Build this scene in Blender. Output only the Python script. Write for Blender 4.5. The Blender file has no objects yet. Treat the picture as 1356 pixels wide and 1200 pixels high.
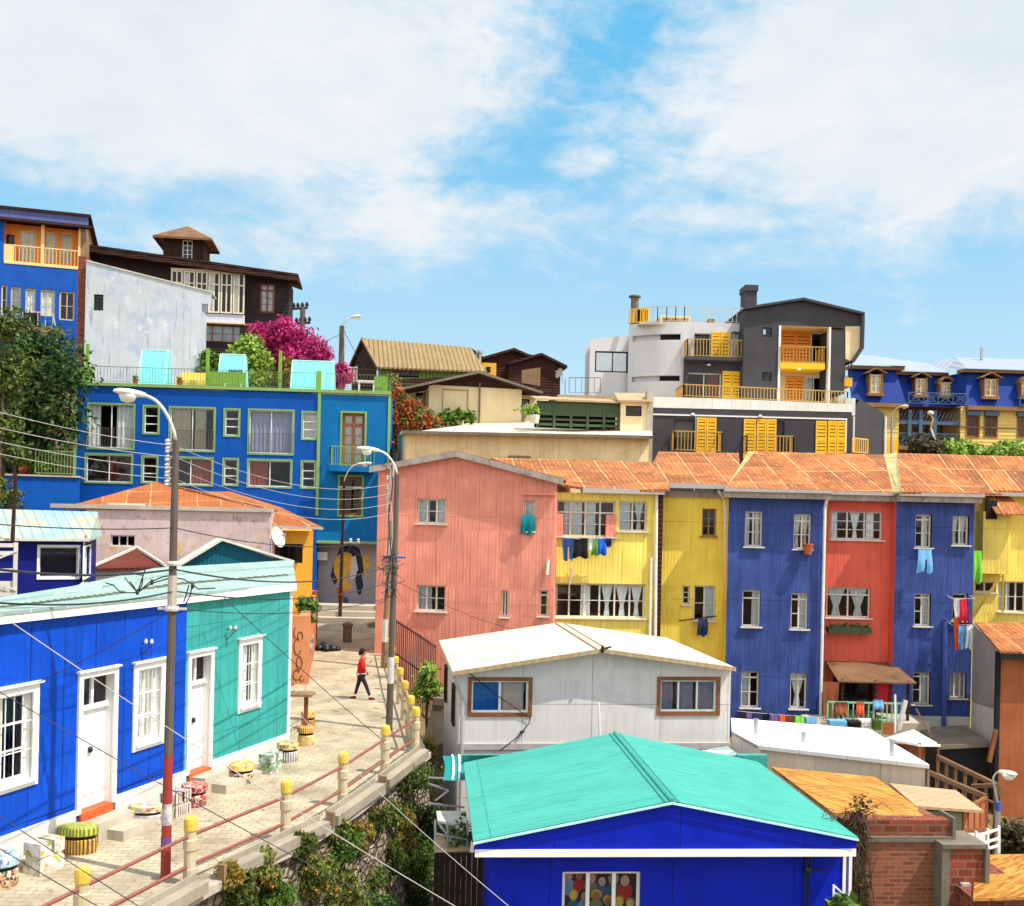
import bpy, bmesh, math, random
from mathutils import Vector as V, Matrix, Quaternion
import numpy as np
RNG = random.Random(7)
SC = bpy.context.scene
COL = SC.collection
# ------------------------------------------------------------------ camera model (used to work out real positions)
FPX, CX, CY, ROLL = 1400.0, 678.0, 686.0, 0.022
cr, sr = math.cos(ROLL), math.sin(ROLL)
def P(x, y, d):
    u = (x-CX)/FPX; v = -(y-CY)/FPX
    return V((d*(u*cr-v*sr), d, d*(u*sr+v*cr)))
CROP = dict(A=(0,260,4.443), B=(230,300,4.287), C=(0,480,3.75), D=(290,480,3.748), E=(440,420,3.988), F=(760,360,3.2286),
            G=(1100,440,4.617), H=(490,590,4.138), I=(720,590,4.139), J=(940,590,3.077), K=(1140,620,3.157), L=(0,690,4.446),
            M=(0,940,4.52), N=(200,740,3.53), O=(380,740,4.2875), Q=(240,960,3.39), R=(560,810,3.077), S=(940,920,3.26), T=(0,0,1))
def q(c, x, y):
    a, b, s = CROP[c]; return (a+x/s, b+y/s)
def PQ(c, x, y, d): return P(*q(c, x, y), d)

# ------------------------------------------------------------------ mesh building
class MB:
    def __init__(s): s.v = []; s.f = []; s.m = []; s.sm = False
    def face(s, pts, mi=0):
        n = len(s.v); s.v += [V(p) for p in pts]; s.f.append(list(range(n, n+len(pts)))); s.m.append(mi); return s
    def mesh(s, vs, fs, mi=0):
        n = len(s.v); s.v += [V(p) for p in vs]
        for f in fs: s.f.append([i+n for i in f]); s.m.append(mi)
        return s
    def slab(s, pts, vec, mi=0, mside=None):
        vec = V(vec); n = len(pts); vs = [V(p) for p in pts]+[V(p)+vec for p in pts]
        s.mesh(vs, [list(range(n)), list(range(2*n-1, n-1, -1))], mi)
        s.mesh(vs, [[i, (i+1) % n, (i+1) % n+n, i+n] for i in range(n)], mi if mside is None else mside)
        return s
    def obox(s, o, a, b, c, mi=0):
        o, a, b, c = V(o), V(a), V(b), V(c)
        return s.slab([o, o+a, o+a+b, o+b], c, mi)
    def box(s, x0, y0, z0, x1, y1, z1, mi=0):
        return s.obox((x0, y0, z0), (x1-x0, 0, 0), (0, y1-y0, 0), (0, 0, z1-z0), mi)
    def tube(s, pts, r, n=6, mi=0, cap=True):
        pts = [V(p) for p in pts]; k = len(pts); rs = r if isinstance(r, (list, tuple)) else [r]*k
        t0 = (pts[1]-pts[0]).normalized(); ref = V((0, 0, 1)) if abs(t0.z) < .9 else V((1, 0, 0))
        a = t0.cross(ref).normalized(); vs = []; fs = []
        for i in range(k):
            t = (pts[min(i+1, k-1)]-pts[max(i-1, 0)]).normalized()
            a = (a-t*a.dot(t)).normalized(); b = t.cross(a)
            for j in range(n):
                w = 2*math.pi*(j+.5)/n; vs.append(pts[i]+(a*math.cos(w)+b*math.sin(w))*rs[i])
        for i in range(k-1):
            for j in range(n): fs.append([i*n+j, i*n+(j+1) % n, (i+1)*n+(j+1) % n, (i+1)*n+j])
        if cap: fs += [list(range(n-1, -1, -1)), list(range((k-1)*n, k*n))]
        return s.mesh(vs, fs, mi)
    def bar(s, p, q_, r, mi=0): return s.tube([p, q_], r, 4, mi)
    def lathe(s, c, prof, n=16, mi=0, sx=1, sy=1, rot=0):
        c = V(c); vs = []; fs = []; k = len(prof)
        for (r, z) in prof:
            for j in range(n):
                w = 2*math.pi*j/n+rot; vs.append(c+V((r*sx*math.cos(w), r*sy*math.sin(w), z)))
        for i in range(k-1):
            for j in range(n): fs.append([i*n+j, i*n+(j+1) % n, (i+1)*n+(j+1) % n, (i+1)*n+j])
        fs += [list(range(n-1, -1, -1)), list(range((k-1)*n, k*n))]
        return s.mesh(vs, fs, mi)
    def build(s, name, mats, parent=None, label=None, cat=None, group=None, kind=None, smooth=False, fixn=True):
        if not s.f: return None
        if parent is not None: org = ORG[parent.name]
        else:
            mn = [min(p[i] for p in s.v) for i in range(3)]; mx = [max(p[i] for p in s.v) for i in range(3)]
            org = V(((mn[0]+mx[0])/2, (mn[1]+mx[1])/2, mn[2]))
        me = bpy.data.meshes.new(name)
        me.from_pydata([tuple(p-org) for p in s.v], [], s.f)
        if not isinstance(mats, (list, tuple)): mats = [mats]
        for m in mats: me.materials.append(m)
        if len(mats) > 1: me.polygons.foreach_set('material_index', s.m)
        if fixn:
            bm = bmesh.new(); bm.from_mesh(me); bmesh.ops.recalc_face_normals(bm, faces=bm.faces); bm.to_mesh(me); bm.free()
        uvl = me.uv_layers.new(name='UVMap'); Z = V((0, 0, 1))
        co = me.vertices
        for pl in me.polygons:
            n = pl.normal
            if abs(n.z) > .999: a = V((1, 0, 0))
            else: a = Z.cross(n).normalized()
            b = n.cross(a)
            for li in pl.loop_indices:
                p = co[me.loops[li].vertex_index].co+org; uvl.data[li].uv = (p.dot(a), p.dot(b))
        if smooth: me.polygons.foreach_set('use_smooth', [True]*len(me.polygons))
        ob = bpy.data.objects.new(name, me); COL.objects.link(ob)
        if parent is not None: ob.parent = parent
        else: ob.location = org
        ORG[ob.name] = org
        return tag(ob, label, cat, group, kind)
ORG = {}
def tag(o, label=None, cat=None, group=None, kind=None):
    if label: o['label'] = label
    if cat: o['category'] = cat
    if group: o['group'] = group
    if kind: o['kind'] = kind
    return o
def thing(name, label, cat, base, group=None):
    o = bpy.data.objects.new(name, None); COL.objects.link(o); o.location = V(base); o.empty_display_size = .3
    ORG[o.name] = V(base); return tag(o, label, cat, group)
def copy_tree(o, loc=None, rotz=None, scale=None, label=None, parent=None):
    c = o.copy(); COL.objects.link(c)
    if parent is not None: c.parent = parent
    if loc is not None: c.location = loc
    if rotz is not None: c.rotation_euler = (0, 0, rotz)
    if scale is not None: c.scale = (scale,)*3
    if label: c['label'] = label
    for ch in list(o.children): copy_tree(ch, parent=c)
    return c

# ------------------------------------------------------------------ vertical wall planes
class Fac:
    def __init__(s, a, b):
        A = P(*a); B = P(*b); s.o = V((A.x, A.y)); t = V((B.x-A.x, B.y-A.y)); s.L = t.length; s.t = t.normalized()
        s.n = V((s.t.y, -s.t.x)); s.b = b
    def uz(s, x, y):
        r = P(x, y, 1); rn = V((r.x, r.y)); k = s.o.dot(s.n)/rn.dot(s.n); p = r*k
        return (V((p.x, p.y))-s.o).dot(s.t), p.z
    def uq(s, c, x, y): return s.uz(*q(c, x, y))
    def rect(s, c, x0, y0, x1, y1):
        X0, Y0 = q(c, x0, y0); X1, Y1 = q(c, x1, y1); xm, ym = (X0+X1)/2, (Y0+Y1)/2
        return (s.uz(X0, ym)[0], s.uz(xm, Y1)[1], s.uz(X1, ym)[0], s.uz(xm, Y0)[1])
    def pt(s, u, z, n=0):
        w = s.o+s.t*u+s.n*n; return V((w.x, w.y, z))
    def box(s, mb, u0, z0, u1, z1, n0, n1, mi=0):
        p = s.pt(u0, z0, n0); q1 = s.pt(u1, z0, n0)-p; q2 = s.pt(u0, z0, n1)-p
        return mb.obox(p, q1, q2, (0, 0, z1-z0), mi)
    def off(s, n):
        f = Fac.__new__(Fac); f.o = s.o+s.n*n; f.t = s.t; f.n = s.n; f.L = s.L; return f
def clip(poly, out):
    res = poly; m = len(out)
    area = sum(out[i][0]*out[(i+1) % m][1]-out[(i+1) % m][0]*out[i][1] for i in range(m))
    if area < 0: out = out[::-1]
    for i in range(m):
        a, b = out[i], out[(i+1) % m]; inp = res; res = []
        if not inp: return []
        def sd(p): return (b[0]-a[0])*(p[1]-a[1])-(b[1]-a[1])*(p[0]-a[0])
        for j in range(len(inp)):
            p, r = inp[j], inp[(j+1) % len(inp)]; dp, dr = sd(p), sd(r)
            if dp >= -1e-9: res.append(p)
            if (dp > 1e-9 and dr < -1e-9) or (dp < -1e-9 and dr > 1e-9):
                t = dp/(dp-dr); res.append((p[0]+(r[0]-p[0])*t, p[1]+(r[1]-p[1])*t))
    return res
def wallface(mb, fc, out, holes=(), mi=0, n=0, reveal=.14, mr=None):
    us = sorted({round(x, 4) for x in [p[0] for p in out]+[h[i] for h in holes for i in (0, 2)]})
    zs = sorted({round(x, 4) for x in [p[1] for p in out]+[h[i] for h in holes for i in (1, 3)]})
    for i in range(len(us)-1):
        for j in range(len(zs)-1):
            cu, cz = (us[i]+us[i+1])/2, (zs[j]+zs[j+1])/2
            if any(h[0] < cu < h[2] and h[1] < cz < h[3] for h in holes): continue
            pg = clip([(us[i], zs[j]), (us[i+1], zs[j]), (us[i+1], zs[j+1]), (us[i], zs[j+1])], list(out))
            if len(pg) > 2: mb.face([fc.pt(u, z, n) for u, z in pg], mi)
    for (a, b, c, d) in holes:
        for (e, g) in (((a, b), (c, b)), ((c, b), (c, d)), ((c, d), (a, d)), ((a, d), (a, b))):
            mb.face([fc.pt(*e, n), fc.pt(*g, n), fc.pt(*g, n-reveal), fc.pt(*e, n-reveal)], mi if mr is None else mr)
def rectpoly(a, b, c, d): return [(a, b), (c, b), (c, d), (a, d)]
def sides(mb, fc, u0, u1, z0, zl, zr, depth, mi=0, n=0, zb=None):
    """side and back walls behind a front from u0 to u1; zl, zr: top at each end"""
    mb.face([fc.pt(u0, z0, n), fc.pt(u0, zl, n), fc.pt(u0, zl, n-depth), fc.pt(u0, z0, n-depth)], mi)
    mb.face([fc.pt(u1, z0, n), fc.pt(u1, zr, n), fc.pt(u1, zr, n-depth), fc.pt(u1, z0, n-depth)], mi)
    mb.face([fc.pt(u0, z0, n-depth), fc.pt(u1, z0, n-depth), fc.pt(u1, zr, n-depth), fc.pt(u0, zl, n-depth)], mi)
    ceil_(mb, fc, u0, u1, min(zl, zr)-.04, depth, mi, n)
def ceil_(mb, fc, u0, u1, z, depth, mi=0, n=0):
    mb.face([fc.pt(u0, z, n-.02), fc.pt(u1, z, n-.02), fc.pt(u1, z, n-depth), fc.pt(u0, z, n-depth)], mi)

def curtain_mesh(fc, u0, z0, u1, z1, n, shape='full'):
    mb = MB(); k = max(8, int((u1-u0)/.045)); ph = RNG.random()*6
    tops = []; bots = []
    for i in range(k+1):
        t = i/k; w = .022*math.sin(t*k*1.3+ph)+.012*math.sin(t*k*.5+ph*2)
        ut = u0+(u1-u0)*t
        if shape == 'tied':   # gathered towards the middle at half height
            a = fc.pt(ut, z1, n+w); c = u0+(u1-u0)*(.5+(t-.5)*.28); b = fc.pt(c, z0+(z1-z0)*.35, n+w*.5); e = fc.pt(u0+(u1-u0)*(.5+(t-.5)*.5), z0, n+w)
            tops.append((a, b, e))
        else: tops.append((fc.pt(ut, z1, n+w), fc.pt(ut+.01*math.sin(ph+t*9), (z0+z1)/2, n+w*1.2), fc.pt(ut+.02*math.sin(ph+t*5), z0, n+w*1.4)))
    for i in range(k):
        for j in range(2): mb.face([tops[i][j], tops[i+1][j], tops[i+1][j+1], tops[i][j+1]])
    return mb
def window(h, fc, r, fm, nx=2, nz=3, fw=.05, mw=.03, mu=.05, inset=.1, sill=None, cur=None, cm=None, sur=None, sm=None, trans=None,
           n=0, name='window', lab=None, open_=None, glass=None):
    """a real window: frame, bars, pane, curtain, sill; r=(u0,z0,u1,z1) is its opening in the wall"""
    u0, z0, u1, z1 = r; mb = MB(); N0, N1 = n-inset-.05, n-inset+.01
    f = lambda a, b, c, d, e=N0, g=N1, mi=0: fc.box(mb, a, b, c, d, e, g, mi)
    f(u0, z0, u0+fw, z1); f(u1-fw, z0, u1, z1); f(u0+fw, z0, u1-fw, z0+fw); f(u0+fw, z1-fw, u1-fw, z1)
    zt = z1-fw
    if trans:
        zt = z1-(z1-z0)*trans; f(u0+fw, zt-mu/2, u1-fw, zt+mu/2)
        zt -= mu/2
    for i in range(1, nx):
        c = u0+(u1-u0)*i/nx; f(c-mu/2, z0+fw, c+mu/2, zt); 
        if trans: f(c-mu/2, zt+mu, c+mu/2, z1-fw)
    segs = [(u0+(u1-u0)*i/nx+(fw if i == 0 else mu/2), u0+(u1-u0)*(i+1)/nx-(fw if i == nx-1 else mu/2)) for i in range(nx)]
    for i in range(1, nz):
        c = z0+fw+(zt-z0-fw)*i/nz
        for (a, b) in segs: f(a, c-mw/2, b, c+mw/2, N0+.012, N1-.012)
    mats = [fm]
    if sur:
        mats.append(sm or fm); e = .035
        f(u0-sur, z0-sur, u0, z1+sur, n-.03, n+e, 1); f(u1, z0-sur, u1+sur, z1+sur, n-.03, n+e, 1)
        f(u0, z1, u1, z1+sur, n-.03, n+e, 1); f(u0, z0-sur, u1, z0, n-.03, n+e, 1)
    w = mb.build(name, mats, h, lab)
    g = MB(); g.face([fc.pt(u0+fw*.5, z0+fw*.5, (N0+N1)/2), fc.pt(u1-fw*.5, z0+fw*.5, (N0+N1)/2), fc.pt(u1-fw*.5, z1-fw*.5, (N0+N1)/2), fc.pt(u0+fw*.5, z1-fw*.5, (N0+N1)/2)])
    g.build('pane', glass or M['glass'], w)
    if sill:
        s = MB(); fc.box(s, u0-.08, z0-.06, u1+.08, z0-.004, n-inset, n+sill); s.build('sill', sm or fm, w)
    if cur:
        cm = cm or M['curtain']
        for (a, b, sh) in cur:
            curtain_mesh(fc, u0+(u1-u0)*a, z0+.03, u0+(u1-u0)*b, z1-.03, N0-.07, sh).build('curtain', cm, w)
    return w
def rail(mb, pts, h, step=.12, r=.012, rt=.022, base=.06, mi=0, mi2=None):
    """balustrade along a polyline of floor points"""
    mi2 = mi if mi2 is None else mi2; up = V((0, 0, 1))
    for a, b in zip(pts[:-1], pts[1:]):
        a, b = V(a), V(b); L = (b-a).length; k = max(1, int(L/step))
        mb.bar(a+up*h, b+up*h, rt, mi2); mb.bar(a+up*base, b+up*base, rt*.7, mi2)
        for i in range(k+1):
            p = a+(b-a)*(i/k); mb.bar(p+up*base, p+up*h, r if 0 < i < k else rt, mi)
def leafmesh(blobs, n, size, seed=1, droop=0, flat=.3):
    """leaf-sized faces spread through lumpy volumes; returns MB"""
    rg = np.random.default_rng(seed); mb = MB()
    vol = np.array([b[1][0]*b[1][1]*b[1][2] for b in blobs])**.75; vol /= vol.sum()
    vs = []; fs = []
    for bi, (c, r) in enumerate(blobs):
        k = int(n*vol[bi])+1
        d = rg.normal(size=(k, 3)); d /= np.linalg.norm(d, axis=1)[:, None]
        rad = rg.random(k)**.45*(1+.18*np.sin(d[:, 0]*5+bi)*np.cos(d[:, 2]*6+bi*2)+.1*rg.normal(size=k))
        p = np.array(c)+d*rad[:, None]*np.array(r)
        a = rg.normal(size=(k, 3)); a /= np.linalg.norm(a, axis=1)[:, None]
        nn = d*.7+np.array([0, 0, .5])+rg.normal(size=(k, 3))*.6
        b = np.cross(nn, a); b /= np.linalg.norm(b, axis=1)[:, None]+1e-6
        s = size*(.6+.8*rg.random(k))[:, None]
        a2 = np.cross(b, nn); a2 /= np.linalg.norm(a2, axis=1)[:, None]+1e-6
        q0 = p-a2*s*.5; q1 = p+b*s*.32; q2 = p+a2*s*.6-np.array([0, 0, droop])*s; q3 = p-b*s*.32
        base = len(vs)
        arr = np.stack([q0, q1, q2, q3], 1).reshape(-1, 3)
        vs += arr.tolist(); fs += [[base+4*i, base+4*i+1, base+4*i+2, base+4*i+3] for i in range(k)]
    mb.v = [V(x) for x in vs]; mb.f = fs; mb.m = [0]*len(fs)
    return mb
def blobs_in(c, r, k, br, seed):
    rg = random.Random(seed); out = []
    while len(out) < k:
        x, y, z = (rg.uniform(-1, 1) for _ in range(3))
        if x*x+y*y+z*z > 1: continue
        s = br*rg.uniform(.6, 1.25); out.append(((c[0]+x*r[0], c[1]+y*r[1], c[2]+z*r[2]), (s*rg.uniform(.8, 1.3), s*rg.uniform(.8, 1.3), s*rg.uniform(.7, 1.05))))
    return out
def plant(name, label, cat, base, blobs, n, size, leafmat, barkmat, seed=1, trunk_r=.12, group=None, partname='crown', droop=0):
    """trunk with limbs into the crown's clumps, and a crown of leaves"""
    t = thing(name, label, cat, base, group); base = V(base)
    mb = MB(); rg = random.Random(seed); cen = sum((V(b[0]) for b in blobs), V((0, 0, 0)))/len(blobs)
    fork = base+(cen-base)*.45
    mb.tube([base-V((0, 0, .3)), base+(fork-base)*.5+V((rg.uniform(-.1, .1), 0, 0)), fork], [trunk_r, trunk_r*.8, trunk_r*.65], 7)
    for b in blobs[:14]:
        e = V(b[0]); mb.tube([fork, fork+(e-fork)*.55+V((0, 0, .1)), e], [trunk_r*.5, trunk_r*.3, trunk_r*.12], 5)
    mb.build('trunk', barkmat, t)
    leafmesh(blobs, n, size, seed, droop).build(partname, leafmat, t, fixn=False)
    return t
# ------------------------------------------------------------------ materials
M = {}
def lin(r, g, b):
    f = lambda c: (c/255/12.92) if c/255 <= .04045 else ((c/255+.055)/1.055)**2.4
    return (f(r), f(g), f(b))
class NT:
    def __init__(s, name):
        s.m = bpy.data.materials.new(name); s.m.use_nodes = True; s.t = s.m.node_tree; s.t.nodes.clear()
        s.out = s.n('ShaderNodeOutputMaterial')
    def n(s, typ, **k):
        o = s.t.nodes.new(typ)
        for a, b in k.items(): setattr(o, a, b)
        return o
    def l(s, a, b): s.t.links.new(a, b)
    def setin(s, sock, v):
        if hasattr(v, 'is_output'): s.l(v, sock)
        else:
            if isinstance(v, (tuple, list)) and len(v) == 3 and sock.type == 'RGBA': v = (*v, 1)
            sock.default_value = v
    def math(s, op, a, b=0, c=0, clamp=False):
        o = s.n('ShaderNodeMath', operation=op, use_clamp=clamp)
        for i, v in enumerate((a, b, c)): s.setin(o.inputs[i], v)
        return o.outputs[0]
    def mix(s, fac, a, b, blend='MIX'):
        o = s.n('ShaderNodeMix', data_type='RGBA', blend_type=blend); s.setin(o.inputs[0], fac); s.setin(o.inputs[6], a); s.setin(o.inputs[7], b); return o.outputs[2]
    def map(s, vec, scale=(1, 1, 1), loc=(0, 0, 0), rot=(0, 0, 0)):
        o = s.n('ShaderNodeMapping'); s.l(vec, o.inputs[0]); o.inputs['Scale'].default_value = scale; o.inputs['Location'].default_value = loc; o.inputs['Rotation'].default_value = rot; return o.outputs[0]
    def noise(s, vec, scale, detail=4, rough=.55, dist=0):
        o = s.n('ShaderNodeTexNoise'); s.l(vec, o.inputs['Vector']); o.inputs['Scale'].default_value = scale; o.inputs['Detail'].default_value = detail
        o.inputs['Roughness'].default_value = rough; o.inputs['Distortion'].default_value = dist; return o.outputs[0]
    def ramp(s, f, a, b):
        o = s.n('ShaderNodeMapRange'); s.l(f, o.inputs[0]); o.inputs[1].default_value = a; o.inputs[2].default_value = b; return o.outputs[0]
    def uv(s): return s.n('ShaderNodeTexCoord').outputs['UV']
    def obj(s): return s.n('ShaderNodeTexCoord').outputs['Object']
    def bsdf(s, col, rough=.6, metal=0, normal=None, spec=.35):
        o = s.n('ShaderNodeBsdfPrincipled'); s.setin(o.inputs['Base Color'], col); s.setin(o.inputs['Roughness'], rough); o.inputs['Metallic'].default_value = metal
        o.inputs['Specular IOR Level'].default_value = spec
        if normal: s.l(normal, o.inputs['Normal'])
        return o.outputs[0]
    def bump(s, h, strength=.3, dist=.02, prev=None):
        o = s.n('ShaderNodeBump'); o.inputs['Strength'].default_value = strength; o.inputs['Distance'].default_value = dist; s.l(h, o.inputs['Height'])
        if prev: s.l(prev, o.inputs['Normal'])
        return o.outputs[0]
    def done(s, sh): s.l(sh, s.out.inputs[0]); return s.m
def surf(name, rgb, rough=.6, metal=0, var=.18, streak=.2, stain=None, sheet=None, corr=None, grain=.15, spec=.16, bumpn=.15, vscale=1.0, joint=None):
    """paint / plaster / sheet metal. rgb is sRGB 0-255. corr=(period m, depth m); sheet=(w,h,joint rgb,joint width,variation); stain=(rgb, threshold, scale, softness)"""
    t = NT(name); uv = t.uv(); base = lin(*rgb); col = base
    dark = tuple(c*(1-var*1.6) for c in base); lite = tuple(min(1, c*(1+var)+.002) for c in base)
    col = t.mix(t.ramp(t.noise(uv, .9*vscale, 5, .6), .3, .7), dark, lite)
    if sheet:
        w, h, jc, jw, jv = sheet[:5]
        b = t.n('ShaderNodeTexBrick'); t.l(t.map(uv, (1, 1, 1)), b.inputs['Vector']); b.offset = 0 if len(sheet) < 6 else .5
        b.inputs['Color1'].default_value = (1-jv, 1-jv, 1-jv, 1); b.inputs['Color2'].default_value = (1+jv, 1+jv, 1+jv, 1); b.inputs['Mortar'].default_value = (1, 1, 1, 1)
        b.inputs['Scale'].default_value = 1; b.inputs['Brick Width'].default_value = w; b.inputs['Row Height'].default_value = h; b.inputs['Mortar Size'].default_value = jw; b.inputs['Mortar Smooth'].default_value = .3
        col = t.mix(1, col, b.outputs[0], 'MULTIPLY')
        if jc:
            jn = t.ramp(t.noise(uv, 1.7, 4), .34, .5)
            col = t.mix(t.math('MULTIPLY', b.outputs[1], jn), col, lin(*jc))
    if streak:
        sn = t.ramp(t.noise(t.map(uv, (7, .35, 1)), 1, 5, .65), .47, .66)
        col = t.mix(t.math('MULTIPLY', sn, streak), col, tuple(c*.45 for c in base))
        sn2 = t.ramp(t.noise(t.map(uv, (9, .5, 1), (3, 7, 0)), 1, 4, .6), .5, .8)
        col = t.mix(t.math('MULTIPLY', sn2, streak*.7), col, tuple(min(1, c*1.35+.008) for c in base))
    if stain:
        for st in (stain if isinstance(stain, list) else [stain]):
            sc, th, s_, so = st[0], st[1], st[2], st[3]; sx = st[4] if len(st) > 4 else (1, 1, 1)
            col = t.mix(t.ramp(t.noise(t.map(uv, sx, (th*37, s_*5, 0)), s_, 6, .68), th, th+so), col, lin(*sc))
    nrm = None
    if grain:
        col = t.mix(t.math('MULTIPLY', t.ramp(t.noise(uv, 28, 3), .35, .75), grain), col, tuple(c*.6 for c in base))
    if corr:
        per, dep = corr[0], corr[1]
        sx = t.n('ShaderNodeSeparateXYZ'); t.l(uv, sx.inputs[0])
        axis = sx.outputs[1] if len(corr) > 2 and corr[2] == 'h' else sx.outputs[0]
        wv = t.math('SINE', t.math('MULTIPLY', axis, 2*math.pi/per))
        if len(corr) > 3 and corr[3] == 'board':
            wv = t.math('POWER', t.math('ABSOLUTE', wv), .25)
        nrm = t.bump(wv, 1, dep)
    if bumpn: nrm = t.bump(t.noise(uv, 14, 5, .6), bumpn, .02, nrm)
    M[name] = t.done(t.bsdf(col, rough, metal, nrm, spec)); return M[name]
def plain(name, rgb, rough=.5, metal=0, spec=.4, var=.12):
    t = NT(name); o = t.obj(); b = lin(*rgb)
    col = t.mix(t.ramp(t.noise(o, 6, 4), .3, .7), tuple(c*(1-var) for c in b), tuple(min(1, c*(1+var)) for c in b))
    M[name] = t.done(t.bsdf(col, rough, metal, None, spec)); return M[name]
def leaf(name, a, b, c=None, cthr=.6):
    t = NT(name); g = t.n('ShaderNodeNewGeometry'); o = t.obj()
    col = t.mix(g.outputs['Random Per Island'], lin(*a), lin(*b))
    col = t.mix(t.ramp(t.noise(o, .9, 3), .35, .65), t.mix(1, col, (.55, .6, .5), 'MULTIPLY'), col)
    if c: col = t.mix(t.ramp(t.noise(t.map(o, (1, 1, 1), (5, 3, 1)), 1.1, 4), cthr, cthr+.08), col, lin(*c))
    d = t.bsdf(col, .55, 0, None, .3); tr = t.n('ShaderNodeBsdfTranslucent'); t.setin(tr.inputs[0], col)
    ms = t.n('ShaderNodeMixShader'); ms.inputs[0].default_value = .3; t.l(d, ms.inputs[1]); t.l(tr.outputs[0], ms.inputs[2])
    M[name] = t.done(ms.outputs[0]); return M[name]
def flower(name, a, b, fl, thr):
    t = NT(name); g = t.n('ShaderNodeNewGeometry'); o = t.obj(); r = g.outputs['Random Per Island']
    col = t.mix(r, lin(*a), lin(*b)); fz = t.math('MULTIPLY', t.math('GREATER_THAN', t.math('FRACT', t.math('MULTIPLY', r, 17.3)), thr), t.ramp(t.noise(o, 2.2, 2), .45, .5))
    col = t.mix(fz, col, t.mix(t.math('FRACT', t.math('MULTIPLY', r, 91.7)), lin(*fl), lin(236, 170, 60))); d = t.bsdf(col, .6, 0, None, .2); tr = t.n('ShaderNodeBsdfTranslucent'); t.setin(tr.inputs[0], col)
    ms = t.n('ShaderNodeMixShader'); ms.inputs[0].default_value = .25; t.l(d, ms.inputs[1]); t.l(tr.outputs[0], ms.inputs[2]); M[name] = t.done(ms.outputs[0])
def glass(name, tint=(.85, .9, .9), refl=.0):
    t = NT(name); tr = t.n('ShaderNodeBsdfTransparent'); t.setin(tr.inputs[0], tint); gl = t.n('ShaderNodeBsdfGlossy'); gl.inputs['Roughness'].default_value = .03
    lw = t.n('ShaderNodeFresnel'); lw.inputs[0].default_value = 1.5
    nb = t.bump(t.noise(t.uv(), 1.3, 2), .05, .05); t.l(nb, gl.inputs['Normal'])
    f = t.math('ADD', lw.outputs[0], refl, clamp=True); ms = t.n('ShaderNodeMixShader'); t.l(f, ms.inputs[0]); t.l(tr.outputs[0], ms.inputs[1]); t.l(gl.outputs[0], ms.inputs[2])
    M[name] = t.done(ms.outputs[0])
def mosaic(name, cols, scale=14, kind='voronoi', grout=(215, 205, 190)):
    t = NT(name); o = t.obj(); v = t.n('ShaderNodeTexVoronoi'); t.l(o, v.inputs['Vector']); v.inputs['Scale'].default_value = scale
    r = t.n('ShaderNodeValToRGB'); r.color_ramp.interpolation = 'CONSTANT'; el = r.color_ramp.elements
    while len(el) < len(cols): el.new(.5)
    for i, c in enumerate(cols): el[i].position = i/len(cols); el[i].color = (*lin(*c), 1)
    sx = t.n('ShaderNodeSeparateXYZ'); t.l(v.outputs['Color'], sx.inputs[0])
    if kind == 'stripe':
        so = t.n('ShaderNodeSeparateXYZ'); t.l(o, so.inputs[0]); an = t.math('ARCTAN2', so.outputs[1], so.outputs[0])
        t.l(t.math('FRACT', t.math('MULTIPLY', an, scale)), r.inputs[0]); col = r.outputs[0]
    else:
        t.l(sx.outputs[0], r.inputs[0]); e = t.n('ShaderNodeTexVoronoi', feature='DISTANCE_TO_EDGE'); t.l(o, e.inputs['Vector']); e.inputs['Scale'].default_value = scale
        col = t.mix(t.ramp(e.outputs[0], .02, .07), lin(*grout), r.outputs[0])
    col = t.mix(t.math('MULTIPLY', t.ramp(t.noise(o, 6, 5), .42, .7), .6), col, (.13, .1, .075))
    M[name] = t.done(t.bsdf(col, .45)); return M[name]

glass('glass'); glass('glass_dark', (.35, .4, .42), .03); glass('glass_sky', (.3, .4, .45), .35)
C01 = (.11, .006)
surf('blue_house', (2, 72, 190), corr=(.14, .0022, 'v'), sheet=(.86, 1.9, (6, 30, 110), .016, .09), streak=.4, var=.12)
surf('teal_house', (58, 158, 152), corr=(.14, .0022), sheet=(.86, 2.6, (30, 115, 110), .012, .06), streak=.3, var=.1)
surf('white_paint', (224, 220, 210), var=.08, streak=.2, stain=[((150, 138, 118), .58, 1.5, .2), ((120, 108, 92), .66, 4, .1)])
surf('white_clean', (236, 235, 230), var=.03, streak=.03, rough=.45)
surf('white_old', (205, 198, 186), var=.1, streak=.2, stain=((120, 100, 80), .58, 3, .15))
surf('mint_roof', (148, 172, 165), corr=(.25, .004), var=.08, streak=.15, sheet=(.9, 1.8, (205, 225, 215), .012, .05), stain=((190, 170, 140), .66, 1.2, .12), rough=.5)
surf('dark_teal', (14, 84, 104), corr=(.12, .006), var=.06, streak=.12)
surf('street', (178, 165, 140), sheet=(.3, .16, (128, 114, 92), .01, .09, 1), var=.2, streak=0, stain=[((128, 114, 92), .52, .7, .2), ((186, 174, 148), .58, .4, .15), ((96, 88, 72), .6, 1.7, .1), ((80, 72, 60), .64, 4.5, .08), ((200, 192, 176), .7, .9, .03)], rough=.9, bumpn=.3)
surf('concrete', (186, 176, 158), var=.16, streak=.2, stain=((110, 98, 82), .6, 1.8, .15), rough=.9, bumpn=.35)
surf('concrete_dark', (120, 110, 98), var=.2, streak=.3, rough=.9)
surf('post_concrete', (198, 182, 148), var=.1, streak=.2, rough=.85, stain=((140, 118, 88), .6, 4, .1))
surf('yellow_cap', (220, 188, 76), var=.1, streak=.25, stain=((190, 150, 60), .6, 6, .1)); plain('rust_pipe', (136, 78, 64), .6)
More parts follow.
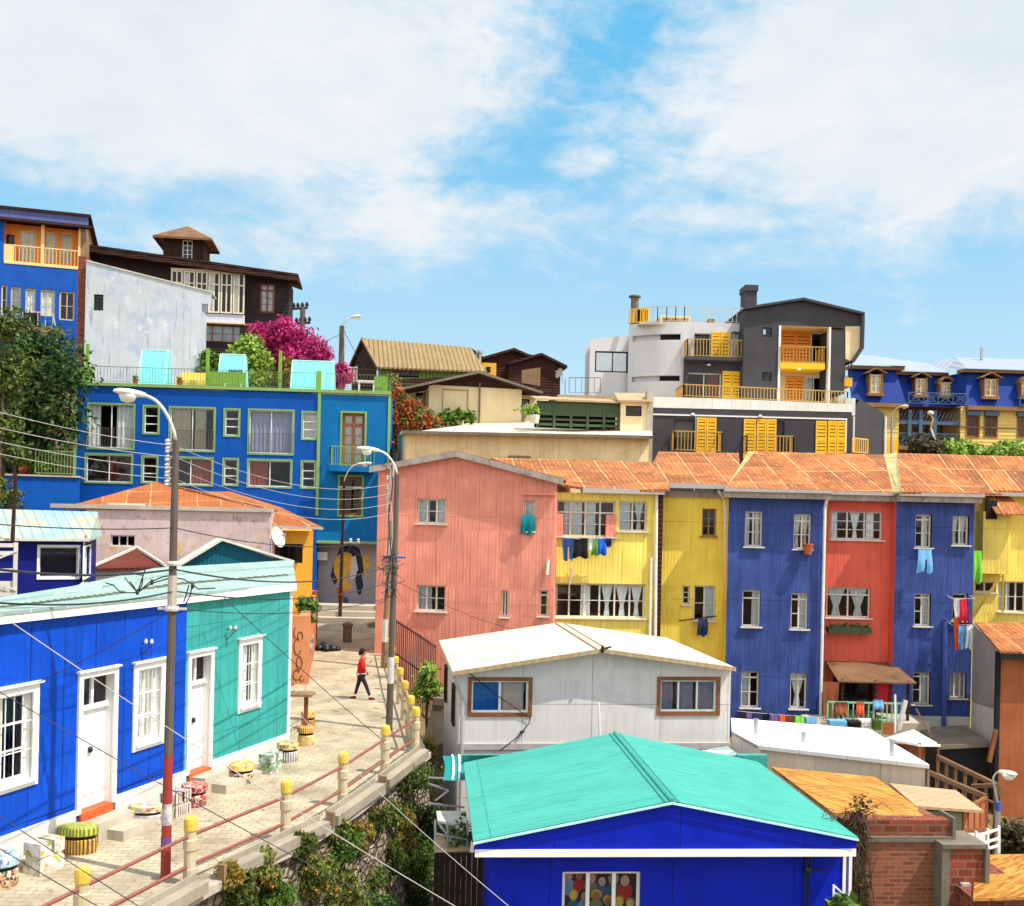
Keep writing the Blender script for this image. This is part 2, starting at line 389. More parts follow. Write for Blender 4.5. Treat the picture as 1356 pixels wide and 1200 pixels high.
surf('big_blue', (4, 82, 172), corr=(.16, .0008), var=.1, streak=.16, sheet=(3, 2.7, (8, 56, 140), .01, .03))
surf('big_blue_teal', (2, 108, 170), var=.12, streak=.16)
plain('green_trim', (128, 165, 92), .6); plain('olive_green', (120, 165, 60), .6); plain('turq', (120, 216, 218), .5); plain('turq_pale', (188, 232, 226), .5)
surf('pink_wall', (205, 180, 176), var=.1, streak=.2, stain=[((206, 164, 86), .6, 1.1, .05), ((160, 130, 122), .56, 2.5, .12), ((120, 96, 92), .62, 3.0, .06, (5, .4, 1)), ((224, 206, 198), .58, .7, .2)], rough=.9)
RUST = dict(rough=.75, spec=.2)
surf('orange_roof', (170, 102, 54), sheet=(1.3, 2.6, (208, 170, 122), .034, .26), stain=[((128, 78, 54), .48, .8, .2), ((190, 150, 110), .62, .9, .1), ((88, 56, 42), .6, 3.6, .12), ((200, 170, 130), .66, .5, .06), ((196, 150, 106), .58, 2.4, .06, (5, .7, 1)), ((110, 66, 46), .6, 1.8, .05, (7, .5, 1))], var=.3, corr=(.22, .014), **RUST)
surf('rust_brown', (120, 88, 62), stain=[((84, 58, 44), .52, 1.3, .2), ((160, 112, 70), .6, 1.1, .1)], var=.2, corr=(.2, .005), **RUST)
surf('orange_roof_dark', (162, 92, 48), sheet=(.9, 1.6, (206, 160, 108), .025, .12), stain=[((120, 64, 44), .54, 1.3, .2), ((190, 140, 90), .66, 1.1, .08)], var=.15, corr=(.2, .005), **RUST)
surf('valley_tin', (196, 178, 128), corr=(.2, .03), stain=[((150, 96, 56), .52, 1.6, .2)], var=.2, **RUST)
surf('brick_roof', (100, 46, 36), var=.2, corr=(.2, .01), stain=((90, 60, 50), .6, 3, .1), rough=.8)
surf('coral', (232, 148, 126), corr=(.3, .012, 'v', 'board'), sheet=(.9, 3.6, (186, 96, 78), .009, .05), var=.12, streak=.42, stain=((206, 92, 78), .58, .45, .25))
surf('red_coral', (226, 100, 78), corr=(.3, .012, 'v', 'board'), var=.09, streak=.26, stain=((190, 70, 60), .62, .7, .2))
surf('yellow', (250, 220, 106), corr=(.3, .012, 'v', 'board'), sheet=(.9, 3.4, (186, 146, 50), .009, .05), var=.12, streak=.36, stain=((214, 160, 40), .58, .5, .25))
surf('yellow_deep', (255, 214, 84), corr=(.3, .012, 'v', 'board'), sheet=(30, 3.4, (170, 120, 30), .012, 0), var=.1, streak=.26, stain=((206, 140, 26), .58, .5, .25))
surf('indigo', (60, 80, 144), corr=(.3, .01, 'v', 'board'), sheet=(30, 3.3, (36, 44, 110), .02, 0), var=.2, streak=.65, stain=[((40, 48, 120), .55, .7, .25), ((96, 104, 170), .68, 1.6, .1), ((150, 150, 170), .76, 2.5, .05)])
surf('house_white', (212, 208, 202), sheet=(1.9, 2.5, (160, 150, 140), .014, .03), var=.06, streak=.22, stain=((180, 172, 164), .64, 1.2, .2))
surf('cream_roof', (224, 212, 186), var=.1, streak=.28, sheet=(1.1, 3.0, (176, 156, 124), .014, .05), corr=(.11, .003), stain=[((206, 182, 142), .58, .9, .15), ((168, 146, 112), .66, 2.4, .08, (5, .6, 1))], rough=.5)
surf('turq_roof', (70, 162, 148), corr=(.22, .003), var=.07, streak=.24, sheet=(2.4, 50, (30, 130, 116), .014, .06), stain=[((30, 140, 126), .58, 2.6, .05, (7, .45, 1)), ((48, 150, 130), .6, .6, .25)], rough=.5)
surf('royal', (4, 34, 180), sheet=(2.3, 30, (4, 16, 110), .014, .05), var=.14, streak=.2, stain=[((10, 22, 130), .56, .8, .25), ((40, 66, 190), .66, 3.0, .08, (4, .6, 1))], rough=.5)
surf('wood_brown', (140, 88, 56), var=.2, streak=.4, rough=.8); surf('wood_dark', (62, 40, 32), var=.2, streak=.4, corr=(.16, .01, 'h'), rough=.85)
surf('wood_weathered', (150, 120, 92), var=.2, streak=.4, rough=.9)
surf('white_roof', (232, 230, 222), var=.06, streak=.18, sheet=(1.2, 40, (190, 184, 172), .014, .03), stain=[((206, 198, 182), .58, .8, .15), ((176, 166, 148), .66, 2.0, .1, (4, .7, 1))], rough=.5)
surf('rust_yellow', (192, 136, 58), corr=(.25, .01), stain=[((156, 92, 34), .5, 1.1, .1, (1, 5, 1)), ((214, 176, 104), .56, 1.6, .1, (.6, 7, 1)), ((112, 70, 34), .6, 2.3, .08, (.8, 6, 1)), ((128, 78, 26), .54, 2.6, .04, (.5, 5, 1)), ((226, 186, 110), .6, 3.1, .04, (.5, 5, 1))], var=.2, sheet=(1.0, 2.2, (160, 110, 50), .012, .06), **RUST)
surf('tan_roof', (178, 152, 118), corr=(.25, .006), var=.1, streak=.2, stain=((180, 150, 110), .58, 1.2, .2), rough=.7)
t = NT('brick'); uv = t.uv(); b = t.n('ShaderNodeTexBrick'); t.l(uv, b.inputs['Vector']); b.inputs['Color1'].default_value = (*lin(142, 84, 62), 1); b.inputs['Color2'].default_value = (*lin(104, 56, 44), 1)
b.inputs['Mortar'].default_value = (*lin(132, 100, 78), 1); b.inputs['Scale'].default_value = 1; b.inputs['Brick Width'].default_value = .26; b.inputs['Row Height'].default_value = .085; b.inputs['Mortar Size'].default_value = .012; b.inputs['Bias'].default_value = -.1
c_ = t.mix(t.ramp(t.noise(uv, 1.2, 5), .58, .85), b.outputs[0], lin(128, 96, 72)); M['brick'] = t.done(t.bsdf(c_, .9, 0, t.bump(b.outputs[1], -.6, .02), .15))
t = NT('brick_large'); uv = t.uv(); b = t.n('ShaderNodeTexBrick'); t.l(uv, b.inputs['Vector']); b.inputs['Color1'].default_value = (*lin(140, 68, 50), 1); b.inputs['Color2'].default_value = (*lin(96, 46, 38), 1)
b.inputs['Mortar'].default_value = (*lin(126, 92, 72), 1); b.inputs['Scale'].default_value = 1; b.inputs['Brick Width'].default_value = .3; b.inputs['Row Height'].default_value = .15; b.inputs['Mortar Size'].default_value = .018
c_ = t.mix(t.ramp(t.noise(uv, 1.4, 5), .5, .75), b.outputs[0], lin(110, 70, 54)); M['brick_large'] = t.done(t.bsdf(c_, .9, 0, t.bump(b.outputs[1], -.6, .02), .15))
t = NT('stone'); uv = t.uv(); dv = t.map(uv, (1, 1.3, 1)); v = t.n('ShaderNodeTexVoronoi'); t.l(dv, v.inputs['Vector']); v.inputs['Scale'].default_value = 4.6; e = t.n('ShaderNodeTexVoronoi', feature='DISTANCE_TO_EDGE'); t.l(dv, e.inputs['Vector']); e.inputs['Scale'].default_value = 4.6
sx = t.n('ShaderNodeSeparateXYZ'); t.l(v.outputs['Color'], sx.inputs[0]); c_ = t.mix(sx.outputs[0], lin(112, 100, 84), lin(186, 174, 154)); c_ = t.mix(t.ramp(t.noise(uv, 6, 5), .4, .7), c_, lin(104, 92, 76)); c_ = t.mix(t.ramp(e.outputs[0], .02, .09), lin(98, 88, 72), c_)
M['stone'] = t.done(t.bsdf(c_, .95, 0, t.bump(t.ramp(e.outputs[0], 0, .2), .9, .08), .15))
surf('charcoal', (72, 70, 74), var=.08, streak=.06, grain=.1, rough=.8); surf('charcoal_board', (66, 64, 70), corr=(.3, .012, 'v', 'board'), var=.06, streak=.05, rough=.7)
surf('light_grey', (206, 206, 208), var=.04, streak=.08, rough=.8); surf('cream_wall', (240, 214, 164), var=.1, streak=.3, stain=((210, 160, 90), .52, .7, .25), rough=.9)
surf('cream_gable', (234, 212, 168), var=.06, streak=.12, rough=.85)
plain('shutter', (246, 186, 28), .5); plain('shutter_shaded', (240, 150, 36), .5); plain('rail_yellow', (188, 146, 66), .5); plain('black_frame', (28, 28, 30), .4)  # orange tone: yellow recess shutters with the recess shade put into the colour
surf('brown_house', (70, 40, 36), var=.2, streak=.35, corr=(.2, .012, 'h'), rough=.85); surf('black_house', (54, 46, 44), var=.25, streak=.35, corr=(.18, .012, 'h'), rough=.85)
surf('tin_tan', (150, 126, 86), corr=(.32, .05), var=.1, streak=.25, rough=.6); surf('grey_tin', (158, 152, 148), corr=(.16, .02), var=.12, streak=.25, rough=.5)
surf('white_weathered', (192, 198, 204), var=.06, streak=.16, stain=[((140, 164, 204), .53, .5, .2), ((128, 134, 142), .56, 1.2, .16, (3, .35, 1)), ((222, 222, 220), .6, .8, .1)], rough=.9)
surf('tl_blue', (24, 84, 176), var=.1, streak=.25, sheet=(1.5, 9, (20, 60, 130), .012, .08)); surf('purple_fascia', (92, 98, 150), var=.1, streak=.3); surf('loggia_orange', (240, 150, 70), var=.08, streak=.15); surf('loggia_yellow', (240, 204, 136), var=.06, streak=.1)
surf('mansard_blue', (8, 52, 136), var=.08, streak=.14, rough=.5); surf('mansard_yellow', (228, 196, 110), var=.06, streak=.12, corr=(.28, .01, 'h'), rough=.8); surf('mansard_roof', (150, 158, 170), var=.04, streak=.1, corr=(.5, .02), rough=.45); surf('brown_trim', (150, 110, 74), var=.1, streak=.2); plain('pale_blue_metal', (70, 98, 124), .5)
surf('hut_blue', (14, 24, 112), var=.08, streak=.14); surf('hut_roof', (150, 190, 186), corr=(.3, .04), var=.08, streak=.2, stain=((214, 168, 122), .46, .6, .2), rough=.5)
surf('orange_wall', (238, 172, 56), var=.08, streak=.15); surf('earth_orange', (166, 98, 62), var=.14, streak=.3, stain=((150, 80, 50), .56, .8, .2), rough=.95)
surf('graffiti_wall', (196, 128, 86), var=.14, streak=.2, stain=((150, 96, 66), .58, 1.6, .15), rough=.9); surf('mural_base', (170, 166, 168), var=.08, streak=.12, rough=.9)
plain('navy', (24, 32, 62)); plain('mural_yellow', (226, 172, 60)); plain('mural_orange', (204, 104, 44)); plain('mural_white', (214, 206, 196)); plain('mural_grey', (150, 146, 150)); plain('mural_blue', (40, 84, 150))
surf('pole_grey', (98, 88, 80), var=.12, streak=.3, rough=.8); plain('pole_white', (200, 196, 188), .6); plain('pole_red', (150, 50, 40), .6); plain('pole_blue', (60, 80, 150)); plain('steel', (170, 172, 176), .4, .6); plain('lamp_head', (228, 222, 206), .4); plain('lamp_lens', (236, 232, 220), .25); plain('wire', (46, 46, 50), .6); plain('wire_pale', (176, 172, 166), .6)
plain('curtain', (238, 236, 234), .9); plain('curtain_blue', (30, 90, 170), .9); plain('curtain_grey', (150, 152, 176), .9); plain('curtain_pink', (206, 176, 166), .9); plain('curtain_dark', (70, 56, 70), .9); plain('curtain_cream', (214, 206, 178), .9); plain('curtain_red', (150, 70, 60), .9)
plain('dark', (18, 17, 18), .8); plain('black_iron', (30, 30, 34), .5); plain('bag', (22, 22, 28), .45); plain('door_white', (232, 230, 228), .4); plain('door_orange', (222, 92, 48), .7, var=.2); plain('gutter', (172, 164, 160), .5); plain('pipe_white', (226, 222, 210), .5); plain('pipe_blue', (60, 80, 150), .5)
surf('earth', (120, 96, 70), var=.3, streak=0, stain=[((80, 84, 48), .5, .35, .2), ((150, 126, 96), .6, .8, .15)], rough=1, bumpn=.6)
for nm, c in dict(cl_denim=(60, 90, 150), cl_black=(26, 26, 32), cl_white=(228, 226, 222), cl_green=(90, 140, 60), cl_blue=(30, 90, 200), cl_teal=(20, 120, 130), cl_sky=(110, 170, 220), cl_red=(196, 40, 60), cl_orange=(222, 90, 50), cl_navy=(36, 48, 80), cl_purple=(110, 80, 130), cl_brown=(150, 84, 52), cl_lime=(120, 200, 60), skin=(176, 122, 94), shirt=(206, 34, 30), trousers=(44, 40, 48), shoes=(130, 30, 36), hair=(34, 24, 22), planter=(60, 70, 50), pot=(176, 90, 60), green_rail=(130, 190, 150), white_plastic=(232, 230, 226), sofa=(232, 206, 110), dish=(206, 200, 190), awning=(20, 130, 130)).items(): plain(nm, c, .85, 0, .2)
leaf('leaf_dark', (34, 64, 28), (74, 106, 40), (124, 122, 44), .62); leaf('leaf_mid', (64, 100, 36), (120, 150, 56)); leaf('leaf_bright', (100, 146, 46), (182, 204, 92)); leaf('leaf_magenta', (186, 30, 110), (226, 66, 150), (120, 30, 70), .62)
leaf('leaf_red', (190, 72, 46), (204, 118, 62), (112, 112, 52), .47); leaf('leaf_dry', (120, 124, 56), (196, 158, 70), (70, 92, 44), .5); leaf('leaf_olive', (62, 86, 36), (118, 130, 54), (176, 126, 50), .68)
flower('leaf_flower', (70, 92, 40), (134, 140, 64), (222, 84, 50), .94); surf('beam_concrete', (158, 148, 130), var=.16, streak=.25, rough=.9, stain=((140, 126, 106), .58, 2.2, .15), bumpn=.3)
plain('veranda_cream', (226, 212, 184), .6); plain('lilac_panel', (206, 206, 222), .6); plain('rail_olive', (96, 104, 74), .6); plain('loft_green', (64, 84, 58), .8); plain('sage_wall', (120, 134, 104), .8)
plain('bark', (92, 74, 58), .9); plain('twig', (150, 116, 80), .9)
mosaic('mo_blue', [(150, 196, 216), (226, 226, 222), (90, 140, 190)], 9); mosaic('mo_orange', [(206, 120, 50), (226, 206, 170), (80, 50, 40)], 16); mosaic('mo_dots', [(226, 222, 210), (226, 222, 210), (150, 170, 70), (222, 170, 60), (226, 222, 210)], 9)
mosaic('mo_gy', [(196, 196, 60), (110, 130, 50)], 4, 'stripe'); mosaic('mo_yb', [(226, 170, 50), (90, 60, 40)], 4, 'stripe'); mosaic('mo_flower', [(206, 206, 110), (222, 222, 214), (190, 190, 180), (206, 120, 80)], 14); mosaic('mo_grey', [(180, 176, 184), (150, 140, 150), (214, 206, 190)], 10)
mosaic('mo_dark', [(226, 222, 214), (70, 50, 46), (196, 180, 170)], 3.5, 'stripe'); mosaic('mo_red', [(176, 50, 44), (196, 70, 50), (140, 44, 40)], 9); mosaic('mo_sun', [(240, 180, 50), (230, 140, 40), (244, 206, 90)], 10); mosaic('mo_bw', [(226, 220, 206), (40, 36, 34), (206, 160, 60)], 17)
mosaic('mo_pastel', [(150, 190, 170), (222, 220, 226), (160, 120, 180), (110, 150, 90)], 10); mosaic('mo_brown', [(196, 160, 70), (150, 110, 60), (222, 190, 110)], 12); mosaic('mo_ws', [(226, 224, 216), (120, 120, 130)], 4, 'stripe'); mosaic('mo_ry', [(190, 50, 40), (236, 200, 110)], 4, 'stripe'); mosaic('mo_yel', [(226, 176, 60), (240, 200, 90)], 10)
plain('twig_dark', (84, 64, 48), .9); leaf('leaf_dim', (58, 56, 34), (104, 88, 52))
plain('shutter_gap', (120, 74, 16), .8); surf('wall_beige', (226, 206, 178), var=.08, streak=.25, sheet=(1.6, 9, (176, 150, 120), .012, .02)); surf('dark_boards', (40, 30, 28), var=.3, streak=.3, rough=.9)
surf('eaves_grey', (168, 156, 146), var=.2, streak=.45, stain=((104, 92, 84), .55, 3, .12)); surf('frame_worn', (218, 210, 196), var=.1, streak=.3, stain=((140, 124, 104), .58, 5, .12))
# ------------------------------------------------------------------ camera, sun, sky
cam = bpy.data.cameras.new('camera'); co = bpy.data.objects.new('camera', cam); COL.objects.link(co); SC.camera = co
cam.sensor_width = 36; cam.sensor_fit = 'HORIZONTAL'; cam.lens = 36*FPX/1356; cam.shift_y = 86/1356; cam.clip_start = .5; cam.clip_end = 5000
co.matrix_world = Matrix(((cr, -sr, 0, 0), (0, 0, -1, 0), (sr, cr, 0, 0), (0, 0, 0, 1)))
SUN_AZ, SUN_EL = V((.92, -.39)).normalized(), math.radians(58)
tosun = V((SUN_AZ.x*math.cos(SUN_EL), SUN_AZ.y*math.cos(SUN_EL), math.sin(SUN_EL)))
sl = bpy.data.lights.new('sun', 'SUN'); sl.energy = 4.7; sl.angle = math.radians(.5); sl.color = (1, .94, .84)
so = bpy.data.objects.new('sun', sl); COL.objects.link(so); so.rotation_euler = tosun.to_track_quat('Z', 'Y').to_euler()
W = bpy.data.worlds.new('World'); SC.world = W; W.use_nodes = True
t = NT.__new__(NT); t.t = W.node_tree; t.t.nodes.clear(); t.out = t.n('ShaderNodeOutputWorld')
sky = t.n('ShaderNodeTexSky', sky_type='NISHITA'); sky.sun_disc = False; sky.sun_elevation = SUN_EL; sky.sun_rotation = math.atan2(SUN_AZ.x, SUN_AZ.y)
sky.air_density = 1.0; sky.dust_density = .6; sky.ozone_density = 2.0
tc = t.n('ShaderNodeTexCoord').outputs['Generated']; sx = t.n('ShaderNodeSeparateXYZ'); t.l(tc, sx.inputs[0])
az = t.math('ARCTAN2', sx.outputs[0], sx.outputs[1]); el = t.math('ARCSINE', sx.outputs[2])
n1 = t.noise(t.map(tc, (1, 1, 1.7)), 5.5, 9, .58, .6); n2 = t.noise(t.map(tc, (1, 1, 2.2), (3, 1, 2)), 14, 7, .6, .8)
n3 = t.noise(t.map(tc, (1, 1, 1.8), (7, 2, 5)), 34, 8, .66, .5)
nz = t.math('ADD', t.math('MULTIPLY', t.math('SUBTRACT', n1, .5), 2.0), t.math('ADD', t.math('MULTIPLY', t.math('SUBTRACT', n2, .5), 1.1), t.math('MULTIPLY', t.math('SUBTRACT', n3, .5), .75)))
BL = [(150, 50, 470, 150, 1.2), (470, 115, 190, 88, 1.0), (100, 190, 280, 62, .8), (1260, 80, 300, 170, 1.25), (1030, 80, 105, 85, .8), (1260, 220, 190, 75, .85), (500, 284, 400, 70, .62), (940, 288, 150, 34, .6), (748, 212, 62, 34, .56),
      (620, 20, 120, 40, .55), (1050, 345, 110, 18, .42), (300, 320, 220, 44, .6), (1330, 285, 120, 55, .6), (380, 345, 380, 40, .36), (950, 330, 380, 55, .4)]
dens = None
for (bx, by, rx, ry, amp) in BL:
    a0 = math.atan2(bx-CX, FPX); e0 = math.atan2((CY-by)+.022*(CX-bx)*-1, math.hypot(FPX, bx-CX))
    da = t.math('MULTIPLY', t.math('SUBTRACT', az, a0), FPX/rx); de = t.math('MULTIPLY', t.math('SUBTRACT', el, e0), FPX/ry)
    r2 = t.math('ADD', t.math('MULTIPLY', da, da), t.math('MULTIPLY', de, de))
    g = t.math('MULTIPLY', t.math('EXPONENT', t.math('MULTIPLY', r2, -.75)), amp)
    dens = g if dens is None else t.math('MAXIMUM', dens, g)
# beyond the part of the sky in view: scattered clouds all round, and overhead
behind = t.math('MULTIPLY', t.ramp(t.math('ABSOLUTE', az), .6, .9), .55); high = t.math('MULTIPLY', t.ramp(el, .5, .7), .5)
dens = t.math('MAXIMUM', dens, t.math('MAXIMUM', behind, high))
cl = t.math('ADD', dens, t.math('MULTIPLY', nz, .46))
cf = t.n('ShaderNodeMapRange', interpolation_type='SMOOTHSTEP'); t.l(cl, cf.inputs[0]); cf.inputs[1].default_value = .22; cf.inputs[2].default_value = .74
shade = t.ramp(t.math('ADD', t.math('MULTIPLY', t.math('SUBTRACT', n1, .5), 1.6), t.math('MULTIPLY', t.math('SUBTRACT', n2, .5), .9)), -.35, .3)
SKY_S = .10
white = t.mix(shade, (6.0, 6.8, 7.3), (7.2, 7.5, 7.7))
white = t.mix(t.math('MAXIMUM', t.ramp(t.math('ABSOLUTE', az), .7, 1.2), t.ramp(el, .5, .9)), white, (14, 13.8, 13.5))   # unseen cloud overhead and behind, brightened as added fill light
hz = t.math('POWER', t.math('SUBTRACT', 1, t.math('MAXIMUM', el, 0), clamp=True), 7)
blue = t.mix(1, sky.outputs[0], (.95, 1.5, 1.62), 'MULTIPLY')
blue = t.mix(.85, blue, t.mix(t.ramp(el, .07, .37), (5.5, 7.0, 7.8), (1.2, 4.7, 7.4)))
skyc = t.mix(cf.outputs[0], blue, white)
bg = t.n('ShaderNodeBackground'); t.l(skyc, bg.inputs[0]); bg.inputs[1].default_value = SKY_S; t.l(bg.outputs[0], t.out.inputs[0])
VS = SC.view_settings; VS.view_transform = 'Standard'; VS.look = 'None'; VS.exposure = .3; VS.gamma = 1
SC.render.engine = 'CYCLES'; SC.cycles.use_denoising = True; SC.cycles.max_bounces = 8; SC.cycles.transparent_max_bounces = 12

# ------------------------------------------------------------------ terrain
CP = [(-9, 19, -7.4), (-7, 30, -7.2), (-8, 45, -6.8), (-14, 20, -7), (-14, 40, -6.6), (-6, 14, -8), (-1, 18, -10.5), (2, 20, -10.5), (5, 28, -10), (0, 32, -9.8), (-1, 38, -8.6), (12, 25, -10.5), (18, 30, -11.5),
      (10, 42, -9.4), (2, 44, -9), (18, 42, -11), (24, 38, -11.5), (28, 44, -11.5), (-12, 57, -6.4), (-3, 60, -5), (5, 60, 0), (-2, 66, 4), (4, 68, 4.5), (12, 66, 1), (20, 68, -1), (30, 75, 0), (-20, 66, 6.5), (-25, 78, 9), (-15, 75, 8.5), (-3, 78, 9.5), (10, 85, 6),
      (-29, 52, -2), (-24, 44, -6), (-36, 62, 5), (-30, 70, 8), (45, 80, 0), (42, 45, -9), (40, 20, -11), (-40, 20, -7), (0, 0, -12), (0, -40, -12), (60, -20, -12), (-60, -20, -10), (-70, 60, 2), (90, 60, -4), (0, 130, 4), (-80, 130, 6), (90, 130, 0), (0, 260, -4)]
CPA = np.array(CP)
def terr(x, y):
    d2 = (CPA[:, 0]-x)**2+(CPA[:, 1]-y)**2+1.5; w = 1/d2**2; return float((w*CPA[:, 2]).sum()/w.sum())
xs = [-3000, -900, -300, -160]+list(np.arange(-110, 111, 2.5))+[160, 300, 900, 3000]; ys = [-3000, -600, -150, -60]+list(np.arange(-30, 141, 2.5))+[180, 260, 500, 1200, 4000]
mb = MB(); vs = [V((x, y, terr(x, y)+.25*math.sin(x*1.3+y*.7)*math.cos(y*1.1))) for y in ys for x in xs]; nx = len(xs)
mb.mesh(vs, [[j*nx+i, j*nx+i+1, (j+1)*nx+i+1, (j+1)*nx+i] for j in range(len(ys)-1) for i in range(nx-1)])
mb.build('terrain', M['earth'], kind='structure', smooth=True)

# ------------------------------------------------------------------ street
ZS = [(8, -6.75), (14, -6.62), (19, -6.48), (28, -6.25), (35, -6.1), (54, -5.6), (60, -5.45)]
def zs(d):
    for (a, za), (b, zb) in zip(ZS[:-1], ZS[1:]):
        if d <= b: return za+(zb-za)*(d-a)/(b-a)
    return ZS[-1][1]
def G(x, y):
    """the point of the street under a line of sight"""
    d = 30.0; k = P(x, y, 1).z
    for _ in range(40): d = .5*d+.5*zs(d)/k
    return P(x, y, d)
def GQ(c, x, y): return G(*q(c, x, y))
EDGE = [(-7.05, 13.5), (-5.32, 18.5), (-4.1, 21), (-3.45, 23.1), (-2.85, 25.8), (-2.3, 28.1), (-2.6, 29.6), (-3.0, 31.9), (-3.4, 34.3), (-3.8, 36.6), (-4.2, 39.1), (-4.5, 40.9), (-5.0, 44), (-5.2, 48), (-5.2, 55)]
def edge_x(d):
    for (xa, a), (xb, b) in zip(EDGE[:-1], EDGE[1:]):
        if d <= b: return xa+(xb-xa)*(d-a)/(b-a)
    return EDGE[-1][0]
LEFT = [(10, -11.9), (18.5, -9.1), (28, -6.0), (28.6, -8.6), (36.9, -8.2), (37, -7.5), (48.6, -9.3), (56, -12)]
def left_x(d):
    for (a, xa), (b, xb) in zip(LEFT[:-1], LEFT[1:]):
        if d <= b: return xa+(xb-xa)*(d-a)/(b-a)
    return LEFT[-1][1]
mb = MB(); ds = sorted(set([13.5]+[d for _, d in EDGE]+[d for d, _ in LEFT if d > 13.5]+list(np.arange(14, 54.1, 1.0)))); ds = [d for d in ds if d <= 54]
for a, b in zip(ds[:-1], ds[1:]):
    la, lb = left_x(a), left_x(b); ra, rb = edge_x(a), edge_x(b); K = 6
    for k in range(K):
        t0, t1 = k/K, (k+1)/K
        mb.face([(la+(ra-la)*t0, a, zs(a)), (la+(ra-la)*t1, a, zs(a)), (lb+(rb-lb)*t1, b, zs(b)), (lb+(rb-lb)*t0, b, zs(b))])
mb.build('street', M['street'], kind='structure', smooth=True, fixn=False)
# retaining wall under the outer edge of the street, with its concrete kerb
rw = thing('retaining_wall', 'tall rough stone retaining wall holding up the paved street, with a pale concrete kerb', 'wall', (EDGE[3][0], EDGE[3][1], -10.5))
mb = MB(); mk = MB()
for (xa, a), (xb, b) in zip(EDGE[:-1], EDGE[1:]):
    dv = V((xb-xa, b-a, 0)); L = dv.length; tv = dv/L; nv = V((tv.y, -tv.x, 0)); k = max(1, int(L/1.0))
    for i in range(k):
        for j in range(4):
            def wp(s, h):
                y = a+(b-a)*s; p = V((xa+(xb-xa)*s, y, zs(y)-.12-h)); bul = .12*math.sin(p.x*3+p.y*2.3+h*4)*(1 if 0 < s < 1 else 0)
                return p+nv*(.12+h*.16+bul*min(1, h))
            s0, s1 = i/k, (i+1)/k; h0, h1 = j*1.2, (j+1)*1.2
            mb.face([wp(s0, h0), wp(s1, h0), wp(s1, h1), wp(s0, h1)])
    z0, z1 = zs(a), zs(b); A = V((xa, a, z0)); B = V((xb, b, z1))
    w = .3 if b < 29 else .18
    mk.slab([A-nv*.04, B-nv*.04, B+nv*w, A+nv*w], (0, 0, -.16)); 
mb.build('stone_face', M['stone'], rw, smooth=True); mk.build('coping', M['concrete'], rw)
# precast beams lying along the kerb
beam0 = None
for i, (fx0, d0, d1) in enumerate([(0, 14.2, 18.2), (0, 18.8, 21.6), (0, 21.9, 24.4), (0, 24.7, 27.6)]):
    A = V((edge_x(d0), d0, zs(d0))); B = V((edge_x(d1), d1, zs(d1))); tv = (B-A).normalized(); nv = V((tv.y, -tv.x, 0)).normalized(); L = (B-A).length
    bt = thing('kerb_beam', ['white concrete beam on the street edge, nearest the painted stools', 'white concrete beam on the street edge, below the post with the peeling cap', 'white concrete beam on the street edge above the yellow flowers', 'white concrete beam on the street edge, last before the railing bends'][i], 'beam', A+nv*.3, 'white beams along the street edge')
    mb = MB(); mb.obox(A+nv*.16+V((0, 0, -.02)), tv*L, nv*.24, (0, 0, .2)); mb.obox(A+nv*.1+V((0, 0, -.02)), tv*L, nv*.05, (0, 0, .3)); mb.build('beam_body', M['beam_concrete'], bt)
    mb = MB(); mb.obox(A-tv*.12+nv*.2+V((0, 0, -.02)), tv*.08, nv*.14, (0, 0, .3)); mb.build('end_block', M['wood_weathered'], bt)
# railing posts with yellow caps
def post_proto(label, p):
    t_ = thing('railing_post', label, 'post', p, 'yellow capped posts of the street railing')
    mb = MB(); mb.lathe(p, [(.115, -.3), (.115, .28), (.105, .3), (.105, .6), (.125, .61), (.125, .78), (.1, .8), (.1, .98)], 12); mb.build('post_shaft', M['post_concrete'], t_, smooth=False)
    mb = MB(); mb.lathe(p, [(.112, .94), (.117, .96), (.117, 1.08), (.108, 1.15), (.075, 1.18), (.03, 1.19)], 12); mb.build('post_cap', M['yellow_cap'], t_)
    return t_
PD = [15.9, 18.4, 20.8, 23.1, 25.8, 28.05, 29.6, 31.9, 34.3, 36.6, 39.1, 41.2, 44]
PL = ['yellow capped railing post closest to the painted stools, cut off by the photo edge', 'yellow capped railing post just past the foot of the tall brown lamp pole', 'yellow capped railing post in the middle of the straight sunny railing', 'yellow capped railing post between the middle post and the grey lamp pole',
      'yellow capped railing post standing at the foot of the tall grey lamp pole', 'yellow capped railing post at the bend of the railing', 'first yellow capped post beyond the bend of the railing', 'second yellow capped post beyond the bend of the railing', 'third yellow capped post beyond the bend of the railing',
      'fourth yellow capped post beyond the bend of the railing', 'fifth yellow capped post beyond the bend of the railing', 'sixth yellow capped post beyond the bend, behind the grey lamp pole', 'last yellow capped post of the railing, by the thin wooden pole']
p0 = None; posts = []
for d, lb in zip(PD, PL):
    x = edge_x(d)-.12; p = V((x, d, zs(d)))
    if p0 is None: p0 = post_proto(lb, p)
    else: copy_tree(p0, p, rotz=RNG.uniform(0, 3), label=lb)
    posts.append(p)
for k, (h, lb) in enumerate(((.86, 'upper rusty red handrail pipe running through the yellow capped posts'), (.34, 'lower rusty red pipe of the street railing, near the kerb'))):
    mb = MB(); pp = [posts[0]+(posts[0]-posts[1])*1.4]+posts
    mb.tube([p+V((0, 0, h+.012*math.sin(i*2.1))) for i, p in enumerate(pp)], .032, 7); mb.build('handrail', M['rust_pipe'], None, lb, 'handrail', smooth=True)
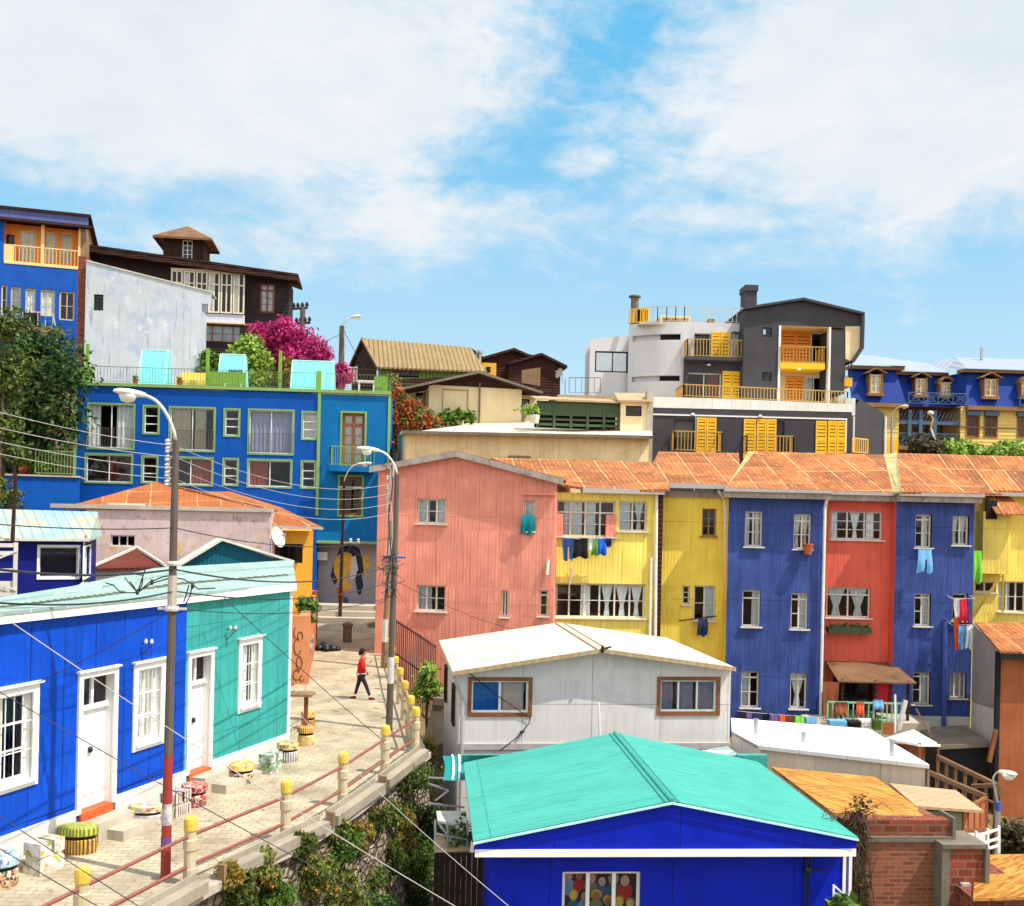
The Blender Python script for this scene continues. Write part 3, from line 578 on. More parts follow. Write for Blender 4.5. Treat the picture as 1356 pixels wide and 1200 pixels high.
# ------------------------------------------------------------------ blue and teal terraced houses along the street
xB = None
FL = Fac((0, 900, 18.5), (383, 900, 27.9))
uC = FL.L; uS = FL.uq('N', 160, 600)[0]
EZ = -2.02
def left_house(name, label, u0, u1, wallm, specs):
    h = thing(name, label, 'house', FL.pt((u0+u1)/2, -6.6))
    holes = []; todo = []
    for (kind, r, kw) in specs: holes.append(r); todo.append((kind, r, kw))
    mb = MB(); zb = -6.02
    wallface(mb, FL, rectpoly(u0, -7.2, u1, EZ), holes, 0, reveal=.2, mr=1); sides(mb, FL, u0+.01, u1-.01, -7.2, EZ-.05, EZ-.05, 1.6)
    mb.build('wall', [wallm, M['white_clean']], h)
    # plinth rising with the street, cut back at the doors
    mb = MB(); ds = [r for (k, r, _) in specs if k == 'door']
    cuts = sorted([(r[0]-.12, r[2]+.12) for r in ds]); a = u0; segs = []
    for c in cuts: segs.append((a, c[0])); a = c[1]
    segs.append((a, u1))
    for (s0, s1) in segs:
        if s1-s0 < .02: continue
        pz = lambda u: -5.8
        mb.slab([FL.pt(s0, -7.3, -.04), FL.pt(s1, -7.3, -.04), FL.pt(s1, pz(s1), -.04), FL.pt(s0, pz(s0), -.04)], V((FL.n.x, FL.n.y, 0))*.075)
    mb.build('plinth', M['white_paint'], h)
    for (kind, r, kw) in todo:
        if kind == 'win': 
            w = window(h, FL, r, M['white_clean'], nx=2, nz=3, fw=.06, mw=.035, mu=.09, inset=.14, sur=.15, sm=M['white_clean'], sill=.1, cur=kw.get('cur'))
            mb = MB()    # burglar bars and head cornice
            for i in range(1, 6):
                u = r[0]+(r[2]-r[0])*i/6; mb.bar(FL.pt(u, r[1], -.02), FL.pt(u, r[3], -.02), .012)
            for i in (1, 2):
                z = r[1]+(r[3]-r[1])*i/3; mb.bar(FL.pt(r[0], z, -.02), FL.pt(r[2], z, -.02), .012)
            mb.build('bars', M['white_clean'], w)
            mb = MB(); FL.box(mb, r[0]-.2, r[3]+.15, r[2]+.2, r[3]+.19, 0, .1); mb.build('cornice', M['white_clean'], w)
        else:
            u0_, z0_, u1_, z1_ = r; dr = MB()
            FL.box(dr, u0_-.12, z0_, u0_, z1_+.12, -.02, .05); FL.box(dr, u1_, z0_, u1_+.12, z1_+.12, -.02, .05); FL.box(dr, u0_, z1_, u1_, z1_+.12, -.02, .05); FL.box(dr, u0_-.16, z1_+.12, u1_+.16, z1_+.16, 0, .1)
            zt = z1_-.62; FL.box(dr, u0_, zt-.04, u1_, zt+.05, -.2, -.1); FL.box(dr, (u0_+u1_)/2-.035, zt, (u0_+u1_)/2+.035, z1_, -.2, -.12)
            dw = dr.build('door', M['white_clean'], h)
            lf = MB(); FL.box(lf, u0_, z0_+.02, u1_, zt-.04, -.24, -.17); 
            for (pa, pb) in ((.12, .45), (.55, .9)):
                for (ua, ub) in ((.14, .86),):
                    FL.box(lf, u0_+(u1_-u0_)*ua, z0_+(zt-z0_)*pa, u0_+(u1_-u0_)*ub, z0_+(zt-z0_)*pb, -.18, -.162)
            lf.build('door_leaf', M['door_white'], dw)
            g = MB(); g.face([FL.pt(u0_, zt, -.17), FL.pt(u1_, zt, -.17), FL.pt(u1_, z1_, -.17), FL.pt(u0_, z1_, -.17)]); g.build('pane', M['glass_dark'], dw)
            kb = MB(); c = FL.pt(u0_+(u1_-u0_)*.5, z0_+1.15, -.15); kb.lathe(c, [(.03, -.06), (.055, -.03), (.055, .03), (.03, .06)], 10); c = FL.pt(u0_+.08, z0_+.8, -.15)
            kb.tube([c, c+V((FL.n.x*.06, FL.n.y*.06, .03)), c+V((FL.n.x*.06, FL.n.y*.06, .28)), c+V((0, 0, .31))], .014, 6); kb.build('handle', M['black_iron'], dw)
            th = MB(); FL.box(th, u0_-.02, z0_-.3, u1_+.02, z0_+.02, -.2, .06); th.build('threshold', M['door_orange'], dw)
    return h
bw = lambda c, x0, y0, x1, y1: FL.rect(c, x0, y0, x1, y1)
def lrect(x0, yt, x1, yb, c):
    """opening from its left-top and right-top pixel corners on the sloping facade"""
    X0, Y0 = q(c, x0, yt); X1, _ = q(c, x1, yt); _, Y1 = q(c, x0, yb)
    u0, zt = FL.uz(X0, Y0); u1, _ = FL.uz(X1, Y0); _, zb_ = FL.uz(X0, Y1)
    return (u0, zb_, u1, zt)
w1 = lrect(-120, 1010, 190, 1650, 'L'); d1 = lrect(483, 930, 665, 1720, 'L'); w2 = lrect(812, 880, 945, 1310, 'L')
w1 = (w1[0], w2[1]-.02, w1[2], w2[3])
d2 = lrect(184, 465, 275, 1005, 'N'); w3 = lrect(425, 405, 500, 690, 'N')
left_house('terraced_house', 'bright blue terraced house with white door, white window frames and a white plinth', -4.5, uS, M['blue_house'],
           [('win', (w1[0]-5.2, w1[1], w1[0]-4.0, w1[3]), {}), ('win', w1, {'cur': [(0, .45, 'full')]}), ('door', d1, {}), ('win', w2, {'cur': [(.55, 1, 'full')]})])
left_house('terraced_house', 'teal green terraced house with white door, beside the bright blue house', uS, uC, M['teal_house'],
           [('door', d2, {}), ('win', w3, {'cur': [(0, .5, 'full'), (.5, 1, 'full')]})])
# shared eaves: white fascia and the mint sheet roof
Ec = FL.pt(uC+.03, EZ+.2, .12); rt = thing('mint_roof', 'pale mint sheet metal roof covering both terraced houses, with white fascia', 'roof', FL.pt(uC*.5, EZ, -2))
FA = [FL.pt(-5, EZ+.2, .16), FL.pt(3, EZ+.2, .16), FL.pt(uS, EZ+.2, .16), Ec]
BA = [P(-300, 850, 16.5), P(95, 782, 24.5), P(205, 757, 28.5), P(388, 746, 32)]
mb = MB()
for i in range(3):
    for k in range(3):
        t0, t1 = k/3, (k+1)/3; st = .05*k
        a, b = FA[i]+(BA[i]-FA[i])*t0, FA[i+1]+(BA[i+1]-FA[i+1])*t0; c, d = FA[i+1]+(BA[i+1]-FA[i+1])*t1, FA[i]+(BA[i]-FA[i])*t1
        mb.slab([a+V((0, 0, st)), b+V((0, 0, st)), c+V((0, 0, st)), d+V((0, 0, st))], (0, 0, -.06))
mb.build('roof_sheets', M['mint_roof'], rt)
mb = MB(); FL.box(mb, -5, EZ-.02, uC+.05, EZ+.17, .0, .14); FL.box(mb, uC-.09, -7.0, uC+.03, EZ-.02, -.3, .03); mb.build('fascia', M['white_clean'], rt)
mb = MB()
for (a, b) in ((0, 3.6), (4.2, 9.6)):
    pts = []
    for k in range(60):
        u = a+(b-a)*k/59; i = 0 if u < 3 else (1 if u < uS else 2); us = (-5, 3, uS, uC); tt = (u-us[i])/(us[i+1]-us[i]); f0 = FA[i]+(FA[i+1]-FA[i])*tt; b0 = BA[i]+(BA[i+1]-BA[i])*tt
        pts.append(f0+(b0-f0)*.33+V((0, 0, .045+.012*math.sin(k*1.9))))
    mb.tube(pts, .016, 5)
mb.build('sheet_edge_shadow', M['concrete_dark'], rt)  # dark line draws the sheet edge together with the shadow beneath it
for (x, y, d) in ((160, 779, 24.5), (116, 783, 23.6)):
    c = P(x, y, d); mb = MB(); mb.slab([c+V((-.35, -.3, -.25)), c+V((.35, -.3, -.25)), c+V((.25, .3, .02)), c+V((-.25, .3, .02))], (0, 0, .16)); mb.build('roof_vent', M['mint_roof'], rt)
# dark teal gable behind the parapet
FG = Fac((232, 735, 30.5), (386, 735, 32.3)); gh = thing('gabled_house', 'dark teal gable with pale trim rising behind the mint roof', 'house', FG.pt(2, -3.5, -2))
gz = [FG.uz(*p) for p in ((226, 756), (292, 716), (357, 742), (387, 745), (387, 765), (226, 775))]
pk = gz[1][0]; mb = MB(); wallface(mb, FG, [(gz[0][0], -3), (gz[3][0], -3), (gz[3][0], gz[3][1]-.05), (gz[1][0], gz[1][1]), (gz[0][0], gz[0][1]-.05)]); sides(mb, FG, gz[0][0], gz[3][0], -3, gz[0][1]-.05, gz[3][1]-.05, .4); mb.build('wall', M['dark_teal'], gh)
mb = MB()
for a, b in ((gz[0], gz[1]), (gz[1], gz[3])): mb.slab([FG.pt(a[0], a[1], .2), FG.pt(b[0], b[1], .2), FG.pt(b[0], b[1], -.45), FG.pt(a[0], a[1], -.45)], (0, 0, .07))
mb.build('roof', M['white_old'], gh)
# concrete door steps
for (r, lb) in ((d1, 'two worn concrete steps below the white door of the blue house'), (d2, 'two worn concrete steps below the white door of the teal house')):
    g0 = FL.pt(r[0]+.55, 0, .4); zg = zs(g0.y); st = thing('door_steps', lb, 'steps', V((g0.x, g0.y, zg)))
    for k, (a, b, top) in enumerate(((.04, .42, .36), (.42, .8, .19))):
        mb = MB(); mb.slab([FL.pt(r[0]+.05+.25*k, zg-.3, a), FL.pt(r[2]+.75+.3*k, zg-.3, a), FL.pt(r[2]+.75+.3*k, zg-.3, b), FL.pt(r[0]+.05+.25*k, zg-.3, b)], (0, 0, top+.3)); mb.build('step', M['concrete'], st)
# painted stools: a drum below, a slightly wider seat above, a dark gap between
def stool(label, px, py, r, h, top, base, shape='round', rot=0):
    c = G(px, py); t_ = thing('painted_stool', label, 'stool', c, 'mosaic stools along the terraced houses')
    sx, sy = (1.25, .8) if shape == 'half' else (1, 1); n = 20
    if shape == 'block':
        a = V((math.cos(rot), math.sin(rot), 0)); b = V((-a.y, a.x, 0))
        mb = MB(); mb.obox(c-a*r-b*r*.7, a*2*r, b*1.4*r, (0, 0, h*.42)); mb.obox(c-a*r*.9-b*r*.6+V((0, 0, h*.42)), a*1.8*r, b*1.2*r, (0, 0, h*.16)); mb.build('base', M[base], t_)
        mb = MB(); mb.obox(c-a*r-b*r*.7+V((0, 0, h*.58)), a*.9*r, b*1.4*r, (0, 0, h*.42)); mb.obox(c+a*r*.15-b*r*.7+V((0, 0, h*.58)), a*.85*r, b*1.4*r, (0, 0, h*.42)); mb.build('seat', M[top], t_)
    else:
        mb = MB(); mb.lathe(c, [(r*.92, -.05), (r, .05), (r*1.0, h*.5), (r*.95, h*.55)], n, 0, sx, sy, rot); mb.build('base', M[base], t_)
        mb = MB(); mb.lathe(c, [(r*.9, h*.55), (r*.9, h*.66)], n, 0, sx, sy, rot); mb.build('collar', M['dark'], t_)
        mb = MB(); mb.lathe(c, [(r*.98, h*.66), (r*1.08, h*.7), (r*1.08, h*.95), (r*1.0, h), (r*.5, h*1.015)], n, 0, sx, sy, rot); mb.build('seat', M[top], t_)
    return t_
S_ = [('stool with pale blue mosaic top on an orange and white base, at the photo edge', (2, 1172), .27, .54, 'mo_blue', 'mo_orange', 'round', 0),
      ('white blocky stool with green and yellow dots', (58, 1152), .28, .55, 'mo_dots', 'mo_dots', 'block', 1.2),
      ('broad stool with green and yellow striped top and yellow brown striped base', (103, 1128), .28, .5, 'mo_gy', 'mo_yb', 'half', 1.2),
      ('broad grey mosaic stool with a yellow flowered top', (193, 1092), .26, .42, 'mo_flower', 'mo_grey', 'half', 1.2),
      ('white stool with dark painted bands behind the foot of the brown lamp pole', (232, 1078), .27, .48, 'mo_dark', 'mo_dark', 'block', 1.2),
      ('plain dark red stool between the brown lamp pole and the steps', (257, 1066), .26, .46, 'mo_red', 'mo_red', 'round', 0),
      ('stool with sunny yellow top and black and white flowered base', (320, 1036), .27, .46, 'mo_sun', 'mo_bw', 'round', 0),
      ('pale pastel block stool painted green and lilac', (358, 1022), .25, .46, 'mo_pastel', 'mo_pastel', 'block', 1.2),
      ('stool with brown yellow top and white striped base', (381, 1007), .26, .46, 'mo_brown', 'mo_ws', 'round', 0),
      ('stool with red and cream striped top on a yellow base, by the wooden stand', (405, 986), .22, .5, 'mo_ry', 'mo_yel', 'round', 0),
      ('stool with yellow top and black dotted rim, hindmost of the row', (408, 965), .2, .5, 'mo_sun', 'mo_yb', 'round', 0)]
for a in S_: stool(a[0], a[1][0], a[1][1], a[2], a[3], a[4], a[5], a[6], a[7])
c = G(392, 985); tb = thing('wooden_stand', 'small wooden stand with a plank top at the corner of the teal house', 'stand', c)
mb = MB(); mb.box(c.x-.45, c.y-.3, c.z+1.32, c.x+.45, c.y+.3, c.z+1.38); mb.build('plank_top', M['wood_weathered'], tb)
for dx in (-.3, .25): mb = MB(); mb.box(c.x+dx-.05, c.y-.05, c.z, c.x+dx+.05, c.y+.05, c.z+1.32); mb.build('leg', M['wood_brown'], tb)
# brown garden wall with scribbled paint
FW = Fac((386, 860, 37.2), (408, 860, 37.4)); FW2 = Fac((408, 860, 37.4), (420, 850, 48)); gw = thing('garden_wall', 'rough orange brown garden wall with black scribbled graffiti beside the street', 'wall', FW.pt(.3, -6.1))
mb = MB(); a, b = FW.uz(380, 815)[0], FW.L; zt = FW.uz(396, 816)[1]
mb.slab([FW.pt(a-1, -7, 0), FW.pt(b, -7, 0), FW.pt(b, zt, 0), FW.pt(a-1, zt, 0)], (0, .35, 0)); mb.slab([FW2.pt(.0, -7), FW2.pt(FW2.L, -7), FW2.pt(FW2.L, zt+.15), FW2.pt(0, zt)], (-.35, 0, 0)); mb.build('wall_body', M['graffiti_wall'], gw)
mb = MB()
for k, (cx, cy, rx, ry, a0, a1) in enumerate([(60, 500, 20, 46, .4, 5.2), (70, 590, 16, 36, 0, 6.2), (55, 660, 20, 28, 1, 5.6), (75, 440, 14, 26, 2, 7), (50, 420, 10, 30, 1.5, 4.7), (85, 680, 12, 16, 0, 5)]):
    pts = [FW.pt(*FW.uq('O', cx+rx*math.cos(a0+(a1-a0)*i/14), cy+ry*math.sin(a0+(a1-a0)*i/14)), .012) for i in range(15)]
    mb.tube(pts, .014, 4)
mb.build('graffiti', M['black_iron'], gw)
mb = MB()
for k in range(9):
    u0 = 1+k*.5; pts = [FW2.pt(u0+.12*math.sin(i*1.7+k), -5.2+.11*i, .012) for i in range(5)]; mb.tube(pts, .018, 4)
mb.build('faded_scribble', M['mural_grey'], gw)
# ------------------------------------------------------------------ generic helpers for houses seen across the valley
class House:
    def __init__(s, name, label, fc, base_u, base_z, depth, cat='house'):
        s.r = thing(name, label, cat, fc.pt(base_u, base_z, -depth/2)); s.fc = fc; s.D = depth; s.mb = MB(); s.wins = []
    def win(s, c, x0, y0, x1, y1, fm, fc=None, **k):
        fc = fc or s.fc; r = fc.rect(c, x0, y0, x1, y1); s.wins.append((fc, r, fm, k)); return r
    def front(s, out, fc=None, mi=0, n=0, reveal=.14):
        fc = fc or s.fc; hs = [w[1] for w in s.wins if w[0] is fc]; wallface(s.mb, fc, out, hs, mi, n, reveal)
    def build(s, mats):
        s.mb.build('wall', mats, s.r)
        for fc, r, fm, k in s.wins: window(s.r, fc, r, fm, **k)
        return s.r
def slabroof(h, pts, th, mat, name='roof', mi=None):
    mb = MB(); mb.slab(pts, (0, 0, -th)); return mb.build(name, mat, h)
FULL = [(.02, .98, 'full')]; TWO = [(.02, .4, 'full'), (.6, .98, 'full')]; LEFTC = [(.02, .48, 'full')]; RIGHTC = [(.52, .98, 'full')]
def shutter(h, fc, c, x0, y0, x1, y1, mat, n=.03, leaves=1, th=.05):
    """slatted shutter panel as real frame and tilted slats"""
    u0, z0, u1, z1 = fc.rect(c, x0, y0, x1, y1); mb = MB()
    for i in range(leaves):
        a = u0+(u1-u0)*i/leaves+.015; b = u0+(u1-u0)*(i+1)/leaves-.015
        for (e, f_) in ((a, a+.09), (b-.09, b)): fc.box(mb, e, z0, f_, z1, n, n+th)
        for (e, f_) in ((z0, z0+.12), (z1-.12, z1), ((z0+z1)/2-.06, (z0+z1)/2+.06)): fc.box(mb, a+.09, e, b-.09, f_, n, n+th)
        k = max(2, int((z1-z0-.2)/.2)); st = (z1-z0-.2)/k
        for j in range(k): fc.box(mb, a+.09, z0+.1+st*j+.03, b-.09, z0+.1+st*(j+1)-.03, n, n+th*.7)
    bk = MB(); fc.box(bk, u0+.02, z0+.02, u1-.02, z1-.02, n-.02, n-.004); sh = mb.build('shutter', mat, h); bk.build('dark_gap', M['shutter_gap'], sh); return sh
def line3(fc, pts, n=0): return [fc.pt(*fc.uz(*p), n) for p in pts]

# ------------------------------------------------------------------ big blue building with the roof terrace
FB = Fac((100, 560, 57), (425, 560, 58)); h = House('terrace_building', 'long deep blue building with green window trim and a roof terrace', FB, 7, -6, 11, 'building')
FB2 = Fac((423, 560, 58.0), (516, 560, 58.3))
zt = FB.uz(260, 512)[1]; uR = FB.uz(423, 560)[0]; uR2 = FB2.L
gt = M['green_trim']; wc = M['white_clean']; CG = M['curtain_cream']
for (c, a, k) in [('C', (440, 210, 662, 425), dict(nx=2, nz=1, cur=[(.02, .25, 'full'), (.6, .98, 'full')])), ('C', (716, 220, 785, 350), dict(nx=1, nz=3, mw=.06)), ('C', (845, 228, 1062, 436), dict(nx=2, nz=1, cur=[(0, .45, 'full'), (.55, .8, 'full')], cm=CG)),
                  ('D', (30, 236, 98, 362), dict(nx=1, nz=3, mw=.06)), ('D', (150, 240, 366, 452), dict(nx=2, nz=1, cur=FULL, cm=M['curtain_grey'])), ('D', (416, 250, 484, 378), dict(nx=1, nz=3, mw=.06, cur=FULL)),
                  ('C', (428, 460, 652, 594), dict(nx=2, nz=1, cur=[(.4, .7, 'full')], cm=M['curtain_red'])), ('C', (708, 470, 778, 594), dict(nx=1, nz=3, mw=.06)), ('C', (838, 476, 1052, 606), dict(nx=2, nz=1, cur=RIGHTC, cm=M['curtain_red'])),
                  ('D', (24, 482, 90, 606), dict(nx=1, nz=3, mw=.06)), ('D', (146, 488, 356, 616), dict(nx=2, nz=1, cur=[(.02, .45, 'full')], cm=M['curtain_red'])), ('D', (412, 494, 476, 620), dict(nx=1, nz=3, mw=.06))]:
    h.win(c, *a, wc, sur=.09, sm=gt, **k)
h.front(rectpoly(0, -8, uR, zt)); sides(h.mb, FB, 0, uR, -8, zt, zt, 11)
# bay to the right, brighter blue, with its tall doors
zb2 = FB2.uq('D', 600, 890)[1]
h.win('D', 610, 252, 722, 512, M['wood_brown'], FB2, nx=2, nz=4, sur=.1, sm=gt, trans=.22, fw=.14, mu=.16, cur=FULL, lab='tall brown wooden balcony door')
h.win('D', 598, 568, 708, 758, M['wood_brown'], FB2, nx=2, nz=3, sur=.1, sm=gt, trans=.25, fw=.12)
h.front(rectpoly(0, zb2, uR2, zt), FB2, 1); sides(h.mb, FB2, 0, uR2, zb2, zt, zt, 10, 1)
h.mb.face([FB2.pt(0, zb2), FB2.pt(uR2, zb2), FB2.pt(uR2, zb2, -8), FB2.pt(0, zb2, -8)], 1)
big = h.build([M['big_blue'], M['big_blue_teal']])
mb = MB()   # green edge trim of roof and corners
FB.box(mb, -.05, zt-.12, uR, zt+.05, -.1, .12); FB2.box(mb, 0, zt-.12, uR2+.05, zt+.05, -.1, .12); FB.box(mb, -.06, -7, .08, zt-.12, -.1, .06); FB.box(mb, uR-.1, FB.uz(423, 683)[1], uR+.06, zt-.12, -.02, .1); FB2.box(mb, uR2-.1, zb2, uR2+.04, zt-.12, -.1, .06); FB2.box(mb, 0, zb2-.1, uR2+.3, zb2+.05, -.1, .08)
mb.build('edge_trim', gt, big)
mb = MB(); mb.slab([FB.pt(0, zt, 0), FB.pt(uR, zt, 0), FB2.pt(uR2, zt, 0), FB2.pt(uR2, zt, -10), FB.pt(0, zt, -11)], (0, 0, -.2)); mb.build('terrace_floor', M['concrete'], big)
for (c, x0, x1, yb) in (('C', 440, 662, 425), ('C', 845, 1062, 436), ('D', 150, 366, 452)):   # low bars in front of the french windows
    a = FB.uq(c, x0, yb); b = FB.uq(c, x1, yb); mb = MB(); rail(mb, [FB.pt(a[0], a[1]+.02, .06), FB.pt(b[0], b[1]+.02, .06)], 1.05, .14, .01, .016, .08); mb.build('window_guard', M['concrete_dark'], big)
a = FB2.uq('D', 557, 515); b = FB2.uq('D', 770, 548); mb = MB(); FB2.box(mb, a[0], b[1], b[0], a[1], -.05, .95); bal = mb.build('balcony', M['big_blue_teal'], big)
mb = MB(); z = a[1]; rail(mb, [FB2.pt(a[0]+.03, z, 0), FB2.pt(a[0]+.03, z, .9), FB2.pt(b[0]-.03, z, .9), FB2.pt(b[0]-.03, z, 0)], FB2.uq('D', 600, 422)[1]-z, .13, .014, .03, .08); mb.build('balustrade', gt, bal)
mb = MB(); z = zt+.05; hr = .9
rail(mb, [FB.pt(.9, z, -.1), FB.pt(uR, z, -.1)], hr, .17, .012, .02, .1); rail(mb, [FB2.pt(.3, z, -.1), FB2.pt(uR2-.1, z, -.1), FB2.pt(uR2-.1, z, -4)], hr, .17, .012, .02, .1); mb.build('balustrade', M['rail_olive'], big)
mb = MB(); FB.box(mb, -.03, z, .75, z+.85, -.3, -.1)
mb.build('parapet_panel', M['olive_green'], big)
for x in (FB.uq('A', 505, 900)[0], FB.uq('B', 185, 800)[0], FB.uq('B', 600, 800)[0]): mb = MB(); FB.box(mb, x-.08, z, x+.08, z+2.1, -.4, -.24); mb.build('terrace_post', M['olive_green'], big)
x = FB.uq('B', 822, 900)[0]; mb = MB(); FB.box(mb, x-.14, z, x+.14, z+1.0, -.2, .05); mb.build('terrace_post', M['olive_green'], big)
x = FB.uq('B', 190, 850)[0]; mb = MB(); FB.box(mb, x, z, x+2.0, z+.85, -.5, -.35); mb.build('parapet_panel', M['olive_green'], big)
mb = MB(); x1 = FB2.uq('B', 1220, 900)[0]; FB2.box(mb, x1-.8, z, x1, z+.85, -.4, -.3); mb.build('parapet_panel', M['olive_green'], big)
# turquoise slanted stair hatches on the terrace
for (c, x0, y0, x1, y1, dep, lb, mt) in (('A', 832, 905, 985, 1100, 1.2, 'narrow turquoise stair hatch standing before the weathered white wall', 'turq'), ('B', 262, 725, 402, 905, 1.6, 'turquoise stair hatch beside the striped deck chair', 'turq'), ('B', 672, 762, 905, 955, 2.2, 'broad pale turquoise stair hatch with sloping face, closest to the blue corner bay', 'turq')):
    f = FB.off(-.9 if c == 'A' else -1.2); u0, z0, u1, z1 = f.rect(c, x0, y0, x1, y1); z0 = zt
    ht = thing('stair_hatch', lb, 'roof hatch', f.pt((u0+u1)/2, z0, -1), 'stair hatches on the blue roof terrace')
    mb = MB(); vs = [f.pt(u0, z0, .55), f.pt(u1, z0, .55), f.pt(u1, z1, -.1), f.pt(u0, z1, -.1), f.pt(u0, z0, -dep), f.pt(u1, z0, -dep), f.pt(u1, z1, -.7), f.pt(u0, z1, -.7)]
    mb.mesh(vs, [[0, 1, 2, 3], [4, 5, 6, 7], [3, 2, 6, 7]]); mb.mesh(vs, [[0, 3, 7, 4], [1, 2, 6, 5]]); mb.build('hatch_body', M[mt], ht)
    mb = MB(); e = .05
    for a, b in ((0, 1), (1, 2), (2, 3), (3, 0)): mb.bar(vs[a], vs[b], .045)
    mb.build('edge_strip', M['turq_pale'], ht)
f = FB.off(-.8); u, z1 = f.uq('A', 1050, 1100); zz = zt+.03
so_ = thing('sofa', 'pale yellow garden sofa on the blue roof terrace', 'sofa', f.pt(u+.7, zz)); mb = MB(); f.box(mb, u, zz+.15, u+1.5, zz+.42, -.7, 0); mb.build('seat', M['sofa'], so_); mb = MB(); f.box(mb, u, zz+.42, u+1.5, zz+.9, -.75, -.55); mb.build('backrest', M['sofa'], so_)
mb = MB(); f.box(mb, u-.12, zz, u, zz+.62, -.7, 0); f.box(mb, u+1.5, zz, u+1.62, zz+.62, -.7, 0); mb.build('armrest', M['sofa'], so_)
f = FB.off(-.6); u, _ = f.uq('B', 345, 880); dc = thing('deck_chair', 'dark and white striped deck chair on the blue roof terrace', 'chair', f.pt(u, zz))
mb = MB()
for k in range(6):
    a = u-.4+.135*k; mb.slab([f.pt(a, zz+.25, .25), f.pt(a+.07, zz+.25, .25), f.pt(a+.07, zz+1.1, -.35), f.pt(a, zz+1.1, -.35)], (0, .03, 0))
mb.build('fabric', M['cl_navy'], dc); mb = MB()
for s in (-.44, .42): mb.bar(f.pt(u+s, zz, .4), f.pt(u+s, zz+1.15, -.4), .025); mb.bar(f.pt(u+s, zz, -.4), f.pt(u+s, zz+.6, .1), .025)
mb.build('frame', M['white_clean'], dc)
f = FB2.off(-.9); u, _ = f.uq('B', 1090, 950); ta = thing('garden_table', 'white plastic table at the corner of the roof terrace', 'table', f.pt(u, zz)); mb = MB(); f.box(mb, u-.5, zz+.66, u+.5, zz+.72, -.8, 0); mb.build('table_top', M['white_plastic'], ta)
for a in (-.42, .38):
    for b in (-.7, -.1): mb = MB(); f.box(mb, u+a, zz, u+a+.05, zz+.66, b, b+.05); mb.build('leg', M['white_plastic'], ta)
for x, lb in ((800, 'terracotta flower pots at the turquoise hatch before the white wall'), (1060, 'terracotta pot below the pale yellow sofa')):
    u, _ = FB.off(-.5).uq('A', x, 1100); c = FB.off(-.45).pt(u, zz); pt_ = thing('flower_pot', lb, 'pot', c); mb = MB(); mb.lathe(c, [(.12, 0), (.18, .26), (.2, .28), (.2, .32)], 10); mb.build('pot_body', M['pot'], pt_); leafmesh([((c.x, c.y, c.z+.42), (.2, .2, .16))], 40, .13, 3).build('foliage', M['leaf_mid'], pt_, fixn=False)
# recessed ground floor with the painted wall
FM = Fac((424, 770, 59.0), (505, 770, 59.2)); mw = thing('mural_wall', 'grey wall painted with a large yellow head and navy hair, under the blue building', 'wall', FM.pt(1.7, -5.6))
mb = MB(); FM.box(mb, -.2, -6.5, FM.L+.4, zb2-.1, -.3, 0); mb.build('wall_body', M['mural_base'], mw)
def mural(name, mat, pts, n):
    mb = MB(); mb.slab([FM.pt(*FM.uq('O', x, y), n) for x, y in pts], V((FM.n.x, FM.n.y, 0))*.006); mb.build(name, M[mat], mw)
mural('painted_hair', 'navy', [(285, -15), (300, -60), (350, -85), (410, -60), (428, 0), (440, 50), (425, 100), (434, 150), (420, 200), (404, 205), (392, 150), (380, 60), (340, 30), (300, 60), (292, 120), (270, 150), (248, 100), (262, 30)], .004)
mural('painted_head', 'mural_yellow', [(280, -10), (320, -40), (365, -30), (380, 20), (365, 60), (340, 90), (345, 130), (378, 165), (355, 175), (320, 185), (300, 150), (268, 80), (265, 30)], .012)
mural('painted_face', 'mural_white', [(365, -5), (390, -20), (400, 40), (405, 62), (395, 75), (392, 100), (375, 118), (355, 110), (362, 60)], .02)
mural('painted_collar', 'mural_orange', [(278, 165), (310, 160), (330, 200), (322, 250), (335, 285), (300, 290), (290, 230)], .02)
mural('painted_scarf', 'mural_blue', [(318, 225), (340, 215), (358, 270), (340, 282)], .028)
mural('painted_rays', 'mural_yellow', [(428, -5), (480, -40), (450, 20), (492, 20), (445, 60), (470, 100), (440, 95)], .012)
# steps up to it
gs = thing('street_steps', 'broad pale stone steps at the far end of the street, before the painted wall', 'steps', V((-7.5, 54.5, -5.6)))
for k in range(3): mb = MB(); mb.box(-11.2, 54.6+.7*k, -6, -5.6+.2*k, 55.6+.7*k+.4, -5.62+.26*(k+1)); mb.build('step', M['concrete'], gs)
for k, (x, y) in enumerate(((200, 505), (250, 520))):
    pass
c = GQ('O', 222, 522); bg_ = thing('rubbish_bags', 'heap of shiny black rubbish bags against the garden wall', 'bags', c)
for i, (dx, dy, r) in enumerate(((-.3, 0, .2), (-.05, .1, .24), (.28, -.03, .19), (.05, -.2, .17), (.5, .05, .15), (-.15, .2, .26))):
    mb = MB(); pr = [(r*.3, 0), (r*.95, r*.25), (r*1.05, r*.6), (r*.8, r*1.05), (r*.3, r*1.3), (r*.12, r*1.45)]
    mb.lathe(c+V((dx, dy, 0)), pr, 9, 0, 1+.2*math.sin(i), 1, i); mb.build('rubbish_bag', M['bag'], bg_, smooth=True)
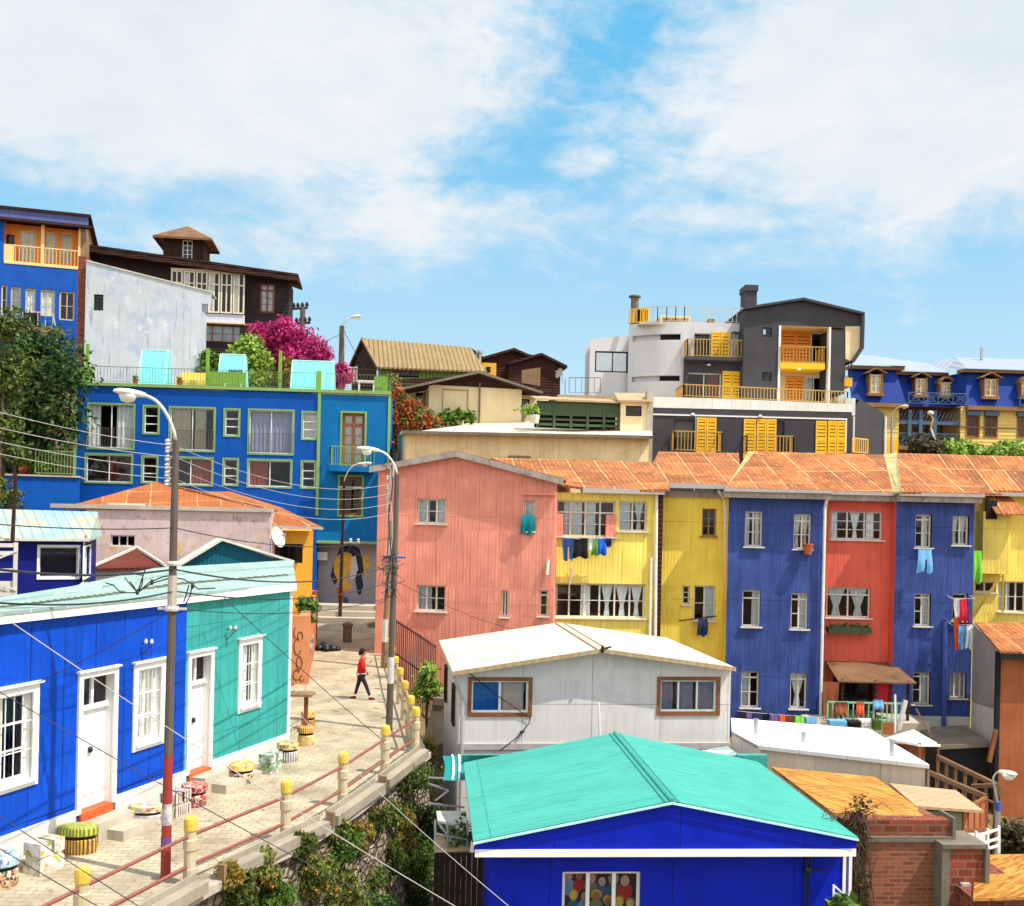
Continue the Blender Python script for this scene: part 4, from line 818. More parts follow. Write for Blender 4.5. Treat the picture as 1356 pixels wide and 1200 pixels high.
# ------------------------------------------------------------------ blue garage wall with railing at the foot of the tree
FGW = Fac((4, 645, 51), (97, 645, 52)); h = House('garden_wall', 'low blue garden wall with planted railing beside the tall blue building', FGW, 2, -5, 5, 'wall')
zt1 = FGW.uz(50, 631)[1]; h.front(rectpoly(-2.5, -7, FGW.L+.3, zt1)); sides(h.mb, FGW, -2.5, FGW.L, -7, zt1, zt1, 5); w_ = h.build([M['big_blue']])
mb = MB(); FGW.box(mb, -2.5, zt1, FGW.L+.3, zt1+.08, -5, .1); mb.build('coping', M['concrete'], w_)
mb = MB(); rail(mb, [FGW.pt(1.4, zt1+.08, -.1), FGW.pt(FGW.L, zt1+.08, -.1)], 1.2, .14, .012, .025, .1); mb.build('balustrade', gt, w_)
for k, (px, py, s) in enumerate(((33, 615, .45), (46, 618, .4), (58, 612, .6), (72, 612, .55))):
    c = P(px, 632, 52.0); plant('potted_plant', ['orange flowering plant on the low blue wall', 'small green plant beside the orange flowers on the low blue wall', 'bushy green plant on the low blue wall, third from the tree', 'bushy green plant on the low blue wall closest to the tall blue building'][k], 'plant', c, blobs_in((c.x, c.y, c.z+s*1.2), (s*.7, s*.6, s*.8), 5, s*.5, k+9), 260, .16, M['leaf_red' if k == 0 else 'leaf_mid'], M['bark'], k, .04, 'plants along the low blue wall', 'foliage')
# ------------------------------------------------------------------ house on the hill: blue with an orange loggia
FT = Fac((0, 380, 70), (110, 380, 71.6)); h = House('hillside_house', 'tall blue house with an orange balcony loggia, up on the hill at the photo edge', FT, 2, 5, 9)
yb = FT.uq('A', 200, 400)[1]; u_l = FT.uq('A', 25, 300)[0]; u_r = FT.uq('A', 462, 300)[0]; ztp = FT.uq('A', 250, 165)[1]; ztop = FT.uq('A', 250, 90)[1]; F2 = FT.off(-.9)
for a, k in (((5, 520, 42, 700), {}), ((62, 532, 122, 695), dict(cur=FULL)), ((148, 540, 208, 698), dict(cur=FULL)), ((238, 548, 322, 705), dict(nx=2, cur=FULL)), ((348, 560, 438, 730), dict(nx=2))): h.win('A', *a, M['white_old'], **{**dict(nx=1, nz=2, fw=.1), **k})
h.front(rectpoly(-3, 2, FT.L+.1, yb)); h.front(rectpoly(-3, yb, u_l, ztp), mi=0); h.front(rectpoly(u_r, yb, FT.L+.1, ztp), mi=2)
for a in ((112, 200, 212, 385), (256, 210, 335, 390), (356, 215, 424, 395)): h.win('A', *a, M['loggia_yellow'], F2, nx=2, nz=3, fw=.08, cur=FULL)
h.win('A', 36, 225, 84, 400, M['dark'], F2, nx=1, nz=2)
h.front(rectpoly(u_l-.3, yb-.05, u_r+.3, ztp+.05), F2, 1)
h.mb.face([FT.pt(u_l, yb), FT.pt(u_l, ztp), F2.pt(u_l, ztp), F2.pt(u_l, yb)], 1); h.mb.face([FT.pt(u_r, yb), FT.pt(u_r, ztp), F2.pt(u_r, ztp), F2.pt(u_r, yb)], 1); h.mb.face([FT.pt(u_l, yb), FT.pt(u_r, yb), F2.pt(u_r, yb), F2.pt(u_l, yb)], 1)
h.front(rectpoly(-3, ztp, FT.L+.25, ztop), mi=3); sides(h.mb, FT, -3, FT.L+.1, 2, ztop, ztop, 9, 2)
tl = h.build([M['tl_blue'], M['loggia_orange'], M['wood_weathered'], M['purple_fascia']])
slabroof(tl, [FT.pt(-3, ztop+.1, .15), FT.pt(FT.L+.4, ztop+.1, .15), FT.pt(FT.L+.4, ztop+.1, -9), FT.pt(-3, ztop+.1, -9)], .15, M['wood_dark'])
mb = MB(); FT.box(mb, -3, ztp-.05, FT.L+.5, ztp+.1, 0, .55); mb.build('eaves_board', M['wood_dark'], tl)  # dark board put in for the shadow gap below the purple fascia
mb = MB(); ux = FT.uq('A', 250, 300)[0]; FT.box(mb, ux-.1, yb, ux+.1, ztp-.05, -.2, .02); FT.box(mb, u_r-.02, yb, u_r+.12, ztp-.05, -.1, .03); mb.build('loggia_post', M['loggia_yellow'], tl)
mb = MB(); rail(mb, [FT.pt(u_l, yb, -.03), FT.pt(u_r, yb, -.03)], 1.15, .22, .022, .05, .08); FT.box(mb, u_l, yb-.1, u_r, yb+.05, -.05, .04); FT.box(mb, u_l, yb, u_l+.6, yb+1.1, -.08, 0); mb.build('balustrade', M['loggia_yellow'], tl)
mb = MB(); u0, z0, u1, z1 = FT.rect('A', 60, 700, 325, 790)
FT.box(mb, -3, z0-.3, u1+.6, z0, 0, 1.6); mb.build('terrace_slab', M['wood_weathered'], tl)
mb = MB(); rail(mb, [FT.pt(u0, z0, 1.5), FT.pt(u1, z0, 1.5)], 1.0, .4, .03, .04, .1); mb.bar(FT.pt(u1, z0+1, 1.5), FT.pt(u1+.3, z0-.9, 1.6), .05); mb.build('balustrade', M['white_old'], tl)
mb = MB(); FT.box(mb, u0+.8, z0, u0+1.9, z0+.95, 1.2, 1.35); mb.build('dark_screen', M['dark'], tl)
# ------------------------------------------------------------------ blank weathered white wall
FWW = Fac((111, 450, 66), (268, 450, 67)); h = House('plaster_house', 'blank weathered white plaster house with one tiny dark window', FWW, 4, 5, 2.2)
h.win('A', 552, 578, 608, 672, M['dark'], nx=1, nz=4, fw=.06)
uL = FWW.uq('A', 500, 700)[0]; uR_ = FWW.uq('A', 1182, 850)[0]; uR3 = FWW.uq('A', 1245, 590)[0]; zA = FWW.uq('A', 500, 376)[1]; zB = FWW.uq('A', 1245, 562)[1]; zs_ = FWW.uq('A', 1200, 632)[1]
h.front([(uL, 3), (uR_, 3), (uR_, zA+(zB-zA)*(uR_-uL)/(uR3-uL)), (uL, zA)]); h.front([(uR_, zs_), (uR3, zs_), (uR3, zB), (uR_, zA+(zB-zA)*(uR_-uL)/(uR3-uL))])
sides(h.mb, FWW, uL, uR_, 3, zA, zB, 2.2); ww = h.build([M['white_weathered']])
slabroof(ww, [FWW.pt(uL, zA+.02, .06), FWW.pt(uR3, zB+.02, .06), FWW.pt(uR3, zB+.02, -2.2), FWW.pt(uL, zA+.02, -2.2)], .08, M['white_old'], 'coping')
mb = MB(); FWW.box(mb, uL-.55, 4, uL-.02, zA+.3, -1.5, -.3); mb.build('brick_pier', M['brick_large'], ww)
# ------------------------------------------------------------------ dark timber house with cupola
FD = Fac((112, 400, 76), (392, 400, 78)); h = House('timber_house', 'dark timber house with a roof lantern and long cream veranda windows', FD, 10, 6, 10)
u1 = FD.uq('B', 655, 400)[0]; zr1 = FD.uq('B', 660, 300)[1]; zl1 = FD.uq('A', 490, 320)[1]; u0 = FD.uq('A', 470, 500)[0]
um = FD.uq('B', 408, 400)[0]; uv0 = FD.uq('A', 1005, 450)[0]; mz = lambda u: zl1+(zr1-zl1)*(u-u0)/(u1-u0)
h.win('B', 488, 325, 574, 490, M['wood_brown'], nx=2, nz=3, trans=.22, fw=.14, mu=.12, cur=FULL, lab='window with reddish wooden frame and white net curtain')
h.win('B', 158, 560, 395, 655, M['wood_brown'], nx=4, nz=2, fw=.06, cur=[(.1, .9, 'full')])
h.front([(u0, 5), (u1, 5), (u1, zr1), (u0, zl1)]); sides(h.mb, FD, u0, u1, 5, zl1, zr1, 4); dh = h.build([M['black_house']])
FV = FD.off(.5); vz0 = FV.uq('B', 300, 540)[1]; vz1 = FV.uq('B', 300, 262)[1]; va, vb = FV.uq('A', 1005, 450)[0], FV.uq('B', 405, 400)[0]; zp = FV.uq('B', 300, 475)[1]
mb = MB(); FV.box(mb, va, vz0-.15, vb, vz0, -.5, .06); FV.box(mb, va, vz0, vb, zp-.3, -.1, -.02, 1); FV.box(mb, va, vz1, vb, vz1+.14, -.5, .05); ver = mb.build('veranda', [M['veranda_cream'], M['lilac_panel']], dh)
k = 6
for i in range(k):
    a, b = va+(vb-va)*i/k, va+(vb-va)*(i+1)/k; zz_ = vz1-.02
    window(dh, FV, (a+.03, zp-.25, b-.03, zz_), M['veranda_cream'], nx=2, nz=1, trans=.3, fw=.11, mu=.09, inset=-.06, cur=[(.1, .45, 'full')] if i % 2 else None)
ov = 1.0; zL = FD.uq('A', 480, 292)[1]; zR = FD.uq('B', 712, 286)[1]; ur = FD.uq('B', 712, 290)[0]
mb = MB(); e0, e1 = FD.pt(u0-.2, zL, ov), FD.pt(ur, zR, ov); r0, r1 = FD.pt(u0-.2, zL+.9, -5), FD.pt(u1-4, zR+1.6, -5); bk = FD.pt(ur, zR, -4)
mb.slab([e0, e1, r1, r0], (0, 0, -.16), 0, 1); mb.slab([e1, bk, r1], (0, 0, -.16), 0, 1); mb.build('roof', [M['rust_brown'], M['wood_dark']], dh)
mb = MB(); mb.slab([FD.pt(u0-.2, zL-.24, ov+.02), FD.pt(ur, zR-.24, ov+.02), FD.pt(ur, zR-.24, -.2), FD.pt(u0-.2, zL-.24, -.2)], (0, 0, -.3)); mb.build('eaves', M['wood_dark'], dh)
FCu = FD.off(-1.5); c0, cz0, c1, cz1 = FCu.rect('A', 960, 235, 1200, 400); cu = MB(); wr = FCu.rect('A', 1072, 258, 1132, 372)
wallface(cu, FCu, rectpoly(c0, cz0-.6, c1, cz1+.1), [wr]); sides(cu, FCu, c0, c1, cz0-.6, cz1+.1, cz1+.1, c1-c0); cup = cu.build('lantern', M['wood_dark'], dh)
mb = MB(); o = .65; z = cz1; z -= .2; ap = FCu.pt((c0+c1)/2, FCu.uq('A', 1080, 172)[1]+.35, -(c1-c0)/2); cs = [FCu.pt(c0-o, z, o), FCu.pt(c1+o, z, o), FCu.pt(c1+o, z, -(c1-c0)-o), FCu.pt(c0-o, z, -(c1-c0)-o)]
for i in range(4): mb.face([cs[i], cs[(i+1) % 4], ap])
for i in range(4): a, b = cs[i], cs[(i+1) % 4]; mb.slab([a, b, b+V((0, 0, -.16)), a+V((0, 0, -.16))], V((FD.n.x, FD.n.y, 0))*.001)
mb.face(cs); mb.build('lantern_roof', M['rust_brown'], cup)
window(dh, FCu, wr, M['white_clean'], nx=2, nz=4, fw=.07)
# ------------------------------------------------------------------ orange-roofed pink house, its yellow wing
FP = Fac((125, 715, 41), (357, 715, 41.6)); h = House('cottage', 'faded pink house with rust orange tin roof and peeling plaster', FP, 3.5, -6, 8)
h.win('C', 548, 858, 670, 914, M['white_old'], nx=3, nz=1, fw=.05)
a0, a1 = FP.uq('C', 425, 800)[0], FP.uz(357, 715)[0]; zt_ = FP.uz(240, 676)[1]
h.front(rectpoly(a0, -7, a1, zt_)); sides(h.mb, FP, a0, a1, -7, zt_, zt_, 6); ch = h.build([M['pink_wall']])
mb = MB(); FP.box(mb, a0-1.3, zt_, a1+.1, zt_+.16, -.3, .12); mb.build('parapet_cap', M['concrete'], ch)
rz = FP.uz(208, 638)[1]; e0, e1 = FP.pt(FP.uz(84, 672)[0], FP.uz(84, 672)[1], 0), FP.pt(a1+.05, zt_+.12, 0); pk = P(208, 638, 44.5); pk2 = P(262, 652, 45.0)
mb = MB(); mb.slab([e0, e1, FP.pt(a1, zt_+.12, -2.2), pk], (0, 0, -.08)); mb.slab([pk, e1, P(357, 676, 43.6), P(262, 650, 45.5)], (0, 0, -.08)); mb.build('roof', M['orange_roof_dark'], ch)
mb = MB(); pp = [FP.pt(FP.uq('C', x, y)[0], FP.uq('C', x, y)[1], -.2) for x, y in ((530, 700), (715, 705), (715, 728), (530, 728))]; 
mb.slab(pp, (0, -.02, .03)); mb.build('roof_patch', M['white_old'], ch)
FY = Fac((346, 740, 43), (413, 740, 43.4)); h = House('cottage', 'small yellow orange wing with tin roof and a satellite dish, beside the faded pink house', FY, 1, -6, 5)
h.win('D', 210, 900, 415, 995, M['wood_dark'], nx=3, nz=1, fw=.06)
a0, a1 = FY.uz(344, 740)[0], FY.uz(414, 740)[0]; z1_ = FY.uq('D', 400, 835)[1]; h.front(rectpoly(a0, -7, a1, z1_)); sides(h.mb, FY, a0, a1, -7, z1_, z1_, 5); yc = h.build([M['orange_wall']])
mb = MB(); mb.slab([P(357, 695, 42.2), P(427, 698, 42.6), P(372, 672, 46), P(305, 651, 46.4), P(268, 651, 45.6), P(357, 678, 43)], (0, 0, -.09)); mb.build('roof', M['orange_roof_dark'], yc)
mb = MB(); mb.bar(P(357, 697, 42.15), P(428, 700, 42.55), .07); mb.build('gutter', M['gutter'], yc)
c = P(*q('D', 282, 870), 40.8); sd = thing('satellite_dish', 'pale satellite dish tilted on the pink house corner', 'dish', c+V((0, 0, -.6)))
def dish(root, c, r, axis, mat):
    mb = MB(); ax = V(axis).normalized(); a = ax.orthogonal().normalized(); b = ax.cross(a); n = 18; vs = []; fs = []
    for k in range(5):
        rr = r*(k/4); dz = .28*r*(k/4)**2
        for j in range(n): w = 2*math.pi*j/n; vs.append(c+a*rr*math.cos(w)+b*rr*math.sin(w)+ax*dz)
    for k in range(4):
        for j in range(n): fs.append([k*n+j, k*n+(j+1) % n, (k+1)*n+(j+1) % n, (k+1)*n+j])
    vs2 = [v-ax*.025 for v in vs]; mb.mesh(vs, fs); mb.mesh(vs2, [f[::-1] for f in fs]); mb.build('reflector', mat, root, smooth=True, fixn=False)
    mb = MB(); tip = c+ax*r*.9; mb.bar(c-b*r*.8+ax*.2*r, tip, .018); mb.bar(tip-ax*.06, tip+ax*.08, .05); mb.bar(c, c-ax*.25, .04); mb.bar(c-ax*.25, c-ax*.25+V((0, 0, -.7)), .035); mb.build('feed_arm', M['steel'], root)
dish(sd, c, .42, (.95, -.4, .35), M['dish'])
FR = Fac((126, 740, 38), (222, 740, 38.3)); sh = thing('shed', 'low shed with a dark red gabled roof against the pink wall', 'shed', FR.pt(1.3, -6, -1))
g = [FR.uq('C', *p) for p in ((470, 1010), (600, 932), (812, 1000))]; mb = MB(); wallface(mb, FR, [(g[0][0], -6), (g[2][0], -6), (g[2][0], g[2][1]-.1), (g[0][0], g[0][1]-.1)]); sides(mb, FR, g[0][0], g[2][0], -6, g[0][1]-.1, g[2][1]-.1, 2.5); mb.build('wall', M['white_old'], sh)
mb = MB(); p = FR.pt(g[1][0], g[1][1], -2.4); mb.slab([FR.pt(g[0][0]-.1, g[0][1]-.1, .15), FR.pt(g[2][0]+.1, g[2][1]-.1, .15), p], (0, 0, -.08)); mb.build('roof', M['brick_roof'], sh)
mb = MB(); mb.bar(FR.pt(g[0][0], g[0][1], .1), p+V((0, 0, .03)), .06); mb.bar(FR.pt(g[2][0], g[2][1], .1), p+V((0, 0, .03)), .06); mb.build('ridge_cap', M['white_old'], sh)
# ------------------------------------------------------------------ blue hut with pale corrugated roof, and the white lattice landing
FH = Fac((0, 745, 31.5), (112, 745, 32.6)); FH2 = Fac((112, 745, 32.6), (127, 745, 36)); h = House('hut', 'dark blue hut with pale corrugated roof and a white framed window', FH, 1.4, -4, 4)
h.win('C', 196, 918, 386, 1066, wc, nx=1, nz=1, fw=.03, sur=.07, sm=wc, cur=FULL, cm=M['curtain_dark'])
zt_ = FH.uq('C', 200, 872)[1]; a1 = FH.uq('C', 412, 980)[0]; h.front(rectpoly(-2.5, -5, a1, zt_)); 
h.win('C', 417, 915, 445, 1062, wc, FH2, nx=1, nz=1, sur=.05, sm=wc); h.front(rectpoly(-.02, -5, FH2.L, zt_+.1), FH2)
sides(h.mb, FH, -2.5, a1, -5, zt_, zt_, 4); hb = h.build([M['hut_blue']])
mb = MB(); mb.slab([FH.pt(-2.6, zt_, .3), PQ('C', 444, 880, 32.5), PQ('C', 485, 742, 36.2), P(-40, 673, 34.5)], (0, 0, -.06)); mb.slab([PQ('C', 444, 880, 32.5), PQ('C', 485, 742, 36.2), PQ('C', 506, 862, 35.5)], (0, 0, -.05)); mb.build('roof', M['hut_roof'], hb)
mb = MB(); mb.bar(FH.pt(-2.6, zt_-.05, .33), PQ('C', 444, 882, 32.45), .06); mb.build('gutter', M['white_old'], hb)
FX = Fac((0, 760, 27.0), (22, 760, 27.2)); lt = thing('lattice_landing', 'white timber landing with crossed braces beside the dark blue hut', 'landing', FX.pt(-.2, -3.5))
x1, zt_ = FX.uq('C', 85, 895); zb_ = FX.uq('C', 60, 1190)[1]; x0 = x1-2.2; mb = MB()
for u in (x0, x1-.08): FX.box(mb, u, -5, u+.1, zt_, -.05, .05)
for z in (zt_-.12, zt_-.32, zb_+(zt_-zb_)*.5, zb_+.15): FX.box(mb, x0, z, x1, z+.1, -.03, .04)
mb.bar(FX.pt(x0, zt_-.2, .05), FX.pt(x1, zb_+.3, .05), .035); mb.bar(FX.pt(x1, zt_-.2, .05), FX.pt(x0, zb_+.3, .05), .035); mb.build('timber_frame', M['white_old'], lt)
mb = MB(); FX.box(mb, x0+.05, zb_-.4, x1-.05, zb_+(zt_-zb_)*.35, -.08, -.04); mb.build('panel', M['white_old'], lt); mb = MB(); FX.box(mb, x0, zb_-.6, x1+.5, zb_-.4, -2, .05); mb.build('landing_floor', M['wood_weathered'], lt)
# ------------------------------------------------------------------ the row of tall coral, yellow, indigo and red houses
wf = M['frame_worn']; TIED = [(.04, .48, 'tied'), (.52, .96, 'tied')]; TIED1 = [(.08, .92, 'tied')]; BASE = -10.5
def std(nx=2, nz=3, **k): return {**dict(nx=nx, nz=nz, fw=.07, mw=.035, mu=.07, inset=.15, sill=.12), **k}
FCo = Fac((499, 720, 44.6), (735, 720, 43.6)); h = House('gabled_house', 'large coral pink gabled house with few small windows', FCo, 4, -9, 9)
h.win('H', 258, 292, 416, 428, wf, **std(3, 2, cur=TWO)); h.win('H', 254, 766, 414, 908, wf, **std(3, 2, cur=LEFTC)); h.win('H', 843, 300, 900, 470, wf, **std(1, 2, cur=FULL)); h.win('H', 718, 795, 758, 940, wf, **std(2, 1)); h.win('H', 926, 792, 974, 936, wf, **std(1, 2, trans=.2))
ze, pk, zr = FCo.uq('H', 40, 125), FCo.uq('H', 478, 50), FCo.uq('H', 1018, 190); zl = ze[1]; u1 = zr[0]
h.front([(0, BASE), (u1, BASE), (u1, zr[1]), (pk[0], pk[1]), (0, zl)]); sides(h.mb, FCo, 0, u1, BASE, zl, zr[1], 8); co_ = h.build([M['coral']])
mb = MB()
for a, b in (((-.25, zl-.06), (pk[0], pk[1]+.03)), ((pk[0], pk[1]+.03), (u1+.3, zr[1]-.05))): mb.slab([FCo.pt(a[0], a[1]+.06, .3), FCo.pt(b[0], b[1]+.06, .3), FCo.pt(b[0], b[1]+.06, -8), FCo.pt(a[0], a[1]+.06, -8)], (0, 0, .07))
mb.build('roof', M['orange_roof'], co_)
mb = MB()
for a, b in (((-.3, zl-.06), (pk[0], pk[1]+.03)), ((pk[0], pk[1]+.03), (u1+.35, zr[1]-.07))): mb.slab([FCo.pt(a[0], a[1]-.14, .3), FCo.pt(b[0], b[1]-.14, .3), FCo.pt(b[0], b[1]+.11, .3), FCo.pt(a[0], a[1]+.11, .3)], V((FCo.n.x, FCo.n.y, 0))*.05)
mb.build('bargeboard', M['eaves_grey'], co_)
mb = MB(); r = FCo.rect('H', 836, 258, 1020, 272); FCo.box(mb, r[0], r[1], r[2], r[3], -.02, .16); mb.build('ledge', M['coral'], co_)
r = FCo.rect('H', 958, 650, 972, 708); mb = MB(); c = FCo.pt(r[0]+.1, r[1], .1); mb.tube([c, c+V((.05, 0, 1.4*(r[3]-r[1])))], .07, 8); mb.build('wall_lamp', M['lamp_head'], co_)
# yellow house beside it
F1 = Fac((737, 720, 44.6), (866, 720, 45.0)); h = House('row_house', 'yellow row house beside the coral gable, washing under its upper windows', F1, 2, -9, 8)
ta = F1.uq('I', 300, 262)[1]
R1 = h.win('I', 68, 302, 392, 500, wf, **std(4, 2, trans=.33, cur=[(.15, .3, 'full'), (.3, .45, 'full'), (.5, .68, 'full')])); h.win('I', 412, 305, 566, 470, wf, **std(2, 3, cur=[(.08, .45, 'full'), (.58, .92, 'tied')])); h.win('I', 58, 757, 556, 945, wf, **std(6, 2, cur=[(0, .04, 'full'), (.3, .4, 'full'), (.52, .66, 'tied'), (.68, .83, 'tied'), (.85, .98, 'tied')]))
u1 = F1.uq('I', 606, 600)[0]; h.front(rectpoly(-.6, BASE, u1, ta)); sides(h.mb, F1, -.6, u1, BASE, ta, ta, 8); yh = h.build([M['yellow']])
for a_, b_ in ((R1[0]-.05, R1[0]+.3), (R1[2]-.4, R1[2]+.05)): mb = MB(); F1.box(mb, a_, R1[1]-.1, b_, R1[1]+(R1[3]-R1[1])*.62, -.13, .03); mb.build('side_panel', M['coral'], yh)
mb = MB(); F1.box(mb, u1, BASE, u1+.4, ta+.02, -2.2, -.25); mb.build('brick_strip', M['brown_house'], yh)
mb = MB(); F1.box(mb, 1.0, ta, u1+.3, ta+.2, -.1, .42); mb.build('gutter', M['gutter'], yh)
r_a, r_b = P(735, 640, 44.3), F1.pt(u1+.5, ta+.25, .45); r_c, r_d = P(868, 612, 50.5), P(650, 606, 50.5)
mb = MB(); mb.slab([r_a, P(800, 650, 44.4), r_b, r_c, r_d], (0, 0, -.1)); mb.build('roof', M['orange_roof'], yh)
for (x, y0, y1, w) in ((615, 268, 1050, .07), (585, 615, 1045, .06), (150, 670, 760, .05)):
    a = F1.uq('I', x, y0); b = F1.uq('I', x-8, y1); mb = MB(); mb.tube([F1.pt(*a, .12), F1.pt(*b, .12)], w, 8); mb.build('drainpipe', M['pipe_white'], yh)
# deeper yellow house, set back
F2_ = Fac((874, 720, 46.4), (960, 720, 46.4)); h = House('row_house', 'deep yellow row house set back between the brick strip and the first indigo house', F2_, 1.5, -9, 7)
h.win('I', 868, 346, 946, 496, M['wood_weathered'], **std(2, 3)); h.win('I', 760, 768, 802, 872, wf, **std(1, 3)); h.win('I', 822, 768, 942, 962, wf, **std(2, 2, cur=RIGHTC))
t2 = F2_.uq('I', 800, 250)[1]; u1 = F2_.uz(966, 700)[0]; u0 = F2_.uq('I', 632, 600)[0]; h.front(rectpoly(u0, BASE, u1, t2)); sides(h.mb, F2_, u0, u1, BASE, t2, t2, 6); yd = h.build([M['yellow_deep']])
mb = MB(); e = .55; mb.slab([F2_.pt(u0-.5, t2+.3, e), F2_.pt(u1+.4, t2+.3, e), P(978, 600, 53), P(872, 598, 53)], (0, 0, -.1)); mb.build('roof', M['orange_roof'], yd)
mb = MB(); mb.slab([F2_.pt(u0-.5, t2+.2, e), P(872, 598, 53), F2_.pt(u0-.5, t2-.2, -5)], (.12, 0, 0)); mb.build('gable_end', M['coral'], yd)
mb = MB(); F2_.box(mb, u0-.5, t2+.1, u1, t2+.3, e-.1, e+.12); mb.build('gutter', M['gutter'], yd); mb = MB(); F2_.box(mb, u0, t2-.28, u1, t2-.02, -.02, .12); mb.build('eaves_board', M['eaves_grey'], yd)
a = F2_.uq('I', 945, 262); b = F2_.uq('I', 940, 1150); mb = MB(); mb.tube([F2_.pt(a[0], a[1]+.1, .5), F2_.pt(a[0]+.35, a[1]-.3, .2), F2_.pt(b[0]+.42, b[1], .2)], .07, 8); mb.build('drainpipe', M['pipe_white'], yd)
# indigo, red, indigo
def indigo(label, fa, wins, n_side, dep, pl):
    F_ = Fac(*fa); h = House('row_house', label, F_, 2, -9, dep)
    for w in wins: h.win(*w[0], wf, **w[1])
    tz = F_.uz((fa[0][0]+fa[1][0])/2, (fa[0][1]+fa[1][1])/2)[1]; h.front(rectpoly(0, BASE, F_.L, tz)); sides(h.mb, F_, 0, F_.L, BASE, tz, tz, dep, 0); 
    return h, F_, tz
FI = Fac((965, 662, 45.6), (1095, 665, 45.6)); h = House('row_house', 'first indigo blue row house, between deep yellow and bright red walls', FI, 2, -9, 7)
for a, k in (((143, 268, 215, 412), std(2, 2, trans=.2, cur=[(.04, .3, 'full'), (.62, .9, 'full')])), ((342, 280, 413, 422), std(2, 2, trans=.2, cur=TIED)), ((132, 590, 206, 738), std(1, 1, trans=.22, cur=[(.6, .98, 'full')])), ((330, 602, 400, 748), std(2, 2, trans=.18, cur=RIGHTC)), ((127, 920, 201, 1068), std(2, 2, trans=.18, cur=LEFTC)), ((327, 928, 396, 1072), std(2, 1, trans=.18, cur=[(.05, .95, 'tied')]))): h.win('J', *a, wf, **k)
t3 = FI.uq('J', 270, 212)[1]; h.front(rectpoly(0, BASE, FI.L, t3)); h.mb.face([FI.pt(0, BASE), FI.pt(0, t3), FI.pt(0, t3, -3), FI.pt(0, BASE, -3)], 1); h.mb.face([FI.pt(FI.L, BASE), FI.pt(FI.L, t3), FI.pt(FI.L, t3, -6), FI.pt(FI.L, BASE, -6)]); h.mb.face([FI.pt(0, BASE, -6), FI.pt(FI.L, BASE, -6), FI.pt(FI.L, t3, -6), FI.pt(0, t3, -6)])
i1 = h.build([M['indigo'], M['yellow_deep']])
FRd = Fac((1086, 720, 46.8), (1190, 720, 46.8)); h = House('row_house', 'bright red row house recessed between the two indigo houses, rusty canopy at its foot', FRd, 2, -9, 7)
h.win('J', 492, 268, 704, 384, wf, **std(3, 3, cur=[(.05, .16, 'full'), (.4, .6, 'tied'), (.72, .86, 'full')])); h.win('J', 476, 578, 655, 702, wf, **std(2, 1, trans=.25, cur=[(.04, .46, 'tied'), (.54, .96, 'tied')])); rr = h.win('J', 500, 945, 730, 1100, M['wood_dark'], **std(3, 1))
zc = FRd.uq('J', 600, 880)[1]; h.front(rectpoly(-.2, BASE, FRd.L+.2, t3)); sides(h.mb, FRd, -.2, FRd.L+.2, BASE, t3, t3, 5); rd = h.build([M['red_coral']])
mb = MB(); a, b = FRd.uq('J', 470, 880)[0]-.0, FRd.uq('J', 745, 880)[0]; mb.slab([FRd.pt(a, zc, 0), FRd.pt(b, zc, 0), FRd.pt(b+.2, zc-.55, 2.3), FRd.pt(a-.1, zc-.55, 2.3)], (0, 0, -.06)); mb.build('canopy', M['rust_brown'], rd)
mb = MB()
for u in (a+.1, (a+b)/2, b-.1): FRd.box(mb, u-.05, -8.6, u+.05, zc-.5, 2.1, 2.2)
mb.build('canopy_post', M['wood_dark'], rd)
FI2 = Fac((1187, 662, 46.2), (1291, 665, 46.2)); h = House('row_house', 'second indigo blue row house with washing and jeans hung from its windows', FI2, 2, -9, 7)
for a, k in (((228, 194, 296, 332), std(2, 2, trans=.16, cur=[(.55, .85, 'full')])), ((383, 200, 452, 322), std(2, 2, cur=TIED)), ((224, 524, 292, 660), std(2, 2, trans=.14, cur=RIGHTC)), ((382, 524, 446, 638), std(1, 1, trans=.2)), ((217, 854, 290, 988), std(2, 2, trans=.14, cur=RIGHTC)), ((372, 855, 441, 962), std(3, 2, cur=FULL))): h.win('K', *a, wf, **k)
h.front(rectpoly(0, -8.25, FI2.L, t3)); h.front(rectpoly(0, BASE, FI2.L, -8.25), mi=2)
h.mb.face([FI2.pt(0, BASE), FI2.pt(0, t3), FI2.pt(0, t3, -3), FI2.pt(0, BASE, -3)], 1); h.mb.face([FI2.pt(FI2.L, BASE), FI2.pt(FI2.L, t3), FI2.pt(FI2.L, t3, -6), FI2.pt(FI2.L, BASE, -6)]); h.mb.face([FI2.pt(0, BASE, -6), FI2.pt(FI2.L, BASE, -6), FI2.pt(FI2.L, t3, -6), FI2.pt(0, t3, -6)])
i2 = h.build([M['indigo'], M['red_coral'], M['white_old']])
